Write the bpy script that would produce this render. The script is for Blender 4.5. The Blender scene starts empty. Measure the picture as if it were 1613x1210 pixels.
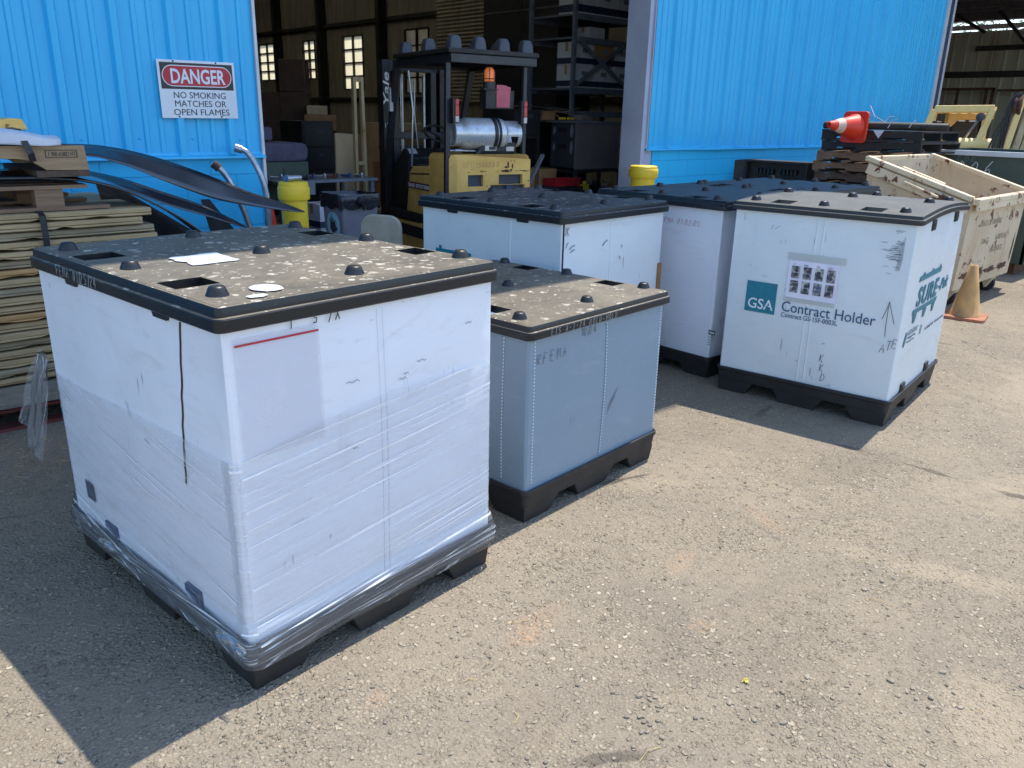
import bpy, bmesh, math, random
from mathutils import Vector, Matrix, noise

# ------------------------------------------------------------------ camera, sky, sun
SC = bpy.context.scene
COL = SC.collection
rad = math.radians
TURN = rad(43)                      # the front wall runs along +X, the yard lies at smaller Y
CAM_H = 1.7095
PITCH, ROLL, FPX = rad(18.573), rad(1.2927), 1256.08

cam_data = bpy.data.cameras.new("camera")
cam = bpy.data.objects.new("camera", cam_data)
COL.objects.link(cam)
SC.camera = cam
cam_data.sensor_fit = 'HORIZONTAL'
cam_data.sensor_width = 36.0
cam_data.lens = 36.0 * FPX / 1613.0
cam_data.clip_start = 0.05
cam_data.clip_end = 2000
_cp, _sp, _cr, _sr = math.cos(PITCH), math.sin(PITCH), math.cos(ROLL), math.sin(ROLL)
_turn = Matrix.Rotation(-TURN, 3, 'Z')
_r = _turn @ Vector((_cr, _sr * _sp, _sr * _cp))
_u = _turn @ Vector((-_sr, _cr * _sp, _cr * _cp))
_f = _turn @ Vector((0, _cp, -_sp))
cam.matrix_world = Matrix(((_r.x, _u.x, -_f.x, 0), (_r.y, _u.y, -_f.y, 0), (_r.z, _u.z, -_f.z, CAM_H), (0, 0, 0, 1)))

SUN_EL, SUN_AZ = 69.6, 4.9          # azimuth measured from +X towards +Y
world = bpy.data.worlds.new("World")
SC.world = world
world.use_nodes = True
wn = world.node_tree
sky = wn.nodes.new("ShaderNodeTexSky")
sky.sky_type = 'NISHITA'
sky.sun_disc = False
sky.sun_elevation = rad(SUN_EL)
sky.sun_rotation = rad(90 - SUN_AZ)
sky.air_density = 1.0
sky.dust_density = 0.4
sky.ozone_density = 1.4
wn.links.new(sky.outputs[0], wn.nodes["Background"].inputs[0])
wn.nodes["Background"].inputs[1].default_value = 0.15

sun_data = bpy.data.lights.new("sun", 'SUN')
sun_data.energy = 2.6
sun_data.angle = rad(0.53)
sun_data.color = (1.0, 0.94, 0.84)
sun = bpy.data.objects.new("sun", sun_data)
COL.objects.link(sun)
_s = Vector((math.cos(rad(SUN_EL)) * math.cos(rad(SUN_AZ)), math.cos(rad(SUN_EL)) * math.sin(rad(SUN_AZ)), math.sin(rad(SUN_EL))))
sun.rotation_euler = _s.to_track_quat('Z', 'Y').to_euler()
sun.location = _s * 30

SC.view_settings.view_transform = 'Standard'
SC.view_settings.look = 'None'
SC.view_settings.gamma = 1.0
SC.view_settings.use_curve_mapping = False
SC.view_settings.exposure = 1.36
SC.render.resolution_x, SC.render.resolution_y = 1024, 768
random.seed(7)
SC.cycles.max_bounces = 7
SC.cycles.diffuse_bounces = 4
SC.cycles.glossy_bounces = 3
SC.cycles.transmission_bounces = 3
SC.cycles.transparent_max_bounces = 12


# ------------------------------------------------------------------ materials
def hexlin(r, g, b):
    def f(c):
        c /= 255.0
        return c / 12.92 if c <= 0.04045 else ((c + 0.055) / 1.055) ** 2.4
    return (f(r), f(g), f(b), 1)

class NT:
    """small wrapper round a material's node tree"""
    def __init__(self, name):
        self.m = bpy.data.materials.new(name)
        self.m.use_nodes = True
        self.t = self.m.node_tree
        self.b = self.t.nodes["Principled BSDF"]
        self.out = self.t.nodes["Material Output"]
        self.tc = None
    def n(self, typ, **kw):
        o = self.t.nodes.new(typ)
        for k, v in kw.items():
            setattr(o, k, v)
        return o
    def l(self, a, b):
        self.t.links.new(a, b)
    def coord(self, kind='Object', scale=(1, 1, 1), rot=(0, 0, 0)):
        if self.tc is None:
            self.tc = self.n("ShaderNodeTexCoord")
        mp = self.n("ShaderNodeMapping")
        mp.inputs['Scale'].default_value = scale
        mp.inputs['Rotation'].default_value = rot
        self.l(self.tc.outputs[kind], mp.inputs['Vector'])
        return mp.outputs[0]
    def noise(self, vec, scale, detail=4, rough=0.55, dist=0.0):
        o = self.n("ShaderNodeTexNoise")
        o.inputs['Scale'].default_value = scale
        o.inputs['Detail'].default_value = detail
        o.inputs['Roughness'].default_value = rough
        o.inputs['Distortion'].default_value = dist
        self.l(vec, o.inputs['Vector'])
        return o.outputs[0]
    def voro(self, vec, scale, feature='F1', rnd=1.0, out='Distance'):
        o = self.n("ShaderNodeTexVoronoi", feature=feature)
        o.inputs['Scale'].default_value = scale
        o.inputs['Randomness'].default_value = rnd
        self.l(vec, o.inputs['Vector'])
        return o.outputs[out]
    def ramp(self, fac, stops):
        o = self.n("ShaderNodeValToRGB")
        e = o.color_ramp.elements
        while len(e) < len(stops):
            e.new(0.5)
        for i, (p, c) in enumerate(stops):
            e[i].position = p
            if not hasattr(c, '__len__'):
                c = (c, c, c, 1)
            elif len(c) == 3:
                c = (*c, 1)
            e[i].color = c
        self.l(fac, o.inputs[0])
        return o.outputs[0]
    def mix(self, fac, a, b, mode='MIX'):
        o = self.n("ShaderNodeMix", data_type='RGBA', blend_type=mode)
        for inp, v in ((o.inputs[0], fac), (o.inputs[6], a), (o.inputs[7], b)):
            if hasattr(v, 'links'):
                self.l(v, inp)
            elif hasattr(v, '__len__'):
                inp.default_value = v if len(v) == 4 else (*v, 1)
            else:
                inp.default_value = v
        return o.outputs[2]
    def math(self, op, a, b=0.0):
        o = self.n("ShaderNodeMath", operation=op)
        for inp, v in ((o.inputs[0], a), (o.inputs[1], b)):
            if hasattr(v, 'links'):
                self.l(v, inp)
            else:
                inp.default_value = v
        return o.outputs[0]
    def bump(self, height, strength=0.3, dist=0.01, prev=None):
        o = self.n("ShaderNodeBump")
        o.inputs['Strength'].default_value = strength
        o.inputs['Distance'].default_value = dist
        self.l(height, o.inputs['Height'])
        if prev is not None:
            self.l(prev, o.inputs['Normal'])
        self.l(o.outputs[0], self.b.inputs['Normal'])
        return o.outputs[0]
    def set(self, color=None, rough=None, metal=None, spec=None):
        for key, v in (('Base Color', color), ('Roughness', rough), ('Metallic', metal), ('Specular IOR Level', spec)):
            if v is None:
                continue
            if hasattr(v, 'links'):
                self.l(v, self.b.inputs[key])
            elif hasattr(v, '__len__'):
                self.b.inputs[key].default_value = v if len(v) == 4 else (*v, 1)
            else:
                self.b.inputs[key].default_value = v
        return self

def plain(name, c1, c2=None, scale=6, rough=0.5, metal=0.0, bump=0.0, bscale=60, stretch=(1, 1, 1), speck=None, spec=None):
    """paint, plastic or metal with soft mottling, roughness change and optional specks of wear"""
    k = NT(name)
    v = k.coord('Object', stretch)
    c2 = c2 or tuple(x * 0.8 for x in c1[:3])
    f = k.ramp(k.noise(v, scale, 6, 0.6, 0.3), [(0.34, 0.0), (0.66, 1.0)])
    col = k.mix(f, c1, c2)
    if speck:
        s = k.ramp(k.noise(v, speck[1], 5, 0.7), [(speck[2], 0.0), (speck[2] + 0.03, 1.0)])
        col = k.mix(s, col, speck[0])
    k.set(col, None, metal, spec)
    r = k.ramp(k.noise(v, scale * 3, 3), [(0.3, rough * 0.85), (0.7, min(1, rough * 1.15))])
    k.l(r, k.b.inputs['Roughness'])
    if bump:
        k.bump(k.noise(v, bscale, 4), bump, 0.004)
    return k.m

def wood(name, light, dark, axis='X', scale=3.0):
    k = NT(name)
    st = {'X': (1, 14, 14), 'Y': (14, 1, 14), 'Z': (14, 14, 1)}[axis]
    v = k.coord('Object', st)
    g = k.noise(v, scale, 8, 0.65, 0.6)
    w = k.noise(k.coord('Object', (1, 1, 1)), 2.2, 4)
    col = k.mix(k.ramp(g, [(0.3, 0.0), (0.72, 1.0)]), dark, light)
    col = k.mix(k.ramp(w, [(0.4, 0.0), (0.75, 0.55)]), col, tuple(x * 0.55 for x in dark[:3]))
    k.set(col, 0.82)
    k.bump(g, 0.35, 0.004)
    return k.m

M = {}
# --- ground
def ground_material():
    k = NT("worn_asphalt")
    v = k.coord('Object')
    big = k.noise(v, 0.55, 5, 0.6, 0.4)
    mid = k.noise(v, 2.6, 6, 0.65, 0.5)
    fine = k.noise(v, 130, 3, 0.7)
    col = k.mix(k.ramp(big, [(0.36, 0.0), (0.64, 1.0)]), hexlin(138, 128, 112), hexlin(121, 112, 100))
    col = k.mix(k.ramp(mid, [(0.35, 0.0), (0.7, 0.55)]), col, hexlin(152, 139, 119))
    dust = k.ramp(k.noise(k.coord('Object', (1, 1, 1), (0, 0, 0.5)), 0.9, 6, 0.62, 1.2), [(0.56, 0.0), (0.68, 0.6)])
    col = k.mix(dust, col, hexlin(158, 144, 122))
    vc = k.n("ShaderNodeTexVoronoi", feature='F1')
    vc.inputs['Scale'].default_value = 74
    k.l(v, vc.inputs['Vector'])
    sep = k.n("ShaderNodeSeparateColor")
    k.l(vc.outputs['Color'], sep.inputs[0])
    stone = k.ramp(sep.outputs[0], [(0.0, hexlin(112, 103, 92)), (0.45, hexlin(146, 134, 116)), (0.85, hexlin(168, 156, 136)), (1.0, hexlin(190, 178, 158))])
    smask = k.ramp(vc.outputs['Distance'], [(0.25, 1.0), (0.55, 0.0)])
    wear = k.ramp(k.noise(v, 1.7, 5, 0.6), [(0.38, 0.25), (0.62, 0.8)])
    col = k.mix(k.math('MULTIPLY', smask, wear), col, stone)
    col = k.mix(k.ramp(fine, [(0.42, 0.36), (0.56, 0.0)]), col, hexlin(92, 84, 73))
    vb = k.n("ShaderNodeTexVoronoi", feature='F1')
    vb.inputs['Scale'].default_value = 38
    wn_ = k.n("ShaderNodeTexNoise")
    wn_.inputs['Scale'].default_value = 60
    k.l(v, wn_.inputs['Vector'])
    wa = k.n("ShaderNodeMix", data_type='VECTOR')
    wa.inputs[0].default_value = 0.028
    k.l(v, wa.inputs[4])
    k.l(wn_.outputs['Color'], wa.inputs[5])
    k.l(wa.outputs[1], vb.inputs['Vector'])
    sb = k.n("ShaderNodeSeparateColor")
    k.l(vb.outputs['Color'], sb.inputs[0])
    keep = k.math('GREATER_THAN', sb.outputs[1], 0.55)
    bm_ = k.math('MULTIPLY', k.math('MULTIPLY', k.ramp(vb.outputs['Distance'], [(0.28, 1.0), (0.42, 0.0)]), keep), k.ramp(k.noise(v, 1.1, 4, 0.6), [(0.36, 0.15), (0.6, 1.0)]))
    edge = k.math('MULTIPLY', k.math('MULTIPLY', k.ramp(vb.outputs['Distance'], [(0.30, 0.0), (0.42, 1.0), (0.56, 0.0)]), keep), 0.3)
    col = k.mix(edge, col, hexlin(76, 70, 62))
    col = k.mix(bm_, col, k.ramp(sb.outputs[0], [(0.0, hexlin(116, 106, 94)), (0.5, hexlin(150, 138, 120)), (1.0, hexlin(178, 166, 146))]))
    rust = k.ramp(k.noise(v, 1.35, 6, 0.7, 0.8), [(0.70, 0.0), (0.78, 0.55)])
    col = k.mix(rust, col, hexlin(168, 120, 84))
    # spilled rust and worn smooth places in the yard
    def blot(x, y, rx, ry, turn, soft):
        mp = k.n("ShaderNodeMapping", vector_type='TEXTURE')
        mp.inputs['Location'].default_value = (x, y, 0)
        mp.inputs['Rotation'].default_value = (0, 0, turn)
        mp.inputs['Scale'].default_value = (rx, ry, 1)
        k.l(v, mp.inputs[0])
        le = k.n("ShaderNodeVectorMath", operation='LENGTH')
        k.l(mp.outputs[0], le.inputs[0])
        nn = k.math('MULTIPLY', k.math('SUBTRACT', k.noise(v, 9 / max(rx, .12) ** .5, 6, 0.7), 0.5), 1.9)
        return k.ramp(k.math('ADD', le.outputs['Value'], nn), [(0.45, soft), (1.0, 0.0)])
    for x, y, rx, ry, t_ in ((3.18, .92, .42, .10, -1.2), (2.45, .45, .30, .16, .4), (4.6, .6, .9, .35, -.6), (6.2, 1.2, 1.1, .5, .2), (1.0, .85, .5, .25, .9)):
        col = k.mix(blot(x, y, rx, ry, t_, .55), col, hexlin(156, 142, 121))
    for x, y, rx, ry, t_ in ((2.3, 1.05, .55, .22, .5), (3.9, 1.6, .5, .2, -.3), (1.35, 1.35, .3, .12, .8)):
        col = k.mix(blot(x, y, rx, ry, t_, .14), col, hexlin(98, 88, 74))
    for x, y, rx, ry, t_ in ((1.72, 1.70, .17, .05, .2), (1.66, 1.66, .06, .04, .9), (2.47, 1.61, .12, .04, .3), (3.05, 1.57, .13, .035, 1.1), (1.09, 1.74, .05, .03, .5), (2.16, 1.30, .05, .03, .2)):
        brk = k.ramp(k.noise(v, 42, 5, 0.75), [(0.42, 0.0), (0.62, 1.0)])
        col = k.mix(k.math('MULTIPLY', blot(x, y, rx * 1.25, ry * 1.4, t_, .62), k.math('MULTIPLY', brk, .6)), col, hexlin(176, 138, 102))
    # thin cracks
    ck = k.voro(k.coord('Object', (1, 1, 1)), 0.75, 'DISTANCE_TO_EDGE')
    nz = k.noise(v, 5, 5)
    crack = k.ramp(k.math('ADD', ck, k.math('MULTIPLY', k.math('SUBTRACT', nz, 0.5), 0.11)), [(0.0, 1.0), (0.008, 0.0)])
    crack = k.math('MULTIPLY', crack, k.ramp(k.noise(v, 0.8, 3), [(0.5, 0.0), (0.6, 0.75)]))
    col = k.mix(crack, col, hexlin(62, 58, 54))
    k.set(col, 0.93, 0, 0.25)
    h1 = k.ramp(vc.outputs['Distance'], [(0.0, 1.0), (0.6, 0.0)])
    n0 = k.bump(bm_, 0.7, 0.011)
    n1 = k.bump(k.math('MULTIPLY', h1, wear), 0.85, 0.011, n0)
    n2 = k.bump(k.voro(v, 175), 0.5, 0.005, n1)
    k.bump(k.noise(v, 7, 5, 0.6), 0.5, 0.03, n2)
    return k.m
M['ground'] = ground_material()
M['stone'] = plain("gravel_stone", hexlin(152, 142, 126), hexlin(112, 104, 92), 14, 0.9, bump=0.4, bscale=150)
M['straw'] = plain("dry_straw", hexlin(196, 172, 118), hexlin(160, 132, 84), 30, 0.8)
M['weed'] = plain("yellow_weed", hexlin(206, 190, 96), hexlin(168, 156, 72), 40, 0.7)

# --- building
def siding_material(name, c1, c2):
    k = NT(name)
    v = k.coord('Object', (1, 1, 0.25))
    f = k.ramp(k.noise(v, 2.2, 5, 0.6), [(0.35, 0.0), (0.7, 1.0)])
    col = k.mix(f, c1, c2)
    dirt = k.ramp(k.noise(k.coord('Object', (9, 9, 0.7)), 1.5, 6, 0.7), [(0.62, 0.0), (0.8, 0.22)])
    col = k.mix(dirt, col, hexlin(70, 100, 130))
    k.set(col, 0.42, 0, 0.4)
    k.bump(k.noise(k.coord('Object', (2, 2, 1)), 2.5, 3), 0.25, 0.02)
    return k.m
M['blue'] = siding_material("blue_siding_paint", hexlin(64, 186, 236), hexlin(52, 176, 230))
def block_material():
    k = NT("blue_painted_block")
    tc = k.n("ShaderNodeTexCoord")
    sx = k.n("ShaderNodeSeparateXYZ")
    cx = k.n("ShaderNodeCombineXYZ")
    k.l(tc.outputs['Object'], sx.inputs[0])
    k.l(sx.outputs[0], cx.inputs[0])
    k.l(sx.outputs[2], cx.inputs[1])
    br = k.n("ShaderNodeTexBrick")
    br.inputs['Scale'].default_value = 1.0
    br.inputs['Brick Width'].default_value = 0.406
    br.inputs['Row Height'].default_value = 0.203
    br.inputs['Mortar Size'].default_value = 0.006
    br.inputs['Mortar Smooth'].default_value = 0.6
    br.inputs['Color1'].default_value = hexlin(38, 180, 234)
    br.inputs['Color2'].default_value = hexlin(44, 184, 236)
    br.inputs['Mortar'].default_value = hexlin(34, 162, 216)
    k.l(cx.outputs[0], br.inputs['Vector'])
    k.set(br.outputs['Color'], 0.6)
    n1 = k.bump(k.math('SUBTRACT', 1.0, br.outputs['Fac']), 0.5, 0.008)
    k.bump(k.noise(tc.outputs['Object'], 60, 4), 0.35, 0.006, n1)
    return k.m
M['block'] = block_material()
M['trim_white'] = plain("white_trim_metal", hexlin(205, 208, 214), hexlin(188, 192, 200), 3, 0.4)
M['jamb'] = plain("grey_jamb_paint", hexlin(170, 178, 200), hexlin(150, 158, 182), 2, 0.5, speck=(hexlin(90, 92, 100), 14, 0.7))
M['interior_wall'] = plain("dusty_interior_sheet", hexlin(150, 142, 128), hexlin(122, 116, 106), 1.5, 0.7, stretch=(3, 3, 0.5))
M['interior_dark'] = plain("dark_interior_steel", hexlin(46, 44, 46), hexlin(30, 30, 34), 3, 0.5)
M['concrete'] = plain("oily_concrete", hexlin(98, 94, 90), hexlin(66, 63, 60), 1.2, 0.75, bump=0.3, bscale=30)
M['roof_under'] = plain("shed_roof_sheet", hexlin(104, 100, 104), hexlin(84, 80, 86), 1.0, 0.7, stretch=(0.3, 6, 1))
def shed_wall_material():
    k = NT("shed_wall_sheet")
    v = k.coord('Object', (1, 1, 0.06))
    col = k.mix(k.ramp(k.noise(v, 3.2, 6, 0.7), [(0.42, 0.0), (0.7, 0.9)]), hexlin(172, 172, 164), hexlin(142, 126, 110))
    k.set(col, 0.6)
    return k.m
M['shed_wall'] = shed_wall_material()
def frosted():
    k = NT("hazy_window_glass")
    tr = k.n("ShaderNodeBsdfTranslucent")
    tr.inputs[0].default_value = (0.92, 0.88, 0.72, 1)
    gl = k.n("ShaderNodeBsdfTransparent")
    gl.inputs[0].default_value = (0.95, 0.93, 0.8, 1)
    mx = k.n("ShaderNodeMixShader")
    v = k.coord('Object')
    k.l(k.ramp(k.noise(v, 2.5, 4), [(0.3, 0.15), (0.7, 0.35)]), mx.inputs[0])
    k.l(tr.outputs[0], mx.inputs[1])
    k.l(gl.outputs[0], mx.inputs[2])
    k.l(mx.outputs[0], k.out.inputs[0])
    return k.m
M['pane'] = frosted()

# --- containers
def white_plastic(name, c, dirt, amt=0.5, seed=0.0):
    k = NT(name)
    v = k.coord('Object')
    col = k.mix(k.ramp(k.noise(v, 1.6, 5, 0.6), [(0.35, 0.0), (0.7, 1.0)]), c, tuple(x * 0.93 for x in c[:3]))
    mp = k.coord('Object', (1.0, 1.0, 3.5), (0, 0, seed))
    scuff = k.math('MULTIPLY', k.ramp(k.noise(mp, 7, 8, 0.75), [(0.60, 0.0), (0.68, 1.0)]), k.ramp(k.noise(v, 2.3, 2), [(0.5, 0.0), (0.68, amt)]))
    col = k.mix(scuff, col, dirt)
    hatch = k.math('MULTIPLY', k.ramp(k.noise(k.coord('Object', (60, 60, 5)), 1.2, 2), [(0.60, 0.0), (0.64, 1.0)]),
                   k.ramp(k.noise(v, 6.5, 2, 0.4), [(0.66, 0.0), (0.70, amt)]))
    col = k.mix(hatch, col, tuple(x * 0.5 for x in dirt[:3]))
    drip = k.math('MULTIPLY', k.ramp(k.noise(k.coord('Object', (34, 34, 1.6)), 1.4, 4, 0.6), [(0.60, 0.0), (0.72, 0.5)]), k.ramp(k.noise(v, 1.7, 3), [(0.48, 0.0), (0.66, amt)]))
    col = k.mix(drip, col, hexlin(176, 172, 164))
    smear = k.math('MULTIPLY', k.ramp(k.noise(k.coord('Object', (1.2, 1.2, 5), (0.3, 0.2, seed)), 3.5, 7, 0.7, 1.0), [(0.56, 0.0), (0.72, 0.45)]), amt)
    col = k.mix(smear, col, hexlin(182, 180, 178))
    k.set(col, None, 0, 0.45)
    k.l(k.ramp(k.noise(v, 5, 6, 0.7), [(0.3, 0.28), (0.7, 0.52)]), k.b.inputs['Roughness'])
    n1 = k.bump(k.noise(k.coord('Object', (160, 160, 0.6)), 1.0, 1), 0.05, 0.002)
    k.bump(k.noise(v, 2.6, 4), 0.42, 0.03, n1)
    return k.m
M['sleeve_white'] = white_plastic("white_sleeve_plastic", hexlin(226, 228, 236), hexlin(140, 136, 140), 0.6, 0.0)
M['sleeve_old'] = white_plastic("aged_white_sleeve_plastic", hexlin(216, 222, 226), hexlin(140, 140, 140), 0.5, 1.0)
M['sleeve_grey'] = white_plastic("grey_sleeve_plastic", hexlin(128, 146, 162), hexlin(92, 98, 106), 0.35, 2.0)
def lid_material(name, dusty, clean, fleck_thr, dust_amt, seed):
    k = NT(name)
    tc = k.n("ShaderNodeTexCoord")
    mp = k.n("ShaderNodeMapping")
    mp.inputs['Location'].default_value = (seed, seed * 0.7, 0)
    k.l(tc.outputs['Object'], mp.inputs[0])
    v = mp.outputs[0]
    geo = k.n("ShaderNodeNewGeometry")
    sp = k.n("ShaderNodeSeparateXYZ")
    k.l(geo.outputs['Normal'], sp.inputs[0])
    up = k.ramp(sp.outputs[2], [(0.75, 0.0), (0.95, 1.0)])
    dust = k.ramp(k.noise(v, 2.1, 6, 0.65, 0.8), [(0.25, dust_amt), (0.75, dust_amt * 0.35)])
    sm = k.ramp(k.noise(k.coord('Object', (1, 1, 1)), 9, 7, 0.7, 1.5), [(0.35, 0.7), (0.6, 1.0)])
    col = k.mix(k.math('MULTIPLY', k.math('MULTIPLY', dust, sm), up), clean, dusty)
    if fleck_thr:
        dv = k.n("ShaderNodeTexNoise")
        dv.inputs['Scale'].default_value = 26
        k.l(v, dv.inputs['Vector'])
        ad = k.n("ShaderNodeMix", data_type='VECTOR')
        ad.inputs[0].default_value = 0.045
        k.l(v, ad.inputs[4])
        k.l(dv.outputs['Color'], ad.inputs[5])
        vo = k.n("ShaderNodeTexVoronoi", feature='F1')
        vo.inputs['Scale'].default_value = 26
        k.l(ad.outputs[1], vo.inputs['Vector'])
        sep = k.n("ShaderNodeSeparateColor")
        k.l(vo.outputs['Color'], sep.inputs[0])
        size = k.ramp(sep.outputs[0], [(1.0 - fleck_thr, 0.02), (1.0, 0.52)])
        fl = k.math('GREATER_THAN', size, vo.outputs['Distance'])
        rg = k.math('GREATER_THAN', k.noise(v, 52, 4, 0.75), 0.43)
        fl = k.math('MULTIPLY', k.math('MULTIPLY', fl, rg), up)
        fa = k.ramp(k.noise(v, 17, 3), [(0.35, 0.15), (0.66, 0.95)])
        col = k.mix(k.math('MULTIPLY', fl, fa), col, hexlin(196, 190, 176))
        fine = k.math('MULTIPLY', k.ramp(k.noise(v, 48, 4, 0.65), [(0.64, 0.0), (0.66, 0.8)]), up)
        col = k.mix(fine, col, hexlin(200, 196, 186))
    scr = k.ramp(k.noise(k.coord('Object', (30, 2, 30), (0, 0, 0.6)), 3, 3), [(0.72, 0.0), (0.75, 0.35)])
    col = k.mix(scr, col, hexlin(120, 118, 114))
    k.set(col, None, 0, 0.4)
    k.l(k.ramp(k.math('MULTIPLY', dust, up), [(0.0, 0.38), (0.8, 0.75)]), k.b.inputs['Roughness'])
    k.bump(k.noise(v, 190, 3), 0.18, 0.003)
    return k.m
BLK = hexlin(27, 28, 31)
M['lid_flecked'] = lid_material("flecked_dusty_lid_plastic", hexlin(128, 119, 103), BLK, 0.5, 0.92, 0.0)
M['lid_flecked_fine'] = lid_material("sky_toned_dusty_lid_small_flecks", hexlin(96, 100, 104), BLK, 0.36, 0.75, 3.7)  # dust tinted bluish, the reflected sky painted into its colour
M['lid_scuffed'] = lid_material("scuffed_lid_plastic", hexlin(134, 124, 107), BLK, 0.2, 0.9, 7.1)
M['lid_bowed'] = lid_material("faded_lid_plastic", hexlin(116, 115, 108), hexlin(40, 44, 48), 0.0, 0.8, 5.3)
M['lid_clean'] = lid_material("sky_toned_black_lid_plastic", hexlin(78, 86, 94), hexlin(34, 39, 44), 0.0, 0.7, 9.2)  # blue-grey top tone puts the sky's reflection into the colour
M['black'] = plain("black_plastic", hexlin(34, 34, 36), hexlin(24, 24, 26), 5, 0.42, bump=0.12, bscale=120, speck=(hexlin(96, 94, 90), 18, 0.72))
M['black_dull'] = plain("dull_black_plastic", hexlin(30, 30, 32), hexlin(42, 41, 41), 4, 0.62, bump=0.15, bscale=90)
M['ink'] = plain("black_marker_ink", hexlin(40, 40, 46), hexlin(60, 60, 66), 60, 0.6)
M['ink_red'] = plain("red_marker_ink", hexlin(176, 62, 84), hexlin(196, 96, 112), 60, 0.6)
M['ink_silver'] = plain("silver_marker_ink", hexlin(168, 170, 172), hexlin(130, 132, 134), 60, 0.5)
M['teal'] = plain("teal_print", hexlin(28, 112, 132), hexlin(36, 122, 140), 20, 0.5)
M['print_grey'] = plain("grey_print", hexlin(92, 104, 116), hexlin(120, 130, 140), 40, 0.5)
M['dark_teal'] = plain("dark_teal_print", hexlin(30, 78, 112), hexlin(38, 88, 122), 20, 0.5)
M['white_print'] = plain("white_print", hexlin(226, 232, 234), hexlin(214, 220, 224), 20, 0.5)
M['paper'] = plain("printer_paper", hexlin(228, 226, 240), hexlin(216, 214, 230), 8, 0.5)
M['red_line'] = plain("red_pouch_strip", hexlin(186, 40, 58), hexlin(170, 36, 50), 10, 0.4)
M['crack'] = plain("torn_plastic_edge", hexlin(74, 58, 52), hexlin(44, 36, 34), 30, 0.8)
def clear_film(name, base_alpha, streak_alpha, tint, use_uv=True, rough=0.16):
    k = NT(name)
    tr = k.n("ShaderNodeBsdfTransparent")
    k.b.inputs['Base Color'].default_value = tint
    k.b.inputs['Roughness'].default_value = rough
    k.b.inputs['Specular IOR Level'].default_value = 0.8
    mx = k.n("ShaderNodeMixShader")
    kind = 'UV' if use_uv else 'Object'
    if streak_alpha < 0.2:
        k.l(k.ramp(k.noise(k.coord(kind), 5, 4), [(0.3, base_alpha), (0.7, base_alpha + streak_alpha)]), mx.inputs[0])
        k.l(tr.outputs[0], mx.inputs[1])
        k.l(k.b.outputs[0], mx.inputs[2])
        k.l(mx.outputs[0], k.out.inputs[0])
        return k.m
    s1 = k.noise(k.coord(kind, (0.55, 11, 11)), 2.0, 7, 0.62, 0.7)
    s2 = k.noise(k.coord(kind, (0.30, 46, 46)), 1.5, 2, 0.5, 0.15)
    patch = k.ramp(k.noise(k.coord(kind, (1, 2.5, 1)), 2.6, 4), [(0.38, 0.15), (0.62, 1.0)])
    st = k.ramp(s1, [(0.50, 0.0), (0.72, 1.0)])
    thin = k.ramp(s2, [(0.575, 0.0), (0.62, 1.0)])
    f = k.math('ADD', base_alpha, k.math('MULTIPLY', k.math('MULTIPLY', k.math('MAXIMUM', k.math('MULTIPLY', st, 0.5), thin), patch), streak_alpha))
    k.l(f, mx.inputs[0])
    k.l(tr.outputs[0], mx.inputs[1])
    k.l(k.b.outputs[0], mx.inputs[2])
    gl = k.n("ShaderNodeBsdfGlossy")
    gl.inputs['Roughness'].default_value = 0.13
    gl.inputs['Color'].default_value = (0.95, 0.97, 1, 1)
    fr = k.n("ShaderNodeFresnel")
    fr.inputs['IOR'].default_value = 1.2
    m2 = k.n("ShaderNodeMixShader")
    k.l(fr.outputs[0], m2.inputs[0])
    k.l(mx.outputs[0], m2.inputs[1])
    k.l(gl.outputs[0], m2.inputs[2])
    k.l(m2.outputs[0], k.out.inputs[0])
    bp = k.n("ShaderNodeBump")
    bp.inputs['Strength'].default_value = 0.8
    bp.inputs['Distance'].default_value = 0.006
    k.l(k.math('ADD', s1, k.math('MULTIPLY', s2, 0.4)), bp.inputs['Height'])
    for sock in (k.b.inputs['Normal'], gl.inputs['Normal'], fr.inputs['Normal']):
        k.l(bp.outputs[0], sock)
    return k.m
M['film'] = clear_film("stretch_film", 0.06, 0.8, (0.93, 0.95, 0.99, 1), rough=0.12)
M['film_band'] = clear_film("layered_stretch_film", 0.04, 0.8, (0.90, 0.93, 0.98, 1), rough=0.1)
M['film_tail'] = clear_film("loose_stretch_film", 0.10, 0.6, (0.78, 0.84, 0.92, 1))
M['pouch'] = clear_film("document_pouch_film", 0.34, 0.08, (0.66, 0.66, 0.74, 1), False, 0.12)
M['tape'] = clear_film("clear_tape", 0.55, 0.1, (0.56, 0.58, 0.56, 1), False, 0.25)
def photo_mat(name, seed):
    k = NT(name)
    v = k.coord('Object', (1, 1, 1), (seed, seed * 1.7, seed * 0.6))
    k.set(k.ramp(k.noise(v, 34, 3, 0.6), [(0.36, hexlin(52, 52, 62)), (0.5, hexlin(128, 126, 130)), (0.62, hexlin(196, 192, 190))]), 0.45)
    return k.m
M['photo'] = photo_mat("printed_photo", 0.4)
M['photo_blue'] = plain("blue_photo_print", hexlin(44, 84, 140), hexlin(110, 110, 112), 40, 0.45)
M['photo_dark'] = plain("dark_photo_print", hexlin(56, 56, 66), hexlin(84, 82, 88), 40, 0.45)

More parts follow.
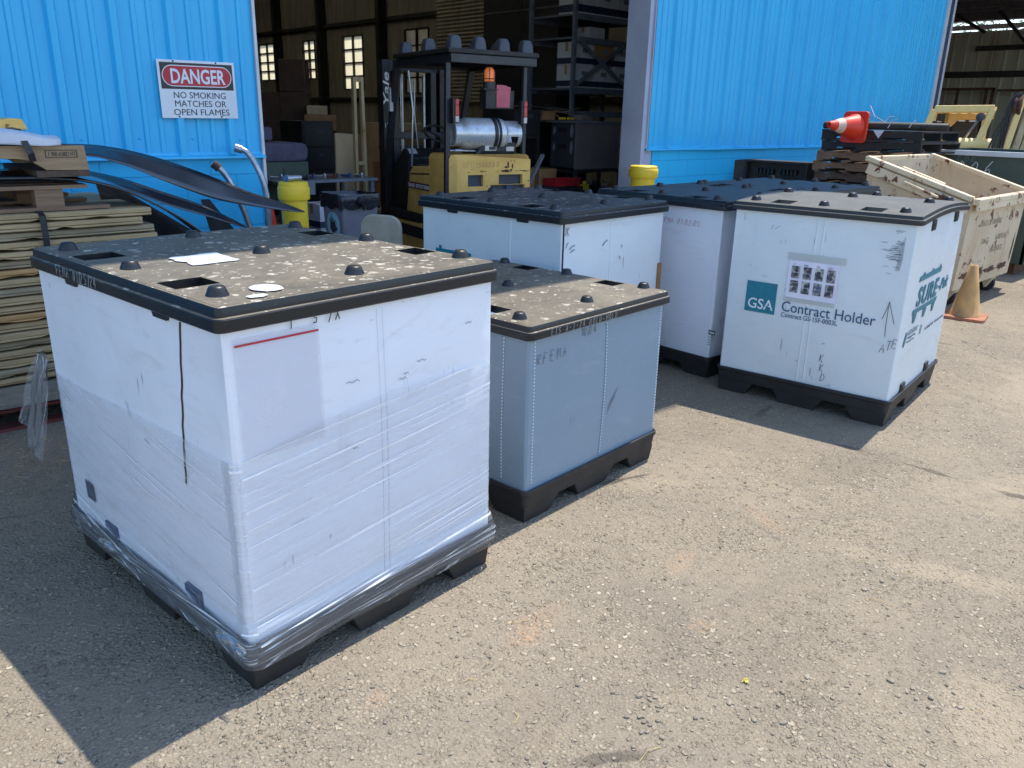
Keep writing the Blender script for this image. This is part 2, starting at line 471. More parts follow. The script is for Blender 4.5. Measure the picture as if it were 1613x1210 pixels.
# --- timber, metal, vehicles
M['plank'] = wood("treated_plank", hexlin(206, 180, 138), hexlin(160, 136, 98))
M['plank_grey'] = wood("greyed_treated_plank", hexlin(186, 168, 136), hexlin(136, 122, 98))
M['plank_warm'] = wood("warm_treated_plank", hexlin(212, 172, 118), hexlin(168, 126, 80))
M['pallet_wood'] = wood("weathered_pallet_wood", hexlin(148, 116, 92), hexlin(100, 76, 60), 'Y')
M['pallet_wood_x'] = wood("weathered_board", hexlin(150, 122, 98), hexlin(104, 80, 62), 'X')
M['pallet_grey'] = wood("silvered_pallet_wood", hexlin(150, 142, 130), hexlin(98, 92, 84), 'X')
M['pallet_dark'] = wood("dark_pallet_wood", hexlin(108, 86, 70), hexlin(62, 50, 42), 'Y')
M['red_wood'] = wood("red_painted_wood", hexlin(134, 58, 54), hexlin(84, 44, 42))
M['tan_board'] = wood("cut_board", hexlin(176, 148, 114), hexlin(144, 118, 90))
M['cardboard'] = plain("cardboard", hexlin(160, 122, 86), hexlin(136, 100, 68), 3, 0.85)
M['cardboard_dim'] = plain("filmed_shade_toned_cartons", hexlin(92, 70, 60), hexlin(70, 54, 48), 5, 0.35)  # cardboard darkened, the dimness of the interior put into its colour
M['cardboard_pale'] = plain("pale_cardboard", hexlin(196, 172, 142), hexlin(176, 150, 120), 3, 0.85)
M['wrap_white'] = plain("white_wrap_sheet", hexlin(206, 210, 222), hexlin(184, 188, 202), 5, 0.45, bump=0.5, bscale=9)
M['strap'] = plain("black_strap", hexlin(44, 40, 46), hexlin(30, 28, 32), 10, 0.5)
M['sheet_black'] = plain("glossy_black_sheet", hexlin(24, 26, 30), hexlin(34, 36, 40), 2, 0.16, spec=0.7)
M['sheet_smoke'] = plain("smoky_plastic_sheet", hexlin(50, 58, 70), hexlin(38, 44, 54), 2, 0.2, spec=0.7)
M['galv'] = plain("galvanised_pipe", hexlin(168, 174, 184), hexlin(136, 144, 156), 14, 0.34, 0.85)
M['yellow'] = plain("yellow_polyethylene", hexlin(240, 206, 52), hexlin(226, 186, 42), 4, 0.45, speck=(hexlin(150, 130, 40), 12, 0.7))
M['orange'] = plain("orange_cone_rubber", hexlin(228, 62, 34), hexlin(206, 48, 28), 5, 0.5, speck=(hexlin(150, 54, 40), 10, 0.68))
M['cone_white'] = plain("worn_reflective_sleeve", hexlin(226, 206, 196), hexlin(204, 160, 140), 9, 0.45)
M['old_cone'] = plain("dirty_faded_cone", hexlin(200, 154, 92), hexlin(150, 120, 92), 7, 0.75, stretch=(1, 1, 0.5), speck=(hexlin(92, 76, 62), 12, 0.66))
M['old_cone_base'] = plain("faded_cone_base", hexlin(166, 106, 78), hexlin(134, 92, 72), 7, 0.75)
def rusty(name, c1, c2, thr=0.60):
    k = NT(name)
    v = k.coord('Object')
    col = k.mix(k.ramp(k.noise(v, 1.8, 5), [(0.35, 0.0), (0.7, 1.0)]), c1, c2)
    run = k.noise(k.coord('Object', (5, 5, 0.7)), 1.3, 6, 0.7, 0.3)
    col = k.mix(k.ramp(run, [(0.57, 0.0), (0.74, 0.7)]), col, hexlin(158, 100, 62))
    blot = k.noise(v, 6.5, 8, 0.72, 0.4)
    col = k.mix(k.ramp(blot, [(thr, 0.0), (thr + 0.035, 1.0)]), col, k.mix(k.noise(v, 30, 3), hexlin(120, 66, 42), hexlin(78, 46, 36)))
    k.set(col, 0.68)
    k.bump(blot, 0.3, 0.006)
    return k.m
M['hopper'] = rusty("rusting_cream_paint", hexlin(200, 184, 158), hexlin(184, 162, 132), 0.575)
M['hopper_rim'] = rusty("rusting_cream_rim_paint", hexlin(216, 200, 172), hexlin(198, 176, 144), 0.55)
M['rust'] = plain("bare_rust", hexlin(98, 62, 46), hexlin(60, 42, 36), 12, 0.85, bump=0.5, bscale=60)
M['stencil'] = plain("faded_stencil_paint", hexlin(120, 108, 92), hexlin(164, 148, 122), 30, 0.7)
M['rubber'] = plain("black_rubber", hexlin(32, 32, 34), hexlin(44, 43, 43), 12, 0.75)
M['green_paint'] = plain("dark_green_paint", hexlin(66, 82, 74), hexlin(52, 66, 60), 2, 0.5, speck=(hexlin(110, 116, 108), 16, 0.70))
M['chalk'] = plain("chalk_marks", hexlin(150, 158, 150), hexlin(120, 130, 122), 40, 0.9)
M['lift_yellow'] = plain("forklift_yellow_paint", hexlin(228, 184, 100), hexlin(206, 158, 80), 4, 0.45, speck=(hexlin(120, 84, 52), 13, 0.64))
M['lift_pale'] = plain("sun_faded_yellow_paint", hexlin(242, 212, 148), hexlin(234, 194, 112), 3, 0.5, speck=(hexlin(150, 112, 70), 13, 0.70))
M['mast_cream'] = plain("worn_cream_mast_paint", hexlin(196, 178, 140), hexlin(160, 136, 100), 3, 0.55, speck=(hexlin(104, 76, 56), 14, 0.62), stretch=(3, 3, 0.6))
M['lift_dark'] = plain("dark_forklift_steel", hexlin(40, 44, 52), hexlin(30, 33, 39), 6, 0.42)
M['lift_black'] = plain("black_forklift_steel", hexlin(26, 27, 30), hexlin(36, 36, 40), 6, 0.5)
M['lift_recess'] = plain("recess_grey_steel", hexlin(66, 70, 82), hexlin(54, 58, 68), 8, 0.5)
M['aluminium'] = plain("brushed_aluminium", hexlin(206, 210, 216), hexlin(178, 184, 192), 16, 0.3, 0.45, bump=0.04, bscale=20)
M['lamp_red'] = plain("red_lamp_lens", hexlin(196, 60, 70), hexlin(170, 44, 54), 30, 0.25)
M['lamp_clear'] = plain("clear_lamp_lens", hexlin(206, 196, 194), hexlin(180, 172, 172), 30, 0.2)
def amber():
    k = NT("amber_beacon_lens")
    k.set(hexlin(220, 96, 40), 0.2)
    k.b.inputs['Emission Color'].default_value = (1.0, 0.30, 0.08, 1)
    k.b.inputs['Emission Strength'].default_value = 0.1
    return k.m
M['amber'] = amber()
M['note_pink'] = plain("pink_paper", hexlin(196, 104, 116), hexlin(178, 88, 100), 5, 0.8)
M['maroon'] = plain("maroon_label", hexlin(112, 36, 62), hexlin(98, 30, 54), 8, 0.45)
M['bin_grey'] = plain("grey_bin_plastic", hexlin(124, 122, 130), hexlin(108, 106, 116), 4, 0.55)
M['bag'] = plain("black_bin_bag", hexlin(34, 36, 44), hexlin(24, 25, 32), 12, 0.25, bump=0.7, bscale=22)
M['pale_blue'] = plain("pale_blue_sticker", hexlin(150, 196, 200), hexlin(136, 182, 190), 10, 0.5)
M['beige'] = plain("beige_vinyl", hexlin(176, 166, 150), hexlin(156, 146, 130), 8, 0.6, bump=0.2, bscale=80)
M['purple_cloth'] = plain("dusty_violet_fabric", hexlin(92, 88, 110), hexlin(76, 72, 92), 8, 0.9, bump=0.4, bscale=60)
M['desk_grey'] = plain("grey_desk_steel", hexlin(120, 112, 112), hexlin(104, 98, 100), 2, 0.5, speck=(hexlin(190, 190, 190), 11, 0.74))
M['desk_dark'] = plain("charcoal_desk_steel", hexlin(58, 60, 70), hexlin(48, 50, 60), 2, 0.45)
M['peel'] = plain("peeling_sticker", hexlin(128, 140, 148), hexlin(110, 122, 130), 20, 0.6)
M['carton_white'] = plain("white_carton", hexlin(196, 198, 206), hexlin(176, 178, 188), 5, 0.6)
M['carton_blue'] = plain("navy_carton_band", hexlin(36, 46, 78), hexlin(30, 38, 66), 5, 0.6)
M['red_bin'] = plain("red_plastic_bin", hexlin(176, 34, 44), hexlin(150, 28, 36), 4, 0.45)
M['leaf'] = plain("tree_leaf", hexlin(92, 124, 58), hexlin(58, 88, 38), 3, 0.6)
M['bark'] = plain("tree_bark", hexlin(98, 82, 66), hexlin(66, 54, 44), 6, 0.9)
M['sign_white'] = plain("white_sign_enamel", hexlin(220, 226, 236), hexlin(206, 212, 224), 3, 0.35)
M['sign_black'] = plain("black_sign_enamel", hexlin(26, 26, 34), hexlin(32, 32, 42), 6, 0.4)
M['sign_red'] = plain("red_sign_enamel", hexlin(186, 26, 52), hexlin(172, 22, 46), 6, 0.4)
M['steel_rack'] = plain("grey_rack_steel", hexlin(110, 116, 130), hexlin(88, 94, 108), 5, 0.45)
M['rubber_pad'] = plain("dark_blue_pad", hexlin(58, 74, 104), hexlin(46, 60, 88), 5, 0.6)

# ------------------------------------------------------------------ geometry helpers
class MB:
    """collects shapes and links them as ONE mesh object"""
    def __init__(self):
        self.v, self.f, self.mi, self.uv = [], [], [], {}
    def add(self, verts, faces, mi=0):
        o = len(self.v)
        self.v += [tuple(p) for p in verts]
        self.f += [tuple(i + o for i in q) for q in faces]
        self.mi += [mi] * len(faces)
        return o
    def box(self, x0, x1, y0, y1, z0, z1, mi=0, mat=None):
        p = [Vector((x, y, z)) for z in (z0, z1) for y in (y0, y1) for x in (x0, x1)]
        if mat is not None:
            p = [mat @ q for q in p]
        self.add(p, [(0, 2, 3, 1), (4, 5, 7, 6), (0, 1, 5, 4), (2, 6, 7, 3), (0, 4, 6, 2), (1, 3, 7, 5)], mi)
        return self
    def bar(self, a, b, w, t, up=(0, 0, 1), mi=0):
        """a rectangular bar from a to b"""
        a, b = Vector(a), Vector(b)
        d = (b - a).normalized()
        s = d.cross(Vector(up))
        s = s.normalized() if s.length > 1e-6 else d.orthogonal().normalized()
        u = s.cross(d)
        p = [e + s * (w / 2 * i) + u * (t / 2 * j) for e in (a, b) for j in (-1, 1) for i in (-1, 1)]
        self.add(p, [(0, 2, 3, 1), (4, 5, 7, 6), (0, 1, 5, 4), (2, 6, 7, 3), (0, 4, 6, 2), (1, 3, 7, 5)], mi)
        return self
    def frustum(self, cx, cy, z0, z1, w0, d0, w1, d1, mi=0, ox=0.0, oy=0.0):
        p = [(cx + sx * w0 / 2, cy + sy * d0 / 2, z0) for sy in (-1, 1) for sx in (-1, 1)] + \
            [(cx + ox + sx * w1 / 2, cy + oy + sy * d1 / 2, z1) for sy in (-1, 1) for sx in (-1, 1)]
        self.add(p, [(0, 2, 3, 1), (4, 5, 7, 6), (0, 1, 5, 4), (2, 6, 7, 3), (0, 4, 6, 2), (1, 3, 7, 5)], mi)
        return self
    def tube(self, path, r, n=10, mi=0, caps=True):
        path = [Vector(p) for p in path]
        rs = r if hasattr(r, '__len__') else [r] * len(path)
        rings, up = [], None
        for i, p in enumerate(path):
            d = (path[min(i + 1, len(path) - 1)] - path[max(i - 1, 0)]).normalized()
            if up is None:
                up = d.orthogonal().normalized()
            up = (up - d * up.dot(d)).normalized()
            s = d.cross(up)
            rings.append([p + (up * math.cos(2 * math.pi * k / n) + s * math.sin(2 * math.pi * k / n)) * rs[i] for k in range(n)])
        verts = [q for ring in rings for q in ring]
        faces = [(i * n + k, i * n + (k + 1) % n, (i + 1) * n + (k + 1) % n, (i + 1) * n + k) for i in range(len(path) - 1) for k in range(n)]
        if caps:
            faces += [tuple(reversed(range(n))), tuple((len(path) - 1) * n + k for k in range(n))]
        self.add(verts, faces, mi)
        return self
    def lathe(self, prof, n=24, mi=0, mat=None, cap0=True, cap1=True):
        verts = [Vector((r * math.cos(2 * math.pi * k / n), r * math.sin(2 * math.pi * k / n), z)) for r, z in prof for k in range(n)]
        if mat is not None:
            verts = [mat @ q for q in verts]
        faces = [(i * n + k, i * n + (k + 1) % n, (i + 1) * n + (k + 1) % n, (i + 1) * n + k) for i in range(len(prof) - 1) for k in range(n)]
        if cap0:
            faces.append(tuple(reversed(range(n))))
        if cap1:
            faces.append(tuple((len(prof) - 1) * n + k for k in range(n)))
        self.add(verts, faces, mi)
        return self
    def prism(self, poly, a, b, axis='Z', mi=0):
        """polygon extruded from a to b along an axis; poly is (x,y), (x,z) or (y,z)"""
        def P(q, t):
            return {'Z': (q[0], q[1], t), 'Y': (q[0], t, q[1]), 'X': (t, q[0], q[1])}[axis]
        n = len(poly)
        verts = [P(q, a) for q in poly] + [P(q, b) for q in poly]
        faces = [tuple(reversed(range(n))), tuple(range(n, 2 * n))] + [(i, (i + 1) % n, n + (i + 1) % n, n + i) for i in range(n)]
        self.add(verts, faces, mi)
        return self
    def grid(self, fn, nu, nv, mi=0):
        verts = [fn(i / nu, j / nv) for j in range(nv + 1) for i in range(nu + 1)]
        w = nu + 1
        self.add(verts, [(j * w + i, j * w + i + 1, (j + 1) * w + i + 1, (j + 1) * w + i) for j in range(nv) for i in range(nu)], mi)
        return self
    def build(self, name, mats, parent=None, smooth=False, bevel=0.0, segs=2, fix=True, solid=0.0, angle=0.7):
        me = bpy.data.meshes.new(name)
        me.from_pydata(self.v, [], self.f)
        if not hasattr(mats, '__len__'):
            mats = [mats]
        for m in mats:
            me.materials.append(m)
        me.polygons.foreach_set("material_index", self.mi)
        if fix:
            bm = bmesh.new()
            bm.from_mesh(me)
            bmesh.ops.recalc_face_normals(bm, faces=bm.faces)
            bm.to_mesh(me)
            bm.free()
        if smooth:
            me.polygons.foreach_set("use_smooth", [True] * len(me.polygons))
            me.set_sharp_from_angle(angle=angle)
        me.update()
        o = bpy.data.objects.new(name, me)
        COL.objects.link(o)
        if parent is not None:
            o.parent = parent
        if solid:
            s = o.modifiers.new("thickness", 'SOLIDIFY')
            s.thickness = solid
            s.offset = 0
        if bevel:
            b = o.modifiers.new("edges", 'BEVEL')
            b.width = bevel
            b.segments = segs
            b.limit_method = 'ANGLE'
            b.angle_limit = 0.6
        return o

def tag(o, label=None, cat=None, group=None, kind=None):
    if label: o["label"] = label
    if cat: o["category"] = cat
    if group: o["group"] = group
    if kind: o["kind"] = kind
    return o

def empty(name, loc=(0, 0, 0), rz=0.0, label=None, cat=None, group=None):
    o = bpy.data.objects.new(name, None)
    o.empty_display_size = 0.1
    o.location = loc
    o.rotation_euler = (0, 0, rz)
    COL.objects.link(o)
    return tag(o, label, cat, group)

def copy_tree(o, parent=None):
    c = o.copy()
    COL.objects.link(c)
    if parent is not None:
        c.parent = parent
    for ch in list(o.children):
        copy_tree(ch, c)
    return c

def basis(origin, r, u):
    r, u = Vector(r).normalized(), Vector(u).normalized()
    n = r.cross(u)
    return Matrix(((r.x, u.x, n.x, origin[0]), (r.y, u.y, n.y, origin[1]), (r.z, u.z, n.z, origin[2]), (0, 0, 0, 1)))

def text_obj(name, body, size, mat, parent, frame, width=None, bold=0.0, shear=0.0, align='LEFT', depth=0.0006, spacing=1.0):
    """printed lettering: a mesh lying in the plane of `frame` (x to the right, y up)"""
    cu = bpy.data.curves.new(name, 'FONT')
    cu.body = body
    cu.size = size
    cu.align_x = align
    cu.offset = bold
    cu.shear = shear
    cu.extrude = depth
    cu.space_character = spacing
    cu.resolution_u = 3
    tmp = bpy.data.objects.new(name, cu)
    COL.objects.link(tmp)
    dg = bpy.context.evaluated_depsgraph_get()
    me = bpy.data.meshes.new_from_object(tmp.evaluated_get(dg))
    bpy.data.objects.remove(tmp)
    bpy.data.curves.remove(cu)
    if width:
        xs = [v.co.x for v in me.vertices]
        k = width / (max(xs) - min(xs))
        for v in me.vertices:
            v.co.x *= k
    me.materials.clear()
    me.materials.append(mat)
    me.transform(frame)
    o = bpy.data.objects.new(name, me)
    COL.objects.link(o)
    if parent is not None:
        o.parent = parent
    return o

# single-stroke hand lettering, each glyph in a 0..0.6 x 0..1 cell
GLYPH = {
 'A': [[(0, 0), (.3, 1), (.6, 0)], [(.12, .4), (.48, .4)]], 'B': [[(0, 0), (0, 1), (.4, .9), (.4, .6), (0, .52), (.5, .4), (.5, .1), (0, 0)]],
 'C': [[(.55, .85), (.3, 1), (.05, .7), (.05, .3), (.3, 0), (.55, .15)]], 'D': [[(0, 0), (0, 1), (.4, .85), (.55, .5), (.4, .15), (0, 0)]],
 'E': [[(.55, 1), (0, 1), (0, 0), (.55, 0)], [(0, .5), (.42, .52)]], 'F': [[(.55, 1), (0, 1), (0, 0)], [(0, .5), (.42, .52)]],
 'H': [[(0, 0), (0, 1)], [(.5, 0), (.5, 1)], [(0, .5), (.5, .55)]], 'I': [[(.3, 0), (.3, 1)]], 'K': [[(0, 0), (0, 1)], [(.5, 1), (0, .5), (.5, 0)]],
 'L': [[(0, 1), (0, 0), (.5, 0)]], 'M': [[(0, 0), (.05, 1), (.3, .4), (.55, 1), (.6, 0)]], 'N': [[(0, 0), (0, 1), (.5, 0), (.5, 1)]],
 'O': [[(.3, 1), (.03, .7), (.03, .3), (.3, 0), (.57, .3), (.57, .7), (.3, 1)]], 'P': [[(0, 0), (0, 1), (.45, .9), (.45, .58), (0, .48)]],
 'R': [[(0, 0), (0, 1), (.45, .9), (.45, .58), (0, .5), (.5, 0)]], 'S': [[(.52, .85), (.3, 1), (.06, .8), (.5, .35), (.3, 0), (.03, .15)]],
 'T': [[(0, 1), (.6, 1)], [(.3, 1), (.3, 0)]], 'U': [[(0, 1), (.03, .2), (.3, 0), (.52, .2), (.55, 1)]], 'X': [[(0, 0), (.5, 1)], [(0, 1), (.5, 0)]],
 'Y': [[(0, 1), (.28, .5)], [(.56, 1), (.1, -.2)]], '0': [[(.3, 1), (.05, .6), (.1, .1), (.3, 0), (.55, .4), (.5, .9), (.3, 1)]],
 '1': [[(.15, .8), (.3, 1), (.3, 0)]], '2': [[(.05, .8), (.3, 1), (.52, .75), (.0, 0), (.55, .02)]], '3': [[(.05, .9), (.45, .95), (.2, .55), (.5, .35), (.3, 0), (.02, .1)]],
 '4': [[(.35, 1), (0, .35), (.55, .35)], [(.42, .7), (.38, 0)]], '5': [[(.5, 1), (.1, 1), (.06, .55), (.45, .5), (.4, .05), (.02, .05)]],
 '6': [[(.45, 1), (.1, .5), (.1, .1), (.35, 0), (.5, .25), (.3, .48), (.1, .3)]], '7': [[(.02, .95), (.52, 1), (.2, 0)]],
 '8': [[(.3, .52), (.08, .78), (.3, 1), (.5, .78), (.06, .25), (.28, 0), (.54, .25), (.3, .52)]], '9': [[(.5, .7), (.25, .5), (.06, .75), (.3, 1), (.5, .75), (.4, 0)]],
 '/': [[(.1, -.1), (.5, 1.1)]], '-': [[(.08, .45), (.5, .48)]], '.': [[(.1, .0), (.16, .06)]], ' ': []}

def ribbon(mb, pts, w, frame, lift=0.0022):
    """flat pen line through 2D points, in the plane of frame"""
    P = [Vector((x, y)) for x, y in pts]
    L, Rr = [], []
    for i, p in enumerate(P):
        d = (P[min(i + 1, len(P) - 1)] - P[max(i - 1, 0)])
        d = d.normalized() if d.length > 1e-9 else Vector((1, 0))
        s = Vector((-d.y, d.x)) * (w / 2)
        L.append(frame @ Vector((*(p + s), lift)))
        Rr.append(frame @ Vector((*(p - s), lift)))
    n = len(P)
    mb.add(L + Rr, [(n + i, n + i + 1, i + 1, i) for i in range(n - 1)])

def hand(name, text, h, mat, parent, frame, w=0.003, slant=0.12, pitch=0.82, seed=1, rise=0.0):
    rng = random.Random(seed)
    x = 0.0
    last = None
    for word in text.split(' '):
        mb = MB()
        for ch in word:
            jy, jx = rng.uniform(-.08, .08), rng.uniform(-.05, .05)
            for st in GLYPH.get(ch, []):
                pts = []
                for i, (a, b) in enumerate(st):
                    a += rng.uniform(-.04, .04)
                    b += rng.uniform(-.04, .04) + jy
                    pts.append(((x + a * .8 + jx + b * slant) * h, b * h + rise * x * h))
                ribbon(mb, pts, w, frame)
            x += pitch * (0.55 if ch in '/1I.' else 1.0)
        x += pitch
        if mb.v:
            last = mb.build(name, mat, parent, fix=False)
    return last

def rrect(x0, x1, y0, y1, r, per=None, nseg=4, step=0.07):
    """rounded rectangle outline, counter-clockwise from the lower left corner"""
    pts = []
    for cx, cy, a0 in ((x1 - r, y0 + r, -90), (x1 - r, y1 - r, 0), (x0 + r, y1 - r, 90), (x0 + r, y0 + r, 180)):
        for k in range(nseg + 1):
            a = rad(a0 + 90 * k / nseg)
            pts.append((cx + r * math.cos(a), cy + r * math.sin(a)))
    pts = pts[-1:] + pts[:-1]
    out = []
    for i, p in enumerate(pts):
        q = pts[(i + 1) % len(pts)]
        out.append(p)
        d = math.dist(p, q)
        if step and d > step * 1.5:
            n = int(d / step)
            for k in range(1, n):
                out.append((p[0] + (q[0] - p[0]) * k / n, p[1] + (q[1] - p[1]) * k / n))
    return out

def loft(mb, rings, mi=0, cap0=False, cap1=False):
    n = len(rings[0])
    verts = [p for r in rings for p in r]
    faces = [(j * n + i, j * n + (i + 1) % n, (j + 1) * n + (i + 1) % n, (j + 1) * n + i) for j in range(len(rings) - 1) for i in range(n)]
    if cap0: faces.append(tuple(reversed(range(n))))
    if cap1: faces.append(tuple((len(rings) - 1) * n + k for k in range(n)))
    mb.add(verts, faces, mi)

# ------------------------------------------------------------------ the ground
def make_ground():
    mb = MB()
    xs = [-300, -60, -15] + [i for i in range(-8, 40, 4)] + [60, 300]
    ys = [-300, -60, -12] + [i for i in range(-6, 30, 4)] + [60, 300]
    verts = [(x, y, 0) for y in ys for x in xs]
    w = len(xs)
    mb.add(verts, [(j * w + i, j * w + i + 1, (j + 1) * w + i + 1, (j + 1) * w + i) for j in range(len(ys) - 1) for i in range(w - 1)])
    tag(mb.build("ground", M['ground']), kind="structure")
make_ground()

def scatter_stones():
    """loose chippings lying on the asphalt, larger and fewer further off"""
    rng = random.Random(11)
    mb = MB()
    base = [(1, 0, 0), (-1, 0, 0), (0, 1, 0), (0, -1, 0), (0, 0, 1), (0, 0, -1)]
    octf = [(0, 2, 4), (2, 1, 4), (1, 3, 4), (3, 0, 4), (2, 0, 5), (1, 2, 5), (3, 1, 5), (0, 3, 5)]
    ico = bmesh.new()
    bmesh.ops.create_icosphere(ico, subdivisions=1, radius=1)
    iv = [v.co.copy() for v in ico.verts]
    iface = [tuple(v.index for v in f.verts) for f in ico.faces]
    ico.free()
    n = 0
    while n < 11000:
        d = 0.7 + 7.5 * rng.random() ** 1.7
        a = rad(rng.uniform(2, 92))
        x, y = d * math.cos(a), d * math.sin(a)
        if y > 6.2:
            continue
        if noise.noise(Vector((x * 1.3, y * 1.3, 0))) < rng.uniform(-0.45, 0.35):
            continue
        s = 0.0020 + 0.0058 * rng.random() ** 2.8
        if rng.random() < 0.012: s *= 1.7
        vs, fs = (iv, iface) if s > 0.0045 and d < 4 else ([Vector(b) for b in base], octf)
        m = Matrix.Rotation(rng.uniform(0, 6.28), 3, 'Z')
        sc = Vector((s * rng.uniform(.8, 1.5), s * rng.uniform(.6, 1.1), s * rng.uniform(.4, .8)))
        c = Vector((x, y, sc.z * .45))
        mb.add([c + m @ Vector((p.x * sc.x, p.y * sc.y, p.z * sc.z)) * rng.uniform(.82, 1.12) for p in vs], fs)
        n += 1
    for cx, cy, q in ((1.70, 1.13, 26), (1.95, .95, 10), (2.9, 1.05, 6), (1.25, 1.15, 12), (2.35, .62, 14), (.55, 1.45, 8)):
        for _ in range(q):
            x, y, s = cx + rng.gauss(0, .07), cy + rng.gauss(0, .06), .006 + .007 * rng.random() ** 2
            sc = Vector((s * rng.uniform(.8, 1.4), s * rng.uniform(.7, 1.1), s * rng.uniform(.5, .8)))
            m = Matrix.Rotation(rng.uniform(0, 6.28), 3, 'Z')
            mb.add([Vector((x, y, sc.z * .5)) + m @ Vector((p.x * sc.x, p.y * sc.y, p.z * sc.z)) * rng.uniform(.84, 1.1) for p in iv], iface)
    tag(mb.build("loose_gravel", M['stone'], fix=False, smooth=False), kind="stuff")
scatter_stones()

def straw_bits():
    rng = random.Random(5)
    mb = MB()
    spots = [(-.2, 1.5, 6, .5), (1.2, 1.0, 10, .8), (2.0, 1.0, 8, .9), (0.72, 4.45, 46, .28), (0.55, 4.4, 26, .3), (1.7, 1.8, 4, .3), (1.1, .9, 5, .25)]
    for cx, cy, n, sp in spots:
        for _ in range(n):
            x, y, a = cx + rng.gauss(0, sp), cy + rng.gauss(0, sp * .6), rng.uniform(0, 6.28)
            L = rng.uniform(.02, .09)
            mid = rng.uniform(-.012, .012)
            p = [(x, y, .004), (x + L * .5 * math.cos(a) - mid * math.sin(a), y + L * .5 * math.sin(a) + mid * math.cos(a), .008), (x + L * math.cos(a), y + L * math.sin(a), .004)]
            mb.tube(p, 0.0011, 4)
    tag(mb.build("straw", M['straw'], fix=False), kind="stuff")
straw_bits()

def weed(x, y, h, n, label, mat):
    rng = random.Random(int(x * 100))
    mb = MB()
    for k in range(n):
        a = rng.uniform(0, 6.28)
        r = h * rng.uniform(.5, 1.1)
        dx, dy = math.cos(a), math.sin(a)
        w = .0028
        p0, p1, p2 = Vector((0, 0, 0)), Vector((dx * r * .5, dy * r * .5, h * rng.uniform(.3, .7))), Vector((dx * r, dy * r, h * rng.uniform(.0, .3) + .002))
        s = Vector((-dy, dx, 0)) * w
        mb.add([p0 - s * .5, p0 + s * .5, p1 + s, p1 - s, p2], [(0, 1, 2, 3), (3, 2, 4)])
    o = mb.build("weed_tuft", mat, fix=False)
    o.location = (x, y, 0)
    tag(o, label, "weed")

# ------------------------------------------------------------------ pallet containers
def surf(key, nrm, t, full, z, bb, hb):
    """how far the sleeve bows out of its plane at a point of a face"""
    h = (z - bb) / (hb - bb)
    return .010 * math.sin(math.pi * min(1, max(0, t / full))) * math.sin(math.pi * min(1, max(0, h))) + .0055 * noise.noise(Vector((t * 2.2 + key * 3, z * 1.6, nrm)))

def drape(box, key, P, skip=("pallet", "sleeve", "fold_line", "lid", "lid_tab", "stretch_film", "loose_film_tail", "film_scrap", "film_band", "latch", "catch", "corner_gap", "torn_edge")):
    """press the printed and pasted parts of a container onto its bowed sleeve"""
    def walk(o):
        for ch in list(o.children):
            if ch.name.split('.')[0] in skip:
                continue
            me = ch.data
            n = max(1, len(me.vertices))
            mx, my = sum(q.co.x for q in me.vertices) / n, sum(q.co.y for q in me.vertices) / n
            right = abs(my - P['ib']) < abs(mx - P['ib'])
            if my > -.0 + P['ib'] * .5 or mx > P['ib'] * .5:
                for q in me.vertices:
                    if right: q.co.y -= surf(key, -2, q.co.x, P['R_'], q.co.z, P['bb'], P['hb'])
                    else: q.co.x -= surf(key, -1, q.co.y, P['L_'], q.co.z, P['bb'], P['hb'])
            walk(ch)
    walk(box)

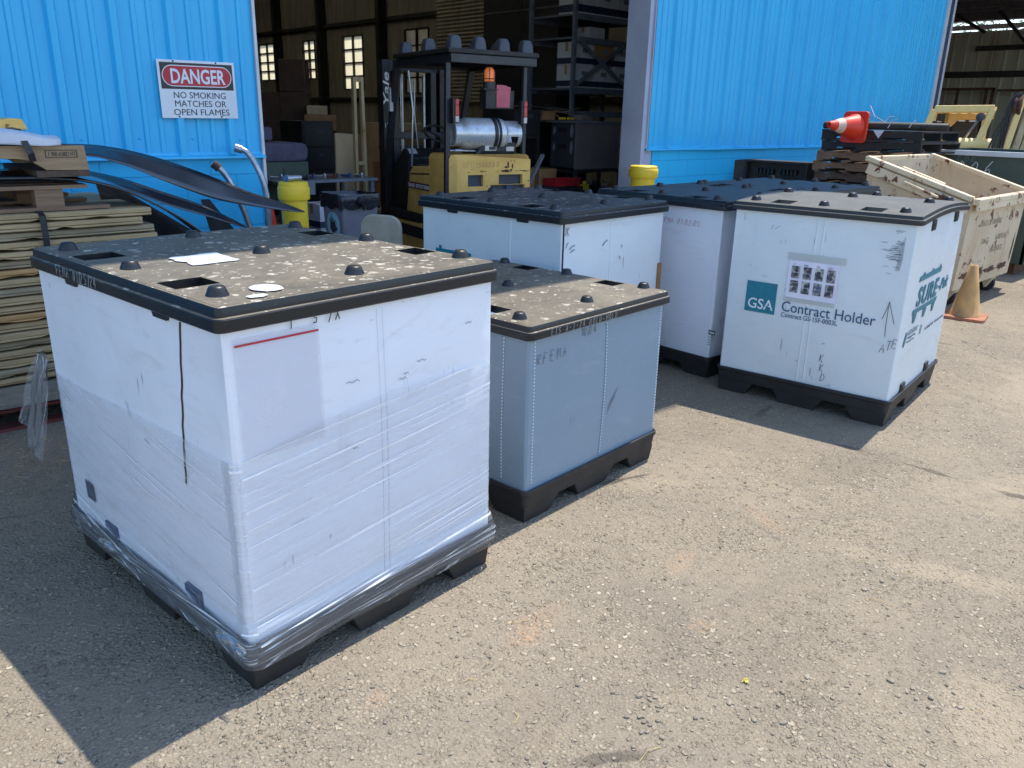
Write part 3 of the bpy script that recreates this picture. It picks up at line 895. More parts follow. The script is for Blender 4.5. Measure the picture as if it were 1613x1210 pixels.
def make_container(loc, yaw, R_, L_, hb, lt, bb, ib, label, sleeve, lidmat, creases_x=(0.5,), creases_y=(0.5,), bow=0.0, ridge=False, tabs=True):
    """collapsible pallet container: pallet, sleeve and lid. x runs along the yard-side face, y along the left face"""
    G = "lidded pallet containers in the yard"
    root = empty("pallet_container", loc, yaw, label, "container", G)
    rng = random.Random(int(loc[0] * 1000))
    def bowf(x, y):
        if not bow: return 0.0
        return bow * math.sin(math.pi * min(1, max(0, y / L_))) * (0.25 + 0.75 * min(1, max(0, x / R_)) ) * 0.0 + bow * math.sin(math.pi * min(1, max(0, x / R_)))
    # pallet: tray lip, deck, nine tapered feet
    mb = MB()
    lip = ib - 0.016
    t0 = bb - 0.075
    def ring(o, z, r=0.035):
        return [(x, y, z) for x, y in rrect(o, R_ - o, o, L_ - o, max(.006, r - (o - lip)), step=.12)]
    loft(mb, [ring(lip + .03, t0 - .004), ring(lip + .012, t0), ring(lip + .004, bb - .012), ring(lip - .004, bb - .010), ring(lip - .004, bb + .012), ring(lip + .006, bb + .012), ring(lip + .010, bb - .004)], cap0=True, cap1=True)
    def spans(full):
        o = lip + .013
        return [((o + .010, o + .185), (o, o + .245)), ((full / 2 - .11, full / 2 + .11), (full / 2 - .16, full / 2 + .16)), ((full - o - .185, full - o - .010), (full - o - .245, full - o))]
    for (b0, b1), (t0x, t1x) in spans(R_):
        for (c0, c1), (t0y, t1y) in spans(L_):
            P = [(b0, c0, 0), (b1, c0, 0), (b0, c1, 0), (b1, c1, 0), (t0x, t0y, t0 + .006), (t1x, t0y, t0 + .006), (t0x, t1y, t0 + .006), (t1x, t1y, t0 + .006)]
            mb.add(P, [(0, 2, 3, 1), (4, 5, 7, 6), (0, 1, 5, 4), (2, 6, 7, 3), (0, 4, 6, 2), (1, 3, 7, 5)])
    mb.build("pallet", M['black_dull'], root, bevel=.006, segs=2)
    # sleeve
    mb = MB()
    base = rrect(ib, R_ - ib, ib, L_ - ib, .010, nseg=3, step=.045)
    zs = [bb - .03 + (hb + .03 - bb + .03) * k / 14 for k in range(15)]
    rings = []
    for z in zs:
        rr = []
        for x, y in base:
            t = (z - bb) / (hb - bb)
            nx, ny = 0.0, 0.0
            if abs(x - ib) < 1e-4: nx = -1
            elif abs(x - R_ + ib) < 1e-4: nx = 1
            elif abs(y - ib) < 1e-4: ny = -1
            elif abs(y - L_ + ib) < 1e-4: ny = 1
            o = 0.0
            if nx or ny:
                along = y if nx else x
                full = L_ if nx else R_
                o = surf(loc[0], nx + 2 * ny, along, full, z, bb, hb)
            rr.append((x + nx * o, y + ny * o, z + (bowf(x, y) if t > .8 else 0)))
        rings.append(rr)
    loft(mb, rings, cap0=True, cap1=True)
    mb.build("sleeve", sleeve, root, smooth=True, angle=0.35)
    # fold lines pressed into the sleeve
    def fold_x(x, side):
        y = ib - .0022 if side == 0 else L_ - ib + .0022
        s = -1 if side == 0 else 1
        zz = [bb + .02 + (hb - bb - .04) * k / 14 for k in range(15)]
        return [(x, y + s * (surf(loc[0], 2 * s, x, R_, z, bb, hb) - .002), z) for z in zz]
    def fold_y(y, side):
        x = ib - .0022 if side == 0 else R_ - ib + .0022
        s = -1 if side == 0 else 1
        zz = [bb + .02 + (hb - bb - .04) * k / 14 for k in range(15)]
        return [(x + s * (surf(loc[0], s, y, L_, z, bb, hb) - .002), y, z) for z in zz]
    for c in creases_x:
        for side in (0, 1):
            mb = MB()
            mb.tube(fold_x(c, side), .0042, 6)
            mb.build("fold_line", sleeve, root, smooth=True)
    for c in creases_y:
        for side in (0, 1):
            mb = MB()
            mb.tube(fold_y(c, side), .0042, 6)
            mb.build("fold_line", sleeve, root, smooth=True)
    # lid
    mb = MB()
    H = hb + lt
    def lring(o, z, r=.03):
        return [(x, y, z + bowf(x, y)) for x, y in rrect(o, R_ - o, o, L_ - o, max(.012, r - o), step=.06)]
    step_z = hb + lt * .56
    rings = [lring(.022, hb + .006), lring(.004, hb), lring(0, hb + .004), lring(0, step_z - .004), lring(.003, step_z), lring(.011, step_z + .002), lring(.012, H - .008), lring(.015, H - .002), lring(.022, H)]
    loft(mb, rings, cap0=True)
    # top sheet with four sunk pockets
    e = .022
    px = [(R_ * .112 - .062, R_ * .112 + .075), (R_ * .925 - .075, R_ * .925 + .062)]
    py = [(L_ * .27 - .062, L_ * .27 + .062), (L_ * .74 - .062, L_ * .74 + .062)]
    px[0] = (.045, .185); px[1] = (R_ - .135, R_ - .03)
    def cuts(lo, hi, extra):
        c = sorted(set([lo, hi] + [q for p in extra for q in p]))
        out = []
        for a, b in zip(c, c[1:]):
            n = max(1, int(round((b - a) / .085)))
            out += [a + (b - a) * k / n for k in range(n)]
        return out + [hi]
    gx, gy = cuts(e, R_ - e, px), cuts(e, L_ - e, py)
    def inhole(x, y):
        return any(a < x < b for a, b in px) and any(a < y < b for a, b in py)
    idx, verts, faces = {}, [], []
    def vid(i, j, dz=0):
        key = (i, j, dz)
        if key not in idx:
            x, y = gx[i], gy[j]
            idx[key] = len(verts)
            verts.append((x, y, H + bowf(x, y) - (.038 if dz else 0) + (.0006 if not dz else 0) + (.0025 * noise.noise(Vector((x * 3, y * 3, loc[0]))) if not dz and e < x < R_ - e and e < y < L_ - e else 0)))
        return idx[key]
    nx, ny = len(gx) - 1, len(gy) - 1
    hole = [[inhole((gx[i] + gx[i + 1]) / 2, (gy[j] + gy[j + 1]) / 2) for j in range(ny)] for i in range(nx)]
    for i in range(nx):
        for j in range(ny):
            d = 1 if hole[i][j] else 0
            faces.append((vid(i, j, d), vid(i + 1, j, d), vid(i + 1, j + 1, d), vid(i, j + 1, d)))
            if d:
                for di, dj, a, b in ((-1, 0, (i, j + 1), (i, j)), (1, 0, (i + 1, j), (i + 1, j + 1)), (0, -1, (i, j), (i + 1, j)), (0, 1, (i + 1, j + 1), (i, j + 1))):
                    ii, jj = i + di, j + dj
                    if not hole[ii][jj]:
                        faces.append((vid(*a, 0), vid(*b, 0), vid(*b, 1), vid(*a, 1)))
    mb.add(verts, faces)
    lid = mb.build("lid", lidmat, root, smooth=True, angle=0.5)
    # nine stacking knobs
    kb = MB()
    kb.lathe([(.035, -.004), (.032, .002), (.027, .014), (.0235, .023), (.019, .0268), (.009, .028)], 20, cap0=False)
    k0 = None
    for a in (.085, .5175, .955):
        for b in (.115, .52, .895):
            x, y = R_ * a if a != .955 else R_ - .05, L_ * b
            if k0 is None:
                k0 = kb.build("lid_knob", M['black'], lid, smooth=True)
                k = k0
            else:
                k = k0.copy()
                COL.objects.link(k)
                k.parent = lid
            k.location = (x, y, H + bowf(x, y))
            k.rotation_euler = (0, 0, a * 9)
    if tabs:
        for y in (.26 * L_, .74 * L_):
            for x0 in (ib - .006,):
                t = MB()
                t.prism([(y - .05, hb + .004), (y - .04, hb - .018), (y + .04, hb - .018), (y + .05, hb + .004)], x0 - .005, x0 + .004, 'X')
                t.build("lid_tab", M['black'], root)
    return root, lid

def LF(ib, y, z, off=.0):          # plane of the left face, origin at (y, z); x of the plane runs to the viewer's right
    return basis((ib - off, y, z), (0, -1, 0), (0, 0, 1))
def RF(ib, x, z, off=.0):          # plane of the yard-side face
    return basis((x, ib - off, z), (1, 0, 0), (0, 0, 1))
def bulge(t, full, z, bb, hb):
    return .0024

# the wrapped one, nearest
A_ = dict(R_=1.092, L_=1.333, hb=1.151, lt=.069, bb=.170, ib=.021)
boxA, lidA = make_container((.802, 1.989, 0), rad(5.72), label="big white container wrapped in stretch film with a flecked dusty lid, nearest in the yard",
                            sleeve=M['sleeve_white'], lidmat=M['lid_flecked'], creases_x=(.545, .568), creases_y=(), **A_)
def dress_A():
    R_, L_, hb, bb, ib = A_['R_'], A_['L_'], A_['hb'], A_['bb'], A_['ib']
    # torn line on the left face
    mb = MB()
    rng = random.Random(3)
    pts = [(-.03 * 0 + (.242 + (.306 - .242) * t) + rng.uniform(-.003, .003), 1.14 + (.62 - 1.14) * t) for t in [k / 16 for k in range(17)]]
    fr = LF(ib, 0, 0)
    for (a, b), (c, d) in zip(pts, pts[1:]):
        o1, o2 = bulge(a, L_, b, bb, hb), bulge(c, L_, d, bb, hb)
        mb.bar((ib - o1, a, b), (ib - o2, c, d), .0065, .002, up=(1, 0, 0))
    mb.build("split_seam", M['crack'], boxA)
    # document pouch on the yard-side face
    mb = MB()
    mb.grid(lambda u, v: (.050 + .272 * u, ib - .0035 - bulge(.05 + .27 * u, R_, .77 + .355 * v, bb, hb) - .0015 * noise.noise(Vector((u * 5, v * 6, 1))), .772 + .355 * v), 10, 12)
    pouch = mb.build("document_pouch", M['pouch'], boxA, smooth=True)
    mb = MB()
    mb.grid(lambda u, v: (.052 + .268 * u, ib - .0062 - bulge(.05 + .27 * u, R_, 1.108, bb, hb), 1.104 + .006 * v), 8, 1)
    mb.build("red_strip", M['red_line'], pouch)
    # pen marks
    fr = LF(0, 1.055, 1.163, .0005)
    hand("handwriting", "FEMA 01/25/24", .036, M['ink_silver'], boxA, fr, .0034, pitch=.78, seed=4)
    fr = RF(ib, .22, 1.128, .0075)
    hand("handwriting", "1 5/X", .035, M['ink'], boxA, fr, .004, pitch=1.5, seed=9)
    mb = MB()
    mb = MB()
    for (x, z, l, t) in [(.41, .92, .05, .002), (.62, .885, .03, .0025), (.64, .90, .02, .002), (.70, .93, .04, .002), (.93, 1.02, .03, .001), (.50, .62, .0, .0), (.42, .70, .02, .003)]:
        pts = [(x + l * k / 5, z + .004 * math.sin(k * 2.1 + x * 30)) for k in range(6)]
        if l:
            ribbon(mb, pts, .0022, RF(ib, 0, 0, bulge(x, R_, z, bb, hb)))
            mb.build("scuff_mark", M['print_grey'], boxA, fix=False)
            mb = MB()
    for (y, z, dy, dz) in [(.66, .80, .02, -.05), (.55, .70, .03, -.01), (1.16, .74, .0, .02), (1.21, 1.09, .0, .018)]:
        mb = MB()
        ribbon(mb, [(-y, z), (-y + dy, z + dz)], .003, basis((ib - bulge(y, L_, z, bb, hb), 0, 0), (0, -1, 0), (0, 0, 1)))
        mb.build("scuff_mark", M['print_grey'], boxA, fix=False)
    # blue label under the film, near the far corner of the left face
    mb = MB()
    mb.grid(lambda u, v: (ib - .0025 - bulge(1.1, L_, .3, bb, hb), 1.165 - .075 * u, .275 + .075 * v), 4, 4)
    mb.build("sticker", M['rubber_pad'], boxA)
    # drop-latches at the foot of the left face
    for y in (.965, .352):
        mb = MB()
        mb.box(ib - .012, ib + .01, y - .048, y + .048, bb + .002, bb + .062)
        mb.box(ib - .016, ib - .011, y - .034, y + .034, bb + .012, bb + .05)
        mb.build("latch", M['rubber_pad'], boxA, bevel=.004)
    # worn paper label stuck on the lid
    H = A_['hb'] + A_['lt']
    for cx, cy, rx, ry, sd in ((.345, .69, .085, .095, 1), (.236, .138, .045, .055, 4), (.16, .06, .03, .02, 7)):
        mb = MB()
        n = 26
        ring = []
        for k in range(n):
            a = 2 * math.pi * k / n
            q = max(abs(math.cos(a)), abs(math.sin(a))) if sd == 1 else 1.0
            j = 1 + .22 * noise.noise(Vector((math.cos(a) * 2, math.sin(a) * 2, sd)))
            ring.append((cx + rx * math.cos(a) / q * j, cy + ry * math.sin(a) / q * j, H + .0042))
        mb.add(ring, [tuple(range(n))])
        mb.build("label_residue", M['wrap_white'], lidA)
    # stretch film round the lower part and the pallet
    mb = MB()
    me_uv = []
    def film_profile(t, top):
        # outward offset and height from top to bottom
        z0 = .085
        z = top + (z0 - top) * t
        if z > bb + .07: o = .006
        elif z > bb + .015: o = .006 + (.028 - .006) * ((bb + .07 - z) / .055) ** .8
        elif z > .11: o = .028
        else: o = .028 - .012 * (.11 - z) / .025
        return o, z
    outline = rrect(ib, R_ - ib, ib, L_ - ib, .018, nseg=3, step=.035)
    n = len(outline)
    per, s = [], 0.0
    for i in range(n + 1):
        per.append(s)
        s += math.dist(outline[i % n], outline[(i + 1) % n])
    rows = 64
    def film_t(s, top):                         # half of the rows go to the gathered skirt
        t0 = (top - .25) / (top - .085)
        return s / .4 * t0 if s < .4 else t0 + (s - .4) / .6 * (1 - t0)
    verts, uvs = [], []
    for i in range(n + 1):
        x, y = outline[i % n]
        p, q = outline[i - 1], outline[(i + 1) % n]
        tx, ty = q[0] - p[0], q[1] - p[1]
        l = math.hypot(tx, ty)
        nx, ny = ty / l, -tx / l
        if abs(y - ib) < .02: top = .765 + .075 * math.sin(math.pi * x / R_ * .8) + .03 * x
        elif abs(x - ib) < .02: top = .765 + .012 * math.sin(y * 4)
        else: top = .79
        for j in range(rows + 1):
            o, z = film_profile(film_t(j / rows, top), top)
            wr = .0035 * noise.noise(Vector((per[i] * 1.1, z * 26 - per[i] * 3.0, 3.1))) if o < .02 else .0065 * noise.noise(Vector((per[i] * 1.3, j * .55 + per[i] * 1.2, 1.7))) + .003 * noise.noise(Vector((per[i] * 3, j * 1.3, 4.2)))
            onface = abs(x - ib) < 1e-4 or abs(y - ib) < 1e-4
            onl = abs(x - ib) < 1e-4
            b = surf(.802, -1 if onl else -2, y if onl else x, L_ if onl else R_, z, bb, hb) if onface and o < .02 else 0
            verts.append((x + nx * (o + wr + b), y + ny * (o + wr + b), z))
            uvs.append((per[i], (z if o < .008 else z - (o - .006) * 1.6) - (.10 * per[i] if abs(y - ib) < .02 else .16 * (per[-1] - per[i]))))
    faces = [(i * (rows + 1) + j, i * (rows + 1) + j + 1, (i + 1) * (rows + 1) + j + 1, (i + 1) * (rows + 1) + j) for i in range(n) for j in range(rows)]
    mb.add(verts, faces)
    o = mb.build("stretch_film", M['film'], boxA, smooth=True, fix=False, angle=1.2)
    lay = o.data.uv_layers.new(name="film")
    for lp in o.data.loops:
        lay.data[lp.index].uv = uvs[lp.vertex_index]
    # extra layers of film round the pallet rim, added for a silvery glint
    mb = MB()
    ring2 = rrect(ib - .027, R_ - ib + .027, ib - .027, L_ - ib + .027, .03, nseg=4, step=.03)
    n2 = len(ring2)
    buv, bv = [], []
    s = 0.0
    R2 = 16
    for i in range(n2 + 1):
        x, y = ring2[i % n2]
        cx, cy = R_ / 2, L_ / 2
        p, q = ring2[i - 1], ring2[(i + 1) % n2]
        tx, ty = q[0] - p[0], q[1] - p[1]
        l = math.hypot(tx, ty)
        nx, ny = ty / l, -tx / l
        for j in range(R2 + 1):
            t = j / R2
            z = .188 - .080 * t + .008 * noise.noise(Vector((s * 1.2, 7, 1)))
            o = -.010 * max(0, 1 - t * 5) - .006 * max(0, t * 3 - 2) + .005 * noise.noise(Vector((s * 1.5, j * .7 + s * 1.6, 6.3)))
            bv.append((x + nx * o, y + ny * o, z))
            buv.append((s, t * .11 + .06 * s))
        if i < n2: s += math.dist(ring2[i], ring2[(i + 1) % n2])
    mb.add(bv, [(i * (R2 + 1) + j, i * (R2 + 1) + j + 1, (i + 1) * (R2 + 1) + j + 1, (i + 1) * (R2 + 1) + j) for i in range(n2) for j in range(R2)])
    o = mb.build("film_band", M['film_band'], boxA, smooth=True, fix=False, angle=1.2)
    lay = o.data.uv_layers.new(name="film")
    for lp in o.data.loops:
        lay.data[lp.index].uv = buv[lp.vertex_index]
    # a loose tail of film hanging off the far corner
    mb = MB()
    tuv = []
    def tail(u, v):
        w = .04 + .11 * v
        cx, cy, cz = -.01 - .03 * v, L_ - .01 + .20 * v, .82 - .40 * v + .03 * v * (1 - v)
        fold = .016 * math.sin(u * 16 + v * 3) + .008 * noise.noise(Vector((u * 6, v * 5, 2)))
        return (cx + fold, cy + (u - .5) * w * 1.1, cz + (u - .5) * w * .9 + (.02 * math.sin(u * 9) if v > .95 else 0))
    mb.grid(tail, 18, 22)
    o = mb.build("loose_film_tail", M['film_tail'], boxA, smooth=True, fix=False, angle=1.5)
    lay = o.data.uv_layers.new(name="film")
    for lp in o.data.loops:
        i, j = lp.vertex_index % 19, lp.vertex_index // 19
        lay.data[lp.index].uv = (j / 22 * .7, i / 18 * .35)
    # gathered scraps of film at the two left-hand pallet corners
    for (cx, cy, cz, sd, r) in ((ib - .035, .045, bb + .02, 2, .055), (ib - .03, .93, bb + .0, 5, .04)):
        mb = MB()
        def scrap(u, v, cx=cx, cy=cy, cz=cz, sd=sd, r=r):
            a = (u - .5) * 2.6
            k = noise.noise(Vector((u * 5, v * 5, sd))) * .6 + noise.noise(Vector((u * 12, v * 12, sd))) * .25
            return (cx - .012 - .018 * k - .01 * math.sin(math.pi * v), cy + r * 1.5 * (u - .5) * 2, cz + r * (v - .4) * (1 - .5 * abs(a) / 1.3) + .01 * k)
        mb.grid(scrap, 16, 12)
        o = mb.build("film_scrap", M['film_tail'], boxA, smooth=True, fix=False, angle=1.5)
        lay = o.data.uv_layers.new(name="film")
        for lp in o.data.loops:
            i, j = lp.vertex_index % 17, lp.vertex_index // 17
            lay.data[lp.index].uv = (i / 16 * .2, j / 12 * .3)
dress_A()
drape(boxA, 0.802, A_)

# the low grey one beside it
B_ = dict(R_=1.079, L_=1.22, hb=.844, lt=.060, bb=.150, ib=.028)
boxB, lidB = make_container((2.168, 2.224, 0), rad(5.16), label="low grey container with a silver pen note on the edge of its scuffed black lid",
                            sleeve=M['sleeve_grey'], lidmat=M['lid_scuffed'], creases_x=(.562,), creases_y=(.165,), **B_)
def dress_B():
    R_, L_, hb, bb, ib = B_['R_'], B_['L_'], B_['hb'], B_['bb'], B_['ib']
    hand("handwriting", "ETS 8-7-24 HOLD-HOLD", .028, M['ink_silver'], boxB, RF(0, .13, hb + .004, .0005), .0026, pitch=.86, seed=2)
    hand("handwriting", "10/24", .036, M['ink'], boxB, RF(ib, .37, .795, bulge(.4, R_, .79, bb, hb)), .0026, pitch=.8, seed=6)
    hand("handwriting", "RFEMA", .045, M['ink'], boxB, RF(ib, .075, .728, bulge(.15, R_, .74, bb, hb)), .0026, pitch=.95, seed=8)
    def dots(fr_of, z0, z1, n):                   # stitched weld dots down the folds
        mb = MB()
        for k in range(n):
            z = z0 + (z1 - z0) * k / (n - 1)
            p = fr_of(z)
            mb.box(p[0] - .0018, p[0] + .0018, p[1] - .003, p[1] + .002, z - .0035, z + .0035)
        mb.build("weld_stitch", M['sleeve_old'], boxB)
    dots(lambda z: (.562, ib - .003), bb + .04, hb - .02, 42)
    dots(lambda z: (ib + .035, ib - .001), bb + .04, hb - .02, 42)
    dots(lambda z: (R_ - ib - .02, ib - .001), bb + .04, hb - .02, 42)
    dots(lambda z: (ib - .003, .165), bb + .04, hb - .02, 42)
    mb = MB()                                     # yellow tag down in the far right pocket of the lid
    mb.box(R_ - .10, R_ - .055, .86, .92, hb + .025, hb + .032)
    mb.build("yellow_tag", M['yellow'], lidB)
    mb = MB()
    for k in range(7):
        ribbon(mb, [(.60 + .008 * k, .37 + .012 * k), (.615 + .01 * k, .43 + .01 * k)], .003, RF(ib, 0, 0, bulge(.6, R_, .4, bb, hb)))
    mb.build("scuff_mark", M['print_grey'], boxB, fix=False)
dress_B()
drape(boxB, 2.168, B_)

# the white one behind the grey one
C_ = dict(R_=1.122, L_=1.237, hb=1.139, lt=.068, bb=.140, ib=.030)
boxC, lidC = make_container((3.259, 3.109, 0), rad(4.96), label="tall white container with a black corner gap, between the grey container and the forklift",
                            sleeve=M['sleeve_old'], lidmat=M['lid_flecked_fine'], creases_x=(.50,), creases_y=(.42,), **C_)
def dress_C():
    R_, L_, hb, bb, ib = C_['R_'], C_['L_'], C_['hb'], C_['bb'], C_['ib']
    mb = MB()
    mb.box(ib + .012, ib + .019, ib - .006, ib + .002, .45, hb - .004)
    mb.build("corner_gap", M['rubber'], boxC)
    mb = MB()
    mb.box(R_ - ib - .035, R_ - ib + .003, ib - .014, ib, .62, .80)
    mb.build("torn_edge", M['cardboard'], boxC)
    fr = LF(ib, 1.07, .83, bulge(1, L_, .85, bb, hb) + .001)
    mb = MB()                                     # top bar of a printed pallet mark
    P = [(0, 0), (0, .055), (.03, .055), (.03, .075), (.055, .075), (.055, .055), (.33, .055), (.33, .0)]
    mb.add([fr @ Vector((x, y, .002)) for x, y in P], [tuple(range(len(P)))])
    mb.build("printed_mark", M['teal'], boxC)
    hand("handwriting", "1K", .05, M['ink'], boxC, RF(ib, .05, 1.07, bulge(.1, R_, 1.08, bb, hb)), .003, seed=3)
    mb = MB()
    for x, z, dx, dz in [(.10, .99, .05, .02), (.11, .97, .04, .015), (.42, .98, .05, .03), (.62, .95, .0, .02), (.60, .90, .01, -.02), (.07, 1.0, .02, .03)]:
        ribbon(mb, [(x, z), (x + dx * .5, z + dz * .7), (x + dx, z + dz)], .006, RF(ib, 0, 0, bulge(x, R_, z, bb, hb)))
    mb.build("scuff_mark", M['print_grey'], boxC, fix=False)
dress_C()
drape(boxC, 3.259, C_)

# the printed one on the right
D_ = dict(R_=1.223, L_=1.12, hb=1.188, lt=.050, bb=.157, ib=.027)
boxD, lidD = make_container((4.617, 1.700, 0), rad(8.28), label="white container printed with a teal square logo, its faded lid bowed upwards",
                            sleeve=M['sleeve_old'], lidmat=M['lid_bowed'], creases_x=(), creases_y=(.535, .575), bow=.026, tabs=False, **D_)
def dress_D():
    R_, L_, hb, bb, ib = D_['R_'], D_['L_'], D_['hb'], D_['bb'], D_['ib']
    def off(y, z): return bulge(y, L_, z, bb, hb) + .0015
    fr = LF(ib, .963, .564, off(.86, .66))
    mb = MB()
    mb.box(0, .197, 0, .193, -.001, .001, mat=fr)
    logo = mb.build("printed_logo", M['teal'], boxD)
    text_obj("lettering", "GSA", .092, M['white_print'], logo, LF(ib, .963 - .016, .588, off(.86, .66) + .002), width=.165, bold=.0006)
    mb = MB()                                       # the star cut into the A
    fs = LF(ib, .963 - .148, .604, off(.86, .66) + .004)
    star = [((.016 if k % 2 == 0 else .007) * math.sin(k * math.pi / 5), (.016 if k % 2 == 0 else .007) * math.cos(k * math.pi / 5)) for k in range(10)]
    mb.add([fs @ Vector((x, y, 0)) for x, y in star], [tuple(range(10))])
    mb.build("star", M['teal'], logo)
    text_obj("lettering", "Contract Holder", .092, M['dark_teal'], boxD, LF(ib, .727, .598, off(.45, .6)), width=.555)
    text_obj("lettering", "Contract GS-15F-0003L", .042, M['dark_teal'], boxD, LF(ib, .724, .562, off(.45, .6)), width=.345)
    # taped sheet of photographs
    mb = MB()
    yo = .711
    def sheet(u, v): return (ib - off(.56, .8) - .002 - .002 * noise.noise(Vector((u * 4, v * 4, 8))), yo - .303 * u, .686 + .233 * v)
    mb.grid(sheet, 10, 8)
    sh = mb.build("photo_sheet", M['paper'], boxD, smooth=True)
    rng = random.Random(2)
    for r in range(2):
        for c in range(4):
            fr = LF(ib, yo - .022 - c * .071, .812 - r * .088, off(.56, .8) + .005)
            mb = MB()
            mb.box(0, .050, 0, .074, 0, .0008, mat=fr)
            ph = mb.build("photo", M['photo'], sh)
            mb = MB()
            ccx, ccy = .026 + rng.uniform(-.004, .004), .038
            for (oy, rr) in ((-.014, .014), (.010, .013)):
                mb.add([fr @ Vector((ccx + rr * math.cos(a * .5236), ccy + oy + rr * .85 * math.sin(a * .5236), .0016)) for a in range(12)], [tuple(range(12))])
            mb.build("pictured_object", M['photo_blue'] if (r == 1 and c == 2) else M['photo_dark'] if (r + c) % 2 else M['lift_recess'], ph)
            hand("caption", ["-1", "BAR", "TAB", "ROLL"][c], .010, M['ink_red'] if c > 1 else M['ink'], sh, LF(ib, yo - .026 - c * .071, .891 - .0, off(.56, .8) + .005), .0018, seed=c) if r == 0 else None
    mb = MB()
    mb.grid(lambda u, v: (ib - off(.55, .95) - .005, .725 - .349 * u, .922 + .042 * v), 8, 2)
    mb.build("tape_strip", M['tape'], boxD)
    mb = MB()
    mb.grid(lambda u, v: (ib - off(.55, .68) - .005, .72 - .31 * u, .665 + .028 * v), 8, 2)
    mb.build("tape_strip", M['tape'], boxD)
    # pen arrow and fragments of handwriting
    mb = MB()
    F0 = basis((ib - off(.1, .65), 0, 0), (0, -1, 0), (0, 0, 1))
    ribbon(mb, [(-.104, .546), (-.109, .60), (-.111, .70), (-.110, .752)], .003, F0)
    ribbon(mb, [(-.135, .645), (-.118, .71), (-.110, .752), (-.090, .69), (-.066, .626)], .003, F0)
    mb.build("pen_arrow", M['ink'], boxD, fix=False)
    hand("handwriting", "ATE", .055, M['ink'], boxD, LF(ib, .122, .452, off(.08, .48)), .003, pitch=.55, rise=.5, seed=3)
    for ch, y, z in (("K", .452, .322), ("K", .445, .262), ("D", .432, .205), ("-", .455, .415)):
        hand("handwriting", ch, .048, M['ink'], boxD, LF(ib, y, z, off(.44, .3)), .003, seed=5)
    mb = MB()
    rng = random.Random(12)
    for k in range(46):
        y, z = .085 + abs(rng.gauss(0, .035)), 1.02 + rng.gauss(0, .055)
        l = rng.uniform(.01, .055)
        ribbon(mb, [(-y - l, z), (-y, z + rng.uniform(-.004, .004))], rng.uniform(.0012, .003), basis((ib - off(.09, 1.02), 0, 0), (0, -1, 0), (0, 0, 1)))
    for k in range(4):
        y = .088 + .006 * k
        ribbon(mb, [(-y, 1.12 - .02 * k), (-y + .004, 1.0), (-y - .002, .93)], .0022, basis((ib - off(.09, 1.02), 0, 0), (0, -1, 0), (0, 0, 1)))
    mb.build("scuff_mark", M['print_grey'], boxD, fix=False)
    for y, z, dy, dz in [(.83, 1.09, .03, .02), (.85, 1.085, .01, .03), (.87, .80, .03, -.004), (.58, 1.06, .0, -.03), (.60, .30, .02, .0)]:
        mb = MB()
        ribbon(mb, [(-y, z), (-y + dy, z + dz)], .0022, basis((ib - off(y, z), 0, 0), (0, -1, 0), (0, 0, 1)))
        mb.build("scuff_mark", M['print_grey'], boxD, fix=False)
    # printed mark and small print on the yard-side face
    def roff(x, z): return bulge(x, R_, z, bb, hb) + .0015
    def poly(mbx, P, x0, z0, l=.0): mbx.add([RF(ib, x0, z0, roff(.5, .7)) @ Vector((x, y, .001 + l)) for x, y in P], [tuple(range(len(P)))])
    mb = MB()
    poly(mb, [(0, 0), (.51, 0), (.535, .032), (.025, .032)], .225, .846)
    for x in (.30, .50, .70): poly(mb, [(0, 0), (.03, 0), (.034, .016), (.008, .016)], x, .878)
    poly(mb, [(0, 0), (.56, 0), (.575, .028), (.015, .028)], .195, .655)
    for x in (.20, .42, .64): poly(mb, [(.02, .0), (.10, .0), (.085, -.03), (.07, -.055), (.03, -.055), (.03, -.03)], x, .655)
    mb.build("printed_mark", M['teal'], boxD)
    text_obj("lettering", "SURE", .155, M['teal'], boxD, RF(ib, .245, .698, roff(.5, .75)), width=.50, bold=.005, shear=.18, spacing=1.16)
    text_obj("lettering", "-Pak", .105, M['teal'], boxD, RF(ib, .765, .715, roff(.85, .75)), width=.27, bold=.003, shear=.25, spacing=1.12)
    text_obj("lettering", "unicor", .062, M['print_grey'], boxD, RF(ib, .185, .535, roff(.25, .55)), width=.21, bold=.0, shear=.1)
    text_obj("lettering", "Packaging Group", .022, M['print_grey'], boxD, RF(ib, .185, .512, roff(.25, .5)), width=.17)
    text_obj("lettering", "www.unicor.com", .018, M['print_grey'], boxD, RF(ib, .185, .488, roff(.25, .5)), width=.16)
    text_obj("lettering", "Tel: 800.827.3168", .028, M['print_grey'], boxD, RF(ib, .60, .49, roff(.7, .5)), width=.22)
    text_obj("lettering", "www.unicor.gov/containers", .028, M['print_grey'], boxD, RF(ib, .86, .49, roff(1, .5)), width=.27)
    mb = MB()
    poly(mb, [(0, .0), (.02, -.01), (.04, .03), (.05, .075), (.03, .085), (.015, .05)], .115, .48)
    mb.build("printed_emblem", M['teal'], boxD)
    mb = MB()
    poly(mb, [(0, 0), (.02, 0), (.024, .06), (.004, .06)], .47, .49)
    mb.build("printed_emblem", M['teal'], boxD)
    # slots with black catches, top and foot of the yard-side face
    for x, z in ((.34, 1.165), (.93, 1.168), (.30, .185), (.88, .19)):
        mb = MB()
        mb.box(x - .042, x + .042, ib - .012, ib + .01, z - .03, z + .03)
        mb.box(x - .026, x + .026, ib - .016, ib - .011, z - .02, z + .012)
        mb.build("catch", M['black_dull'], boxD, bevel=.003)
dress_D()
drape(boxD, 4.617, D_)

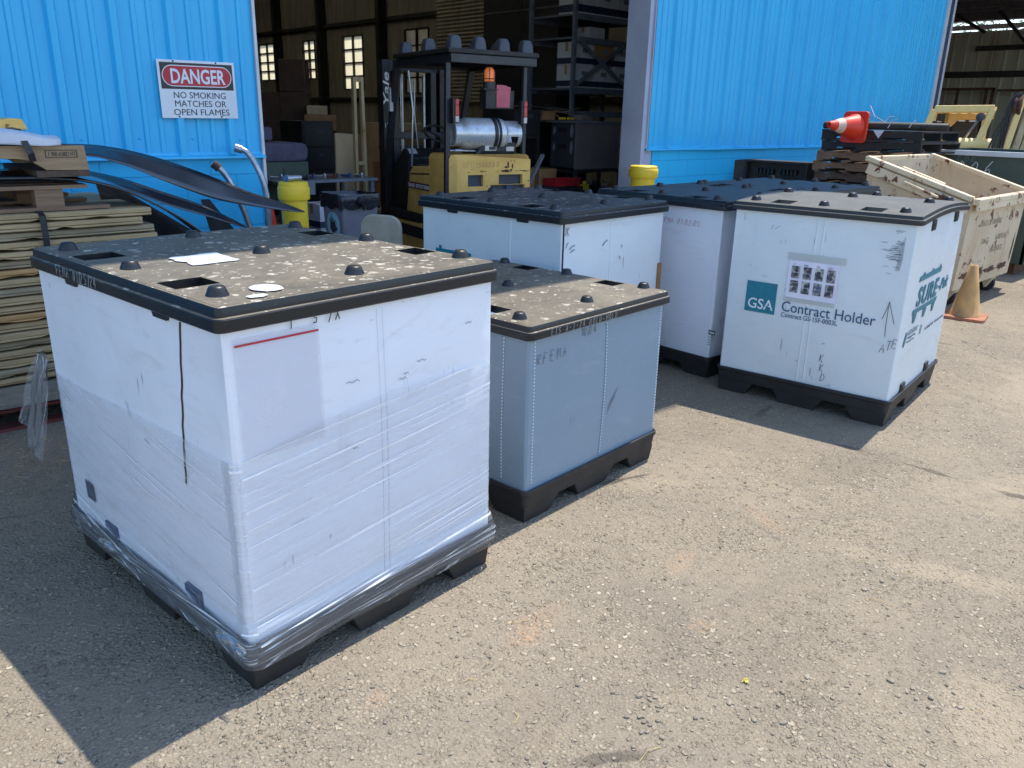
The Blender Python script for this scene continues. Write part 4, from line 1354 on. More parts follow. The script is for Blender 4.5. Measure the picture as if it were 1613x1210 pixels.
# the two with clean lids behind
E_ = dict(R_=1.2, L_=1.14, hb=1.154, lt=.059, bb=.141, ib=.040)
boxE, lidE = make_container((4.567, 2.915, 0), rad(-.64), label="white container with red handwriting and a clean black lid, behind the bowed-lid container",
                            sleeve=M['sleeve_white'], lidmat=M['lid_clean'], creases_x=(.6,), creases_y=(.57,), tabs=False, **E_)
def dress_E():
    R_, L_, hb, bb, ib = E_['R_'], E_['L_'], E_['hb'], E_['bb'], E_['ib']
    hand("handwriting", "FEMA 03/22/23", .035, M['ink_red'], boxE, LF(ib, .53, 1.032, bulge(.4, L_, 1.04, bb, hb)), .0026, pitch=.78, seed=13)
    fr = LF(ib, .055, .318, .004)
    mb = MB()
    mb.box(0, .052, 0, .032, 0, .001, mat=fr)
    b = mb.build("printed_mark", M['ink'], boxE)
    text_obj("lettering", "ULINE", .02, M['white_print'], b, LF(ib, .051, .327, .006), width=.042, bold=.0006)
    mb = MB()
    for k, l in enumerate((.048, .04, .02, .025)):
        ribbon(mb, [(-.055, .30 - k * .018), (-.055 + l, .30 - k * .018)], .004, basis((ib - .004, 0, 0), (0, -1, 0), (0, 0, 1)))
    mb.build("small_print", M['print_grey'], boxE, fix=False)
dress_E()
drape(boxE, 4.567, E_)
F_ = dict(R_=1.28, L_=1.13, hb=1.145, lt=.062, bb=.141, ib=.035)
boxF, lidF = make_container((5.80, 2.975, 0), rad(1.2), label="farthest white container, only its clean black lid showing against the blue block wall",
                            sleeve=M['sleeve_white'], lidmat=M['lid_clean'], tabs=False, **F_)

# ------------------------------------------------------------------ the blue warehouse
YW = 6.36
JL, JR, XC, XL = 3.08, 7.97, 16.55, -9.0      # door jambs, right corner, left end
TOP = 7.55
DEEP = 40.0
def make_warehouse():
    root = empty("warehouse", (0, 0, 0), 0, "blue ribbed-metal warehouse on a painted block base, its wide doorway open", "building")
    # ribbed metal siding: tall ribs 0.39 m apart with two low ones between
    def siding(x0, x1, phase, z0=1.37, z1=TOP):
        prof = []
        x = x0
        k = math.floor((x0 - phase) / .39)
        pts = []
        while phase + k * .39 < x1 + .4:
            b = phase + k * .39
            pts += [(b, 0), (b + .016, -.040), (b + .060, -.040), (b + .076, 0), (b + .160, 0), (b + .168, -.013), (b + .196, -.013), (b + .204, 0), (b + .268, 0), (b + .276, -.013), (b + .304, -.013), (b + .312, 0)]
            k += 1
        pts = [p for p in pts if x0 < p[0] < x1]
        pts = [(x0, 0)] + pts + [(x1, 0)]
        mb = MB()
        zs = [z0, 2.2, 3.2, z1]
        n = len(pts)
        verts = [(a, YW - .012 + b, z + (.004 * math.sin(a * 7) if z == z0 else 0)) for z in zs for a, b in pts]
        mb.add(verts, [(j * n + i, j * n + i + 1, (j + 1) * n + i + 1, (j + 1) * n + i) for j in range(len(zs) - 1) for i in range(n - 1)])
        rng = random.Random(int(x0 * 10))
        o = mb.build("siding", M['blue'], root, smooth=True, fix=False, angle=.15)
        sc = MB()
        for zz, zj in ((1.49, .01), (2.62, .012)):
            k = math.floor((x0 - phase) / .39)
            while phase + k * .39 < x1:
                xx = phase + k * .39 + .12
                if x0 + .05 < xx < x1 - .05:
                    sc.lathe([(.011, 0), (.011, .003), (.005, .006), (.004, .008)], 8, mat=Matrix.Translation((xx + rng.uniform(-.008, .008), YW - .012, zz + rng.uniform(-zj, zj))) @ Matrix.Rotation(rad(90), 4, 'X'))
                k += 1
        sc.build("screw_row", M['blue'], o)
        return o
    siding(XL, JL - .01, .055)
    siding(JR + .03, XC - .14, 8.02)
    # bent drip flashing along the foot of the siding
    for a, b, bend in ((XL, JL + .005, .002), (JR + .04, XC - .05, .012)):
        mb = MB()
        n = int((b - a) / .25)
        def fl(u, v, a=a, b=b, bend=bend):
            x = a + (b - a) * u
            w = bend * noise.noise(Vector((x * 1.1, 3, 0)))
            pr = [(-.02, 1.392), (-.026, 1.372), (-.064 - abs(w) * 1.5, 1.362), (-.068 - abs(w) * 2, 1.346 + w)][int(round(v * 3))]
            return (x, YW + pr[0], pr[1])
        mb.grid(fl, n, 3)
        mb.build("drip_flashing", M['blue'], root, solid=.003)
    # block base
    for a, b in ((XL, JL - .02), (JR + .22, XC - .02)):
        mb = MB()
        mb.box(a, b, YW - .018, YW + .19, 0, 1.352)
        mb.build("block_base", M['block'], root, bevel=.004)
    # wall cores behind the siding, header and door frame
    mb = MB()
    mb.box(XL, JL - .03, YW + .02, YW + .14, 1.36, TOP)
    mb.box(JR + .24, XC - .05, YW + .02, YW + .14, 1.36, TOP)
    mb.box(JL - .03, JR + .24, YW + .02, YW + .14, 4.75, TOP)
    mb.build("wall_lining", M['interior_wall'], root)
    mb = MB()
    mb.box(JL - .012, JL + .012, YW - .045, YW + .20, 0, 4.75)
    mb.build("door_trim", M['trim_white'], root, bevel=.003)
    mb = MB()
    mb.box(JR - .025, JR + .05, YW - .03, YW + .30, 0, 4.75)
    mb.box(JR + .05, JR + .07, YW - .018, YW + .30, 0, 4.75)
    mb.box(JR + .07, JR + .21, YW - .008, YW + .30, 0, 1.352)
    mb.build("door_post", M['jamb'], root, bevel=.004)
    mb = MB()
    mb.box(JR + .05, JR + .075, YW - .052, YW - .02, 1.36, 4.75)
    mb.build("post_trim", M['jamb'], root)
    mb = MB()
    mb.box(JL + .013, JR - .026, YW - .03, YW + .30, 4.6, 4.75)
    mb.build("door_header", M['jamb'], root)
    # corner flashing at the right end
    mb = MB()
    mb.box(XC - .14, XC - .05, YW - .055, YW - .004, 1.30, TOP)
    mb.build("corner_trim", M['trim_white'], root, bevel=.003)
    mb = MB()
    mb.box(XC - .05, XC + .13, YW - .045, YW + .02, 0, TOP)
    mb.build("corner_post", M['rubber_pad'], root, bevel=.003)
    mb = MB()
    mb.box(XC + .13, XC + .20, YW - .055, YW + .02, 0, TOP)
    mb.build("corner_trim", M['trim_white'], root, bevel=.003)
    # inside: side wall with windows, other walls, floor, roof and the wide eave over the door
    wins = [(21.9, 23.2, 2.35, 4.28), (25.7, 27.0, 2.5, 4.27), (29.0, 29.9, 2.9, 4.25), (32.2, 33.6, 2.9, 4.27)]
    mb = MB()
    y0 = YW + .02
    for a, b, z0, z1 in wins + [(DEEP, DEEP, 0, 1)]:
        mb.box(XC - .05, XC + .05, y0, a, 0, 9)
        if b > a:
            mb.box(XC - .05, XC + .05, a, b, 0, z0)
            mb.box(XC - .05, XC + .05, a, b, z1, 9)
        y0 = b
    mb.box(XL, XC + .05, DEEP, DEEP + .1, 0, 9)
    mb.box(XL - .1, XL, YW, DEEP + .1, 0, 9)
    mb.box(XL, XC + .05, YW + .141, YW + .2, TOP, 9)
    mb.build("inner_wall", M['interior_wall'], root)
    mb = MB()
    for y in (9.0, 13.2, 17.4, 20.9, 24.3, 28.2, 31.6, 35):
        mb.box(XC - .38, XC - .052, y - .10, y + .10, 0, 8.9)
    for z in (2.1, 4.6, 6.4):
        mb.box(XC - .20, XC - .053, YW + .3, DEEP, z, z + .12)
    mb.build("wall_girt", M['interior_dark'], root)
    for a, b, z0, z1 in wins:
        mb = MB()
        for y in (a, (a + b) / 2, b):
            mb.box(XC - .075, XC + .03, y - .028, y + .028, z0, z1)
        rows = 4
        for k in range(rows + 1):
            z = z0 + (z1 - z0) * k / rows
            mb.box(XC - .072, XC + .028, a, b, z - .022, z + .022)
        w = mb.build("window", M['interior_dark'], root)
        mb = MB()
        mb.box(XC - .004, XC + .004, a + .02, b - .02, z0 + .02, z1 - .02)
        mb.build("pane", M['pane'], w)
    mb = MB()
    mb.box(XL, XC - .05, YW - .01, DEEP, 0.004, 0.012)
    mb.build("floor_slab", M['concrete'], root)
    mb = MB()
    lights = [(y, y + .9) for y in (13.0, 19.0, 25.0, 31.0)]  # unseen roof openings, added to let daylight brighten the interior
    y0 = YW + .1
    for a, b in lights + [(DEEP + .3, DEEP + .3)]:
        mb.box(XL - .3, XC + .3, y0, a, 9.0, 9.15)
        if b > a:
            mb.box(XL - .3, 1.0, a, b, 9.0, 9.15)
            mb.box(13.0, XC + .3, a, b, 9.0, 9.15)
        y0 = b
    mb.build("roof", M['roof_under'], root)
    for a, b in lights:
        mb = MB()
        mb.box(1.0, 13.0, a, b, 9.05, 9.06)
        mb.build("added_skylight_sheet", M['pane'], root)
    mb = MB()
    mb.box(-7.0, 9.65, 3.0, YW - .05, 7.58, 7.70)
    mb.build("eave", M['trim_white'], root)
    # roller door housing seen far inside
    mb = MB()
    prof = []
    for k in range(60):
        z = 2.0 + k * .09
        prof += [(14.0, z), (13.96, z + .045)]
    n = len(prof)
    mb.add([(x, 16.2, z) for x, z in prof] + [(x, 18.2, z) for x, z in prof], [(i, i + 1, n + i + 1, n + i) for i in range(n - 1)])
    mb.build("roller_curtain", M['interior_wall'], root)
    return root
make_warehouse()

def danger_sign():
    W_, H_ = .583, .406
    root = empty("warning_sign", (2.298, YW - .058, 1.640), 0, "white enamel danger sign forbidding smoking, screwed to the blue siding", "sign")
    root.rotation_euler = (0, rad(-.4), 0)
    mb = MB()
    mb.box(0, W_, 0, .004, 0, H_)
    mb.build("sign_plate", M['sign_white'], root, bevel=.002)
    F0 = basis((0, -.001, 0), (1, 0, 0), (0, 0, 1))
    mb = MB()
    mb.box(.018, W_ - .018, -.001, .0005, .205, H_ - .018)
    blk = mb.build("header_panel", M['sign_black'], root)
    def oval(w, h, n=12):
        r = h / 2
        c = [(w / 2 - r + r * math.cos(rad(-90 + 180 * k / n)), r * math.sin(rad(-90 + 180 * k / n))) for k in range(n + 1)]
        return c + [(-x, -y) for x, y in c]
    for w, h, m, l, nm in ((W_ - .058, .148, 'sign_white', .0012, "oval_border"), (W_ - .070, .136, 'sign_red', .002, "oval_panel")):
        mb = MB()
        mb.prism([(W_ / 2 + x, .297 + y) for x, y in oval(w, h)], -.001 - l, -.0008, 'Y')
        mb.build(nm, M[m], blk)
    text_obj("lettering", "DANGER", .140, M['sign_white'], root, basis((.086, -.0042, .2475), (1, 0, 0), (0, 0, 1)), width=W_ - .172, bold=.003)
    for k, (t, x, w) in enumerate((("NO SMOKING", .095, .395), ("MATCHES OR", .098, .392), ("OPEN FLAMES", .085, .425))):
        text_obj("lettering", t, .064, M['sign_black'], root, basis((x, -.0012, .142 - k * .060), (1, 0, 0), (0, 0, 1)), width=w)
    mb = MB()
    for x, z in ((.12, H_ - .009), (.44, H_ - .009), (.125, .012), (.45, .012)):
        mb.lathe([(.007, 0), (.006, .003)], 10, mat=Matrix.Translation((x, -.0005, z)) @ Matrix.Rotation(rad(90), 4, 'X'))
    mb.build("screw", M['ink'], root)
danger_sign()

def bollard(x, y, top, r, label, extra=None):
    root = empty("door_bollard", (x, y, 0), 0, label, "bollard", "yellow bollards guarding the doorway")
    mb = MB()
    mb.lathe([(r * 1.0, 0), (r * .98, top - .10), (r * 1.0, top - .06)], 28)
    mb.build("sleeve", M['yellow'], root, smooth=True)
    mb = MB()
    mb.lathe([(r * 1.16, top - .125), (r * 1.20, top - .115), (r * 1.20, top - .045), (r * 1.16, top - .03), (r * 1.12, top - .028), (r * 1.10, top - .004), (r * 1.02, top + .004), (r * .4, top + .008)], 28)
    mb.build("cap", M['yellow'], root, smooth=True, angle=.6)
    return root
bollard(2.955, 5.62, 1.205, .098, "tall yellow plastic bollard by the left door jamb, a metal fitting lying on its cap")
bollard(7.43, 5.86, 1.205, .138, "squat-looking yellow plastic bollard at the grey right-hand door post")
mb = MB()
mb.tube([(2.90, 5.60, 1.234), (3.02, 5.63, 1.234)], .022, 12)
mb.tube([(2.885, 5.596, 1.234), (2.905, 5.601, 1.234)], .028, 12)
tag(mb.build("pipe_fitting", M['galv'], smooth=True), "small tarnished metal fitting lying on the left bollard's yellow cap", "pipe fitting")

def bent_pipe(path, r, label, collar):
    root = empty("bent_pipe", (path[0][0], path[0][1], 0), 0, label, "pipe", "bent pipes beside the doorway")
    o = Vector((path[0][0], path[0][1], 0))
    P = [Vector(p) - o for p in path]
    # smooth the bend
    Q = []
    for i in range(len(P) - 1):
        for k in range(6):
            t = k / 6
            p0, p1, p2, p3 = P[max(i - 1, 0)], P[i], P[i + 1], P[min(i + 2, len(P) - 1)]
            Q.append(.5 * ((2 * p1) + (p2 - p0) * t + (2 * p0 - 5 * p1 + 4 * p2 - p3) * t * t + (3 * p1 - p0 - 3 * p2 + p3) * t ** 3))
    Q.append(P[-1])
    mb = MB()
    mb.tube(Q, r, 14)
    mb.build("pipe", M['galv'], root, smooth=True)
    mb = MB()
    mb.tube([Q[0] - (Q[1] - Q[0]).normalized() * .02, Q[0] + (Q[1] - Q[0]).normalized() * .035], r * 1.35, 14)
    mb.build("collar", M[collar], root, smooth=True)
bent_pipe([(2.80, 6.18, 1.425), (2.855, 6.14, 1.395), (2.905, 6.10, 1.29), (2.945, 6.06, 1.11), (2.948, 6.04, .8), (2.95, 6.04, .0)], .024, "longer galvanised pipe curving out from the door edge of the blue wall", 'galv')
bent_pipe([(2.60, 6.16, 1.305), (2.655, 6.13, 1.24), (2.73, 6.10, 1.07), (2.80, 6.08, .82), (2.86, 6.06, .45), (2.88, 6.06, 0)], .024, "shorter capped galvanised pipe slanting away from the blue block base", 'rust')

# ------------------------------------------------------------------ the forklift in the doorway
def wheel(parent, x, y, r, w, ax=(1, 0, 0)):
    q = Vector((0, 0, 1)).rotation_difference(Vector(ax)).to_matrix().to_4x4()
    Mx = Matrix.Translation((x, y, r)) @ q
    mb = MB()
    mb.lathe([(r * .55, -w / 2), (r * .92, -w / 2), (r, -w * .38), (r, w * .38), (r * .92, w / 2), (r * .55, w / 2)], 26, mat=Mx, cap0=False, cap1=False)
    t = mb.build("wheel", M['rubber'], parent, smooth=True)
    mb = MB()
    mb.lathe([(r * .56, -w * .42), (r * .2, -w * .3), (r * .2, w * .3), (r * .56, w * .42)], 18, mat=Mx)
    mb.build("rim", M['lift_dark'], t, smooth=True)

def holed_plate(mb, x0, x1, z0, z1, y, holes, depth, mi=0, mi_in=1):
    """plate facing -y with sunk rectangular recesses"""
    xs = sorted(set([x0, x1] + [q for h in holes for q in h[:2]]))
    zs = sorted(set([z0, z1] + [q for h in holes for q in h[2:4]]))
    def inside(x, z):
        for h in holes:
            if h[0] < x < h[1] and h[2] < z < h[3]: return True
        return False
    for a, b in zip(xs, xs[1:]):
        for c, d in zip(zs, zs[1:]):
            ins = inside((a + b) / 2, (c + d) / 2)
            yy = y + depth if ins else y
            mb.add([(a, yy, c), (b, yy, c), (b, yy, d), (a, yy, d)], [(0, 1, 2, 3)], mi_in if ins else mi)
    for h in holes:
        a, b, c, d = h[:4]
        mb.add([(a, y, c), (b, y, c), (b, y, d), (a, y, d), (a, y + depth, c), (b, y + depth, c), (b, y + depth, d), (a, y + depth, d)],
               [(0, 4, 5, 1), (1, 5, 6, 2), (2, 6, 7, 3), (3, 7, 4, 0)], mi)

def make_forklift():
    root = empty("forklift", (5.185, 6.514, 0), rad(79 - 90), "dark-guarded yellow forklift with a silver gas cylinder, standing in the warehouse doorway", "forklift")
    # counterweight
    mb = MB()
    T = 1.33
    mb.prism([(-.035, .30), (-.035, T - .05), (-.02, T - .015), (.02, T), (.87, T), (.905, T - .02), (.92, T - .06), (.92, .30)], .0, .46, 'Y')
    holes = [(.155, .335, 1.015, 1.13), (.165, .325, .80, .945), (.52, .81, 1.03, 1.13), (.42, .84, .84, 1.026)]
    holed_plate(mb, .03, .905, .32, T - .05, -.045, holes, .04)
    for a, b, c, d in ((-.035, .03, .0, -.045), (.92, .905, .0, -.045)):
        mb.add([(a, c, .32), (b, d, .32), (b, d, T - .05), (a, c, T - .05)], [(0, 1, 2, 3)])
    mb.add([(-.035, 0, T - .05), (.03, -.045, T - .05), (.905, -.045, T - .05), (.92, 0, T - .05), (.87, 0, T), (.02, 0, T)], [(0, 1, 2, 3, 4, 5)])
    mb.add([(-.035, 0, .32), (.03, -.045, .32), (.905, -.045, .32), (.92, 0, .32)], [(3, 2, 1, 0)])
    cw = mb.build("counterweight", [M['lift_yellow'], M['lift_recess']], root)
    mb = MB()
    mb.box(.62, .69, -.035, -.004, .80, 1.03)
    mb.build("tow_pin", M['rubber_pad'], cw)
    hand("handwriting", "N232530015811", .05, M['tan_board'], cw, RF(-.045, .10, 1.205, .0005), .0035, pitch=.72, seed=4)
    mb = MB()
    rng = random.Random(4)
    for cx, cz, rx, rz in ((.63, 1.235, .012, .028), (.615, 1.205, .03, .010), (.685, 1.215, .010, .03), (.60, 1.165, .055, .014), (.665, 1.175, .018, .012)):
        mb.add([(cx + rx * math.cos(a * .5236) * rng.uniform(.7, 1.2), -.0475, cz + rz * math.sin(a * .5236) * rng.uniform(.7, 1.2)) for a in range(12)], [tuple(range(12))])
    for k in range(14):
        x = rng.uniform(.12, .85)
        ribbon(mb, [(x, 1.165 + rng.uniform(-.01, .01)), (x + rng.uniform(.03, .08), 1.162 + rng.uniform(-.01, .01))], .004, RF(-.045, 0, 0, .0005))
    mb.build("paint_wear", M['rust'], cw, fix=False)
    # gas cylinder cradle and cylinder
    mb = MB()
    mb.prism([(.28, T), (.36, T + .10), (.37, T + .115), (.76, T + .115), (.755, T), ], .02, .05, 'Y')
    mb.prism([(.28, T), (.36, T + .10), (.76, T + .10), (.755, T)], .28, .31, 'Y')
    mb.box(.34, .76, .02, .31, T, T + .03)
    cr = mb.build("cylinder_cradle", M['lift_black'], root)
    mb = MB()
    mb.box(.385, .52, .012, .019, T + .035, T + .085)
    pl = mb.build("data_plate", M['lamp_clear'], cr, bevel=.003)
    mb = MB()
    mb.box(.435, .51, .008, .0115, T + .045, T + .078)
    mb.build("dark_print", M['ink'], pl)
    mb = MB()
    mb.box(.64, .735, .012, .019, T + .03, T + .075)
    mb.build("data_plate", M['lamp_clear'], cr, bevel=.006)
    X90 = Matrix.Translation((.085, .15, 1.528)) @ Matrix.Rotation(rad(-4), 4, 'Z') @ Matrix.Rotation(rad(90), 4, 'Y')
    mb = MB()
    mb.lathe([(.02, .06), (.09, .075), (.125, .055), (.128, .07), (.150, .10), (.157, .13), (.157, .50), (.152, .535), (.132, .57), (.09, .60), (.03, .61)], 36, mat=X90)
    cyl = mb.build("gas_cylinder", M['aluminium'], root, smooth=True, angle=.5)
    mb = MB()
    mb.lathe([(.108, .06), (.126, .055), (.130, -.012), (.122, -.018), (.114, -.012), (.108, .05)], 36, mat=X90, cap0=False, cap1=False)
    mb.build("foot_ring", M['aluminium'], cyl, smooth=True, angle=.6)
    mb = MB()                                   # collar, cut away at the lower front
    n = 40
    for k in range(n):
        a0, a1 = 2 * math.pi * k / n, 2 * math.pi * (k + 1) / n
        def P(a, z, r): return X90 @ Vector((r * math.cos(a), r * math.sin(a), z))
        mid = (a0 + a1) / 2
        yv, zv = X90.to_3x3() @ Vector((math.cos(mid), math.sin(mid), 0)) @ Vector((0, 1, 0)), (X90.to_3x3() @ Vector((math.cos(mid), math.sin(mid), 0))).z
        cut = yv < -.35 and -.93 < zv < -.15
        spans = [(.545, .575), (.69, .73)] if cut else [(.545, .73)]
        for z0, z1 in spans:
            mb.add([P(a0, z0, .132), P(a1, z0, .132), P(a1, z1, .132), P(a0, z1, .132), P(a0, z0, .124), P(a1, z0, .124), P(a1, z1, .124), P(a0, z1, .124)],
                   [(0, 1, 2, 3), (7, 6, 5, 4), (3, 2, 6, 7), (0, 4, 5, 1)])
    mb.build("collar", M['aluminium'], cyl, smooth=True, angle=.6)
    mb = MB()
    mb.lathe([(.1575, .455), (.1605, .456), (.1605, .485), (.1575, .486)], 36, mat=X90, cap0=False, cap1=False)
    mb.lathe([(.1575, .405), (.162, .406), (.162, .445), (.1575, .446)], 36, mat=X90, cap0=False, cap1=False)
    st = mb.build("hold_down_strap", M['lift_black'], root, smooth=True)
    mb = MB()
    mb.bar((.475, .165 - .166, 1.585), (.49, .165 - .165, 1.45), .035, .014, up=(0, 1, 0))
    mb.bar((.485, .165 - .158, 1.47), (.49, .165 - .12, 1.39), .028, .014, up=(0, 1, 0))
    mb.build("buckle", M['lift_recess'], st, bevel=.003)
    mb = MB()
    mb.tube([(.0, .05, T + .035), (.05, .05, T + .035), (.051, .05, T + .035), (.13, .05, T + .035), (.131, .05, T + .035), (.30, .06, T + .03)], [.012, .012, .019, .019, .010, .010], 10)
    mb.build("gas_coupling", M['galv'], root, smooth=True)
    # overhead guard on four legs
    mb = MB()
    gz0, gz1 = 2.19, 2.272
    mb.box(-.02, .97, -.02, .03, gz0, gz1)
    mb.box(-.02, .97, 1.33, 1.38, gz0, gz1)
    mb.box(-.02, .03, .03, 1.33, gz0, gz1)
    mb.box(.92, .97, .03, 1.33, gz0, gz1)
    for k in range(7):
        x = .11 + k * .115
        mb.box(x, x + .035, .03, 1.33, gz0 + .03, gz1 - .008)
    g = mb.build("overhead_guard", M['lift_dark'], root, bevel=.006)
    def leg(a, b, w=.07, t=.055):
        mb = MB()
        mb.bar(a, b, w, t, up=(0, 1, 0))
        mb.build("guard_leg", M['lift_dark'], root, bevel=.006)
    leg((-.045, .04, .6), (-.03, .04, gz0), .052, .05)
    leg((.86, .04, 1.2), (.86, .04, gz0), .045, .045)
    leg((.02, 1.72, 1.0), (.005, 1.33, gz0))
    leg((.92, 1.72, 1.0), (.94, 1.33, gz0))
    mb = MB()
    mb.box(-.045, -.005, 1.42, 1.46, 1.73, 1.98)
    mb.build("sticker", M['carton_white'], root)
    for x in (-.02, .775):
        mb = MB()
        mb.box(x, x + .065, -.055, .01, 1.63, 1.86)
        h = mb.build("rear_lamp", M['lift_black'], root, bevel=.004)
        for z0, z1, m in ((1.80, 1.855, 'amber'), (1.70, 1.797, 'lamp_red'), (1.64, 1.697, 'lamp_clear')):
            mb = MB()
            mb.box(x + .025, x + .064, -.066, -.052, z0, z1)
            mb.build("lens", M['lamp_red'] if m == 'amber' else M[m], h, bevel=.004)
    # beacon in its cage, black box with a pink notice
    mb = MB()
    B0 = Matrix.Translation((.455, .06, 0))
    mb.lathe([(.05, 2.035), (.052, 2.05), (.052, 2.12), (.045, 2.145), (.025, 2.165), (.0, 2.17)], 18, mat=B0)
    be = mb.build("beacon_lens", M['amber'], root, smooth=True)
    mb = MB()
    for k in range(6):
        a = k * math.pi / 3
        mb.tube([(.455 + .062 * math.cos(a), .06 + .062 * math.sin(a), 1.99), (.455 + .062 * math.cos(a), .06 + .062 * math.sin(a), 2.13), (.455 + .03 * math.cos(a), .06 + .03 * math.sin(a), 2.18)], .004, 6)
    mb.tube([(.455 + .063 * math.cos(k * .349), .06 + .063 * math.sin(k * .349), 2.06) for k in range(19)], .004, 6)
    mb.lathe([(.065, 1.965), (.065, 2.03)], 16, mat=B0)
    mb.box(.37, .54, .02, .10, 1.955, 1.966)
    mb.build("beacon_cage", M['lift_dark'], be)
    mb = MB()
    mb.box(.40, .735, .03, .16, 1.775, 1.955)
    ub = mb.build("control_box", M['lift_black'], root, bevel=.005)
    mb = MB()
    mb.grid(lambda u, v: (.52 + .16 * u, .024 - .03 * max(0, u + v - 1.45) ** 1.2, 1.79 + .215 * v - .05 * max(0, u + v - 1.55)), 8, 8)
    mb.build("paper_notice", M['note_pink'], ub)
    # hood, step, chassis
    mb = MB()
    mb.prism([(.20, .66), (.20, 1.185), (.30, 1.20), (.95, 1.16), (1.04, 1.10), (1.14, .66)], .005, .50, 'X')
    hood = mb.build("side_hood", M['lift_yellow'], root, bevel=.012)
    mb = MB()
    mb.prism([(.21, 1.13), (1.00, 1.085), (1.015, 1.07), (.21, 1.115)], .001, .006, 'X')
    mb.tube([(.02, .36, 1.195), (.02, .36, 1.235), (.02, .55, 1.23), (.02, .55, 1.185)], .009, 8)
    mb.build("hood_seam", M['lift_black'], hood)
    mb = MB()
    mb.box(-.004, .006, .42, 1.09, .925, .995)
    lb = mb.build("name_label", M['maroon'], hood)
    text_obj("lettering", "BAE SYSTEMS", .055, M['white_print'], lb, basis((-.0052, 1.05, .94), (0, -1, 0), (0, 0, 1)), width=.56, bold=.0014)
    mb = MB()
    mb.box(-.004, .006, .22, .42, .75, .84)
    mb.build("vent_recess", M['lift_black'], hood)
    mb = MB()
    mb.prism([(.42, .22), (.42, .58), (1.15, .55), (1.72, .55), (1.80, .42), (1.78, .22)], -.03, .95, 'X')
    ch = mb.build("chassis", M['lift_yellow'], root, bevel=.012)
    mb = MB()
    mb.box(-.034, -.029, .55, 1.2, .40, .52)
    mb.box(-.034, .96, .42, 1.72, .581, .66)
    mb.build("step_plate", M['lift_black'], ch)
    mb = MB()
    mb.box(.05, .90, .30, 1.0, .66, 1.18)
    mb.build("engine_cover", M['lift_black'], root, bevel=.02)
    # seat, dash, steering wheel, levers
    mb = MB()
    mb.box(.24, .70, .42, .88, 1.19, 1.28)
    mb.box(.24, .70, .34, .44, 1.24, 1.66)
    mb.build("seat", M['black'], root, bevel=.03, segs=3)
    mb = MB()
    mb.prism([(1.30, .66), (1.22, 1.24), (1.36, 1.34), (1.62, 1.16), (1.70, .66)], .08, .90, 'X')
    dash = mb.build("dashboard", M['lift_black'], root, bevel=.015)
    mb = MB()
    mb.prism([(1.27, 1.275), (1.335, 1.325), (1.34, 1.33), (1.275, 1.28)], .12, .22, 'X')
    mb.build("sticker", M['carton_white'], dash)
    mb = MB()
    Ms = Matrix.Translation((.42, 1.14, 1.50)) @ Matrix.Rotation(rad(32), 4, 'X')
    mb.tube([Ms @ Vector((.165 * math.cos(k * .2618), .165 * math.sin(k * .2618), 0)) for k in range(25)], .013, 8)
    for a in (.5, 2.6, 4.7):
        mb.tube([Ms @ Vector((0, 0, -.03)), Ms @ Vector((.16 * math.cos(a), .16 * math.sin(a), 0))], .009, 6)
    mb.tube([Ms @ Vector((0, 0, -.03)), (.42, 1.32, 1.20)], .02, 8)
    sw = mb.build("steering_wheel", M['lift_black'], root, smooth=True)
    mb = MB()
    mb.lathe([(.03, -.03), (.03, .0), (.02, .006)], 12, mat=Ms)
    mb.build("horn_button", M['lift_recess'], sw)
    mb = MB()
    mb.tube([(.04, 1.05, 1.15), (.03, 1.00, 1.55), (.05, 1.02, 1.75), (.02, 1.05, 2.15)], .012, 8)
    mb.build("hydraulic_hose", M['galv'], root, smooth=True)
    # mast: outer and inner rails, cross members, chains, hoses
    for x in (.06, .80):
        mb = MB()
        mb.box(x, x + .10, 1.86, 2.02, .12, 2.30)
        r = mb.build("mast_rail", M['lift_black'], root, bevel=.004)
        if x < .3:
            text_obj("lettering", "Yale", .105, M['white_print'], r, basis((x + .075, 1.857, 1.78), (0, 0, 1), (-1, 0, 0)), width=.36, bold=.0015, shear=.2)
            text_obj("lettering", "170", .075, M['white_print'], r, basis((x + .002, 1.857, 1.55), (1, 0, 0), (0, 0, 1)), width=.088)
            text_obj("lettering", "CAPACITY", .028, M['print_grey'], r, basis((x + .05, 1.857, 1.22), (0, 0, 1), (-1, 0, 0)), width=.2)
    mb = MB()
    for x in (.20, .70):
        mb.box(x, x + .075, 1.90, 2.05, .14, 2.24)
    mb.box(.06, .90, 1.90, 1.96, 2.18, 2.29)
    mb.box(.06, .90, 1.88, 1.94, 1.42, 1.50)
    mb.box(.06, .90, 1.88, 1.94, .60, .70)
    mb.build("inner_mast", M['lift_dark'], root, bevel=.004)
    mb = MB()
    for x in (.33, .62):
        mb.tube([(x, 1.93, .3), (x, 1.93, 2.15)], .022, 10)
    mb.tube([(.30, 1.90, 2.12), (.30, 1.90, .9)], .008, 6)
    mb.tube([(.47, 1.87, 2.1), (.46, 1.86, 1.7), (.50, 1.86, 1.3), (.52, 1.88, .9)], .012, 8)
    mb.build("lift_cylinder", M['galv'], root, smooth=True)
    mb = MB()
    mb.box(.08, .88, 2.06, 2.10, .10, .20)
    mb.box(.08, .88, 2.06, 2.10, .42, .52)
    for k in range(6):
        mb.box(.10 + k * .15, .125 + k * .15, 2.06, 2.09, .52, 1.30)
    mb.box(.08, .88, 2.05, 2.09, 1.30, 1.34)
    mb.build("fork_carriage", M['lift_black'], root)
    for x in (.18, .68):
        mb = MB()
        mb.box(x, x + .10, 2.10, 2.14, .06, .55)
        mb.box(x, x + .10, 2.14, 3.15, .06, .10)
        mb.build("fork", M['lift_black'], root)
    for x in (-.02, .90):
        wheel(root, x + .04, .30, .23, .16)
        wheel(root, x + .04, 1.62, .27, .20)
    return root
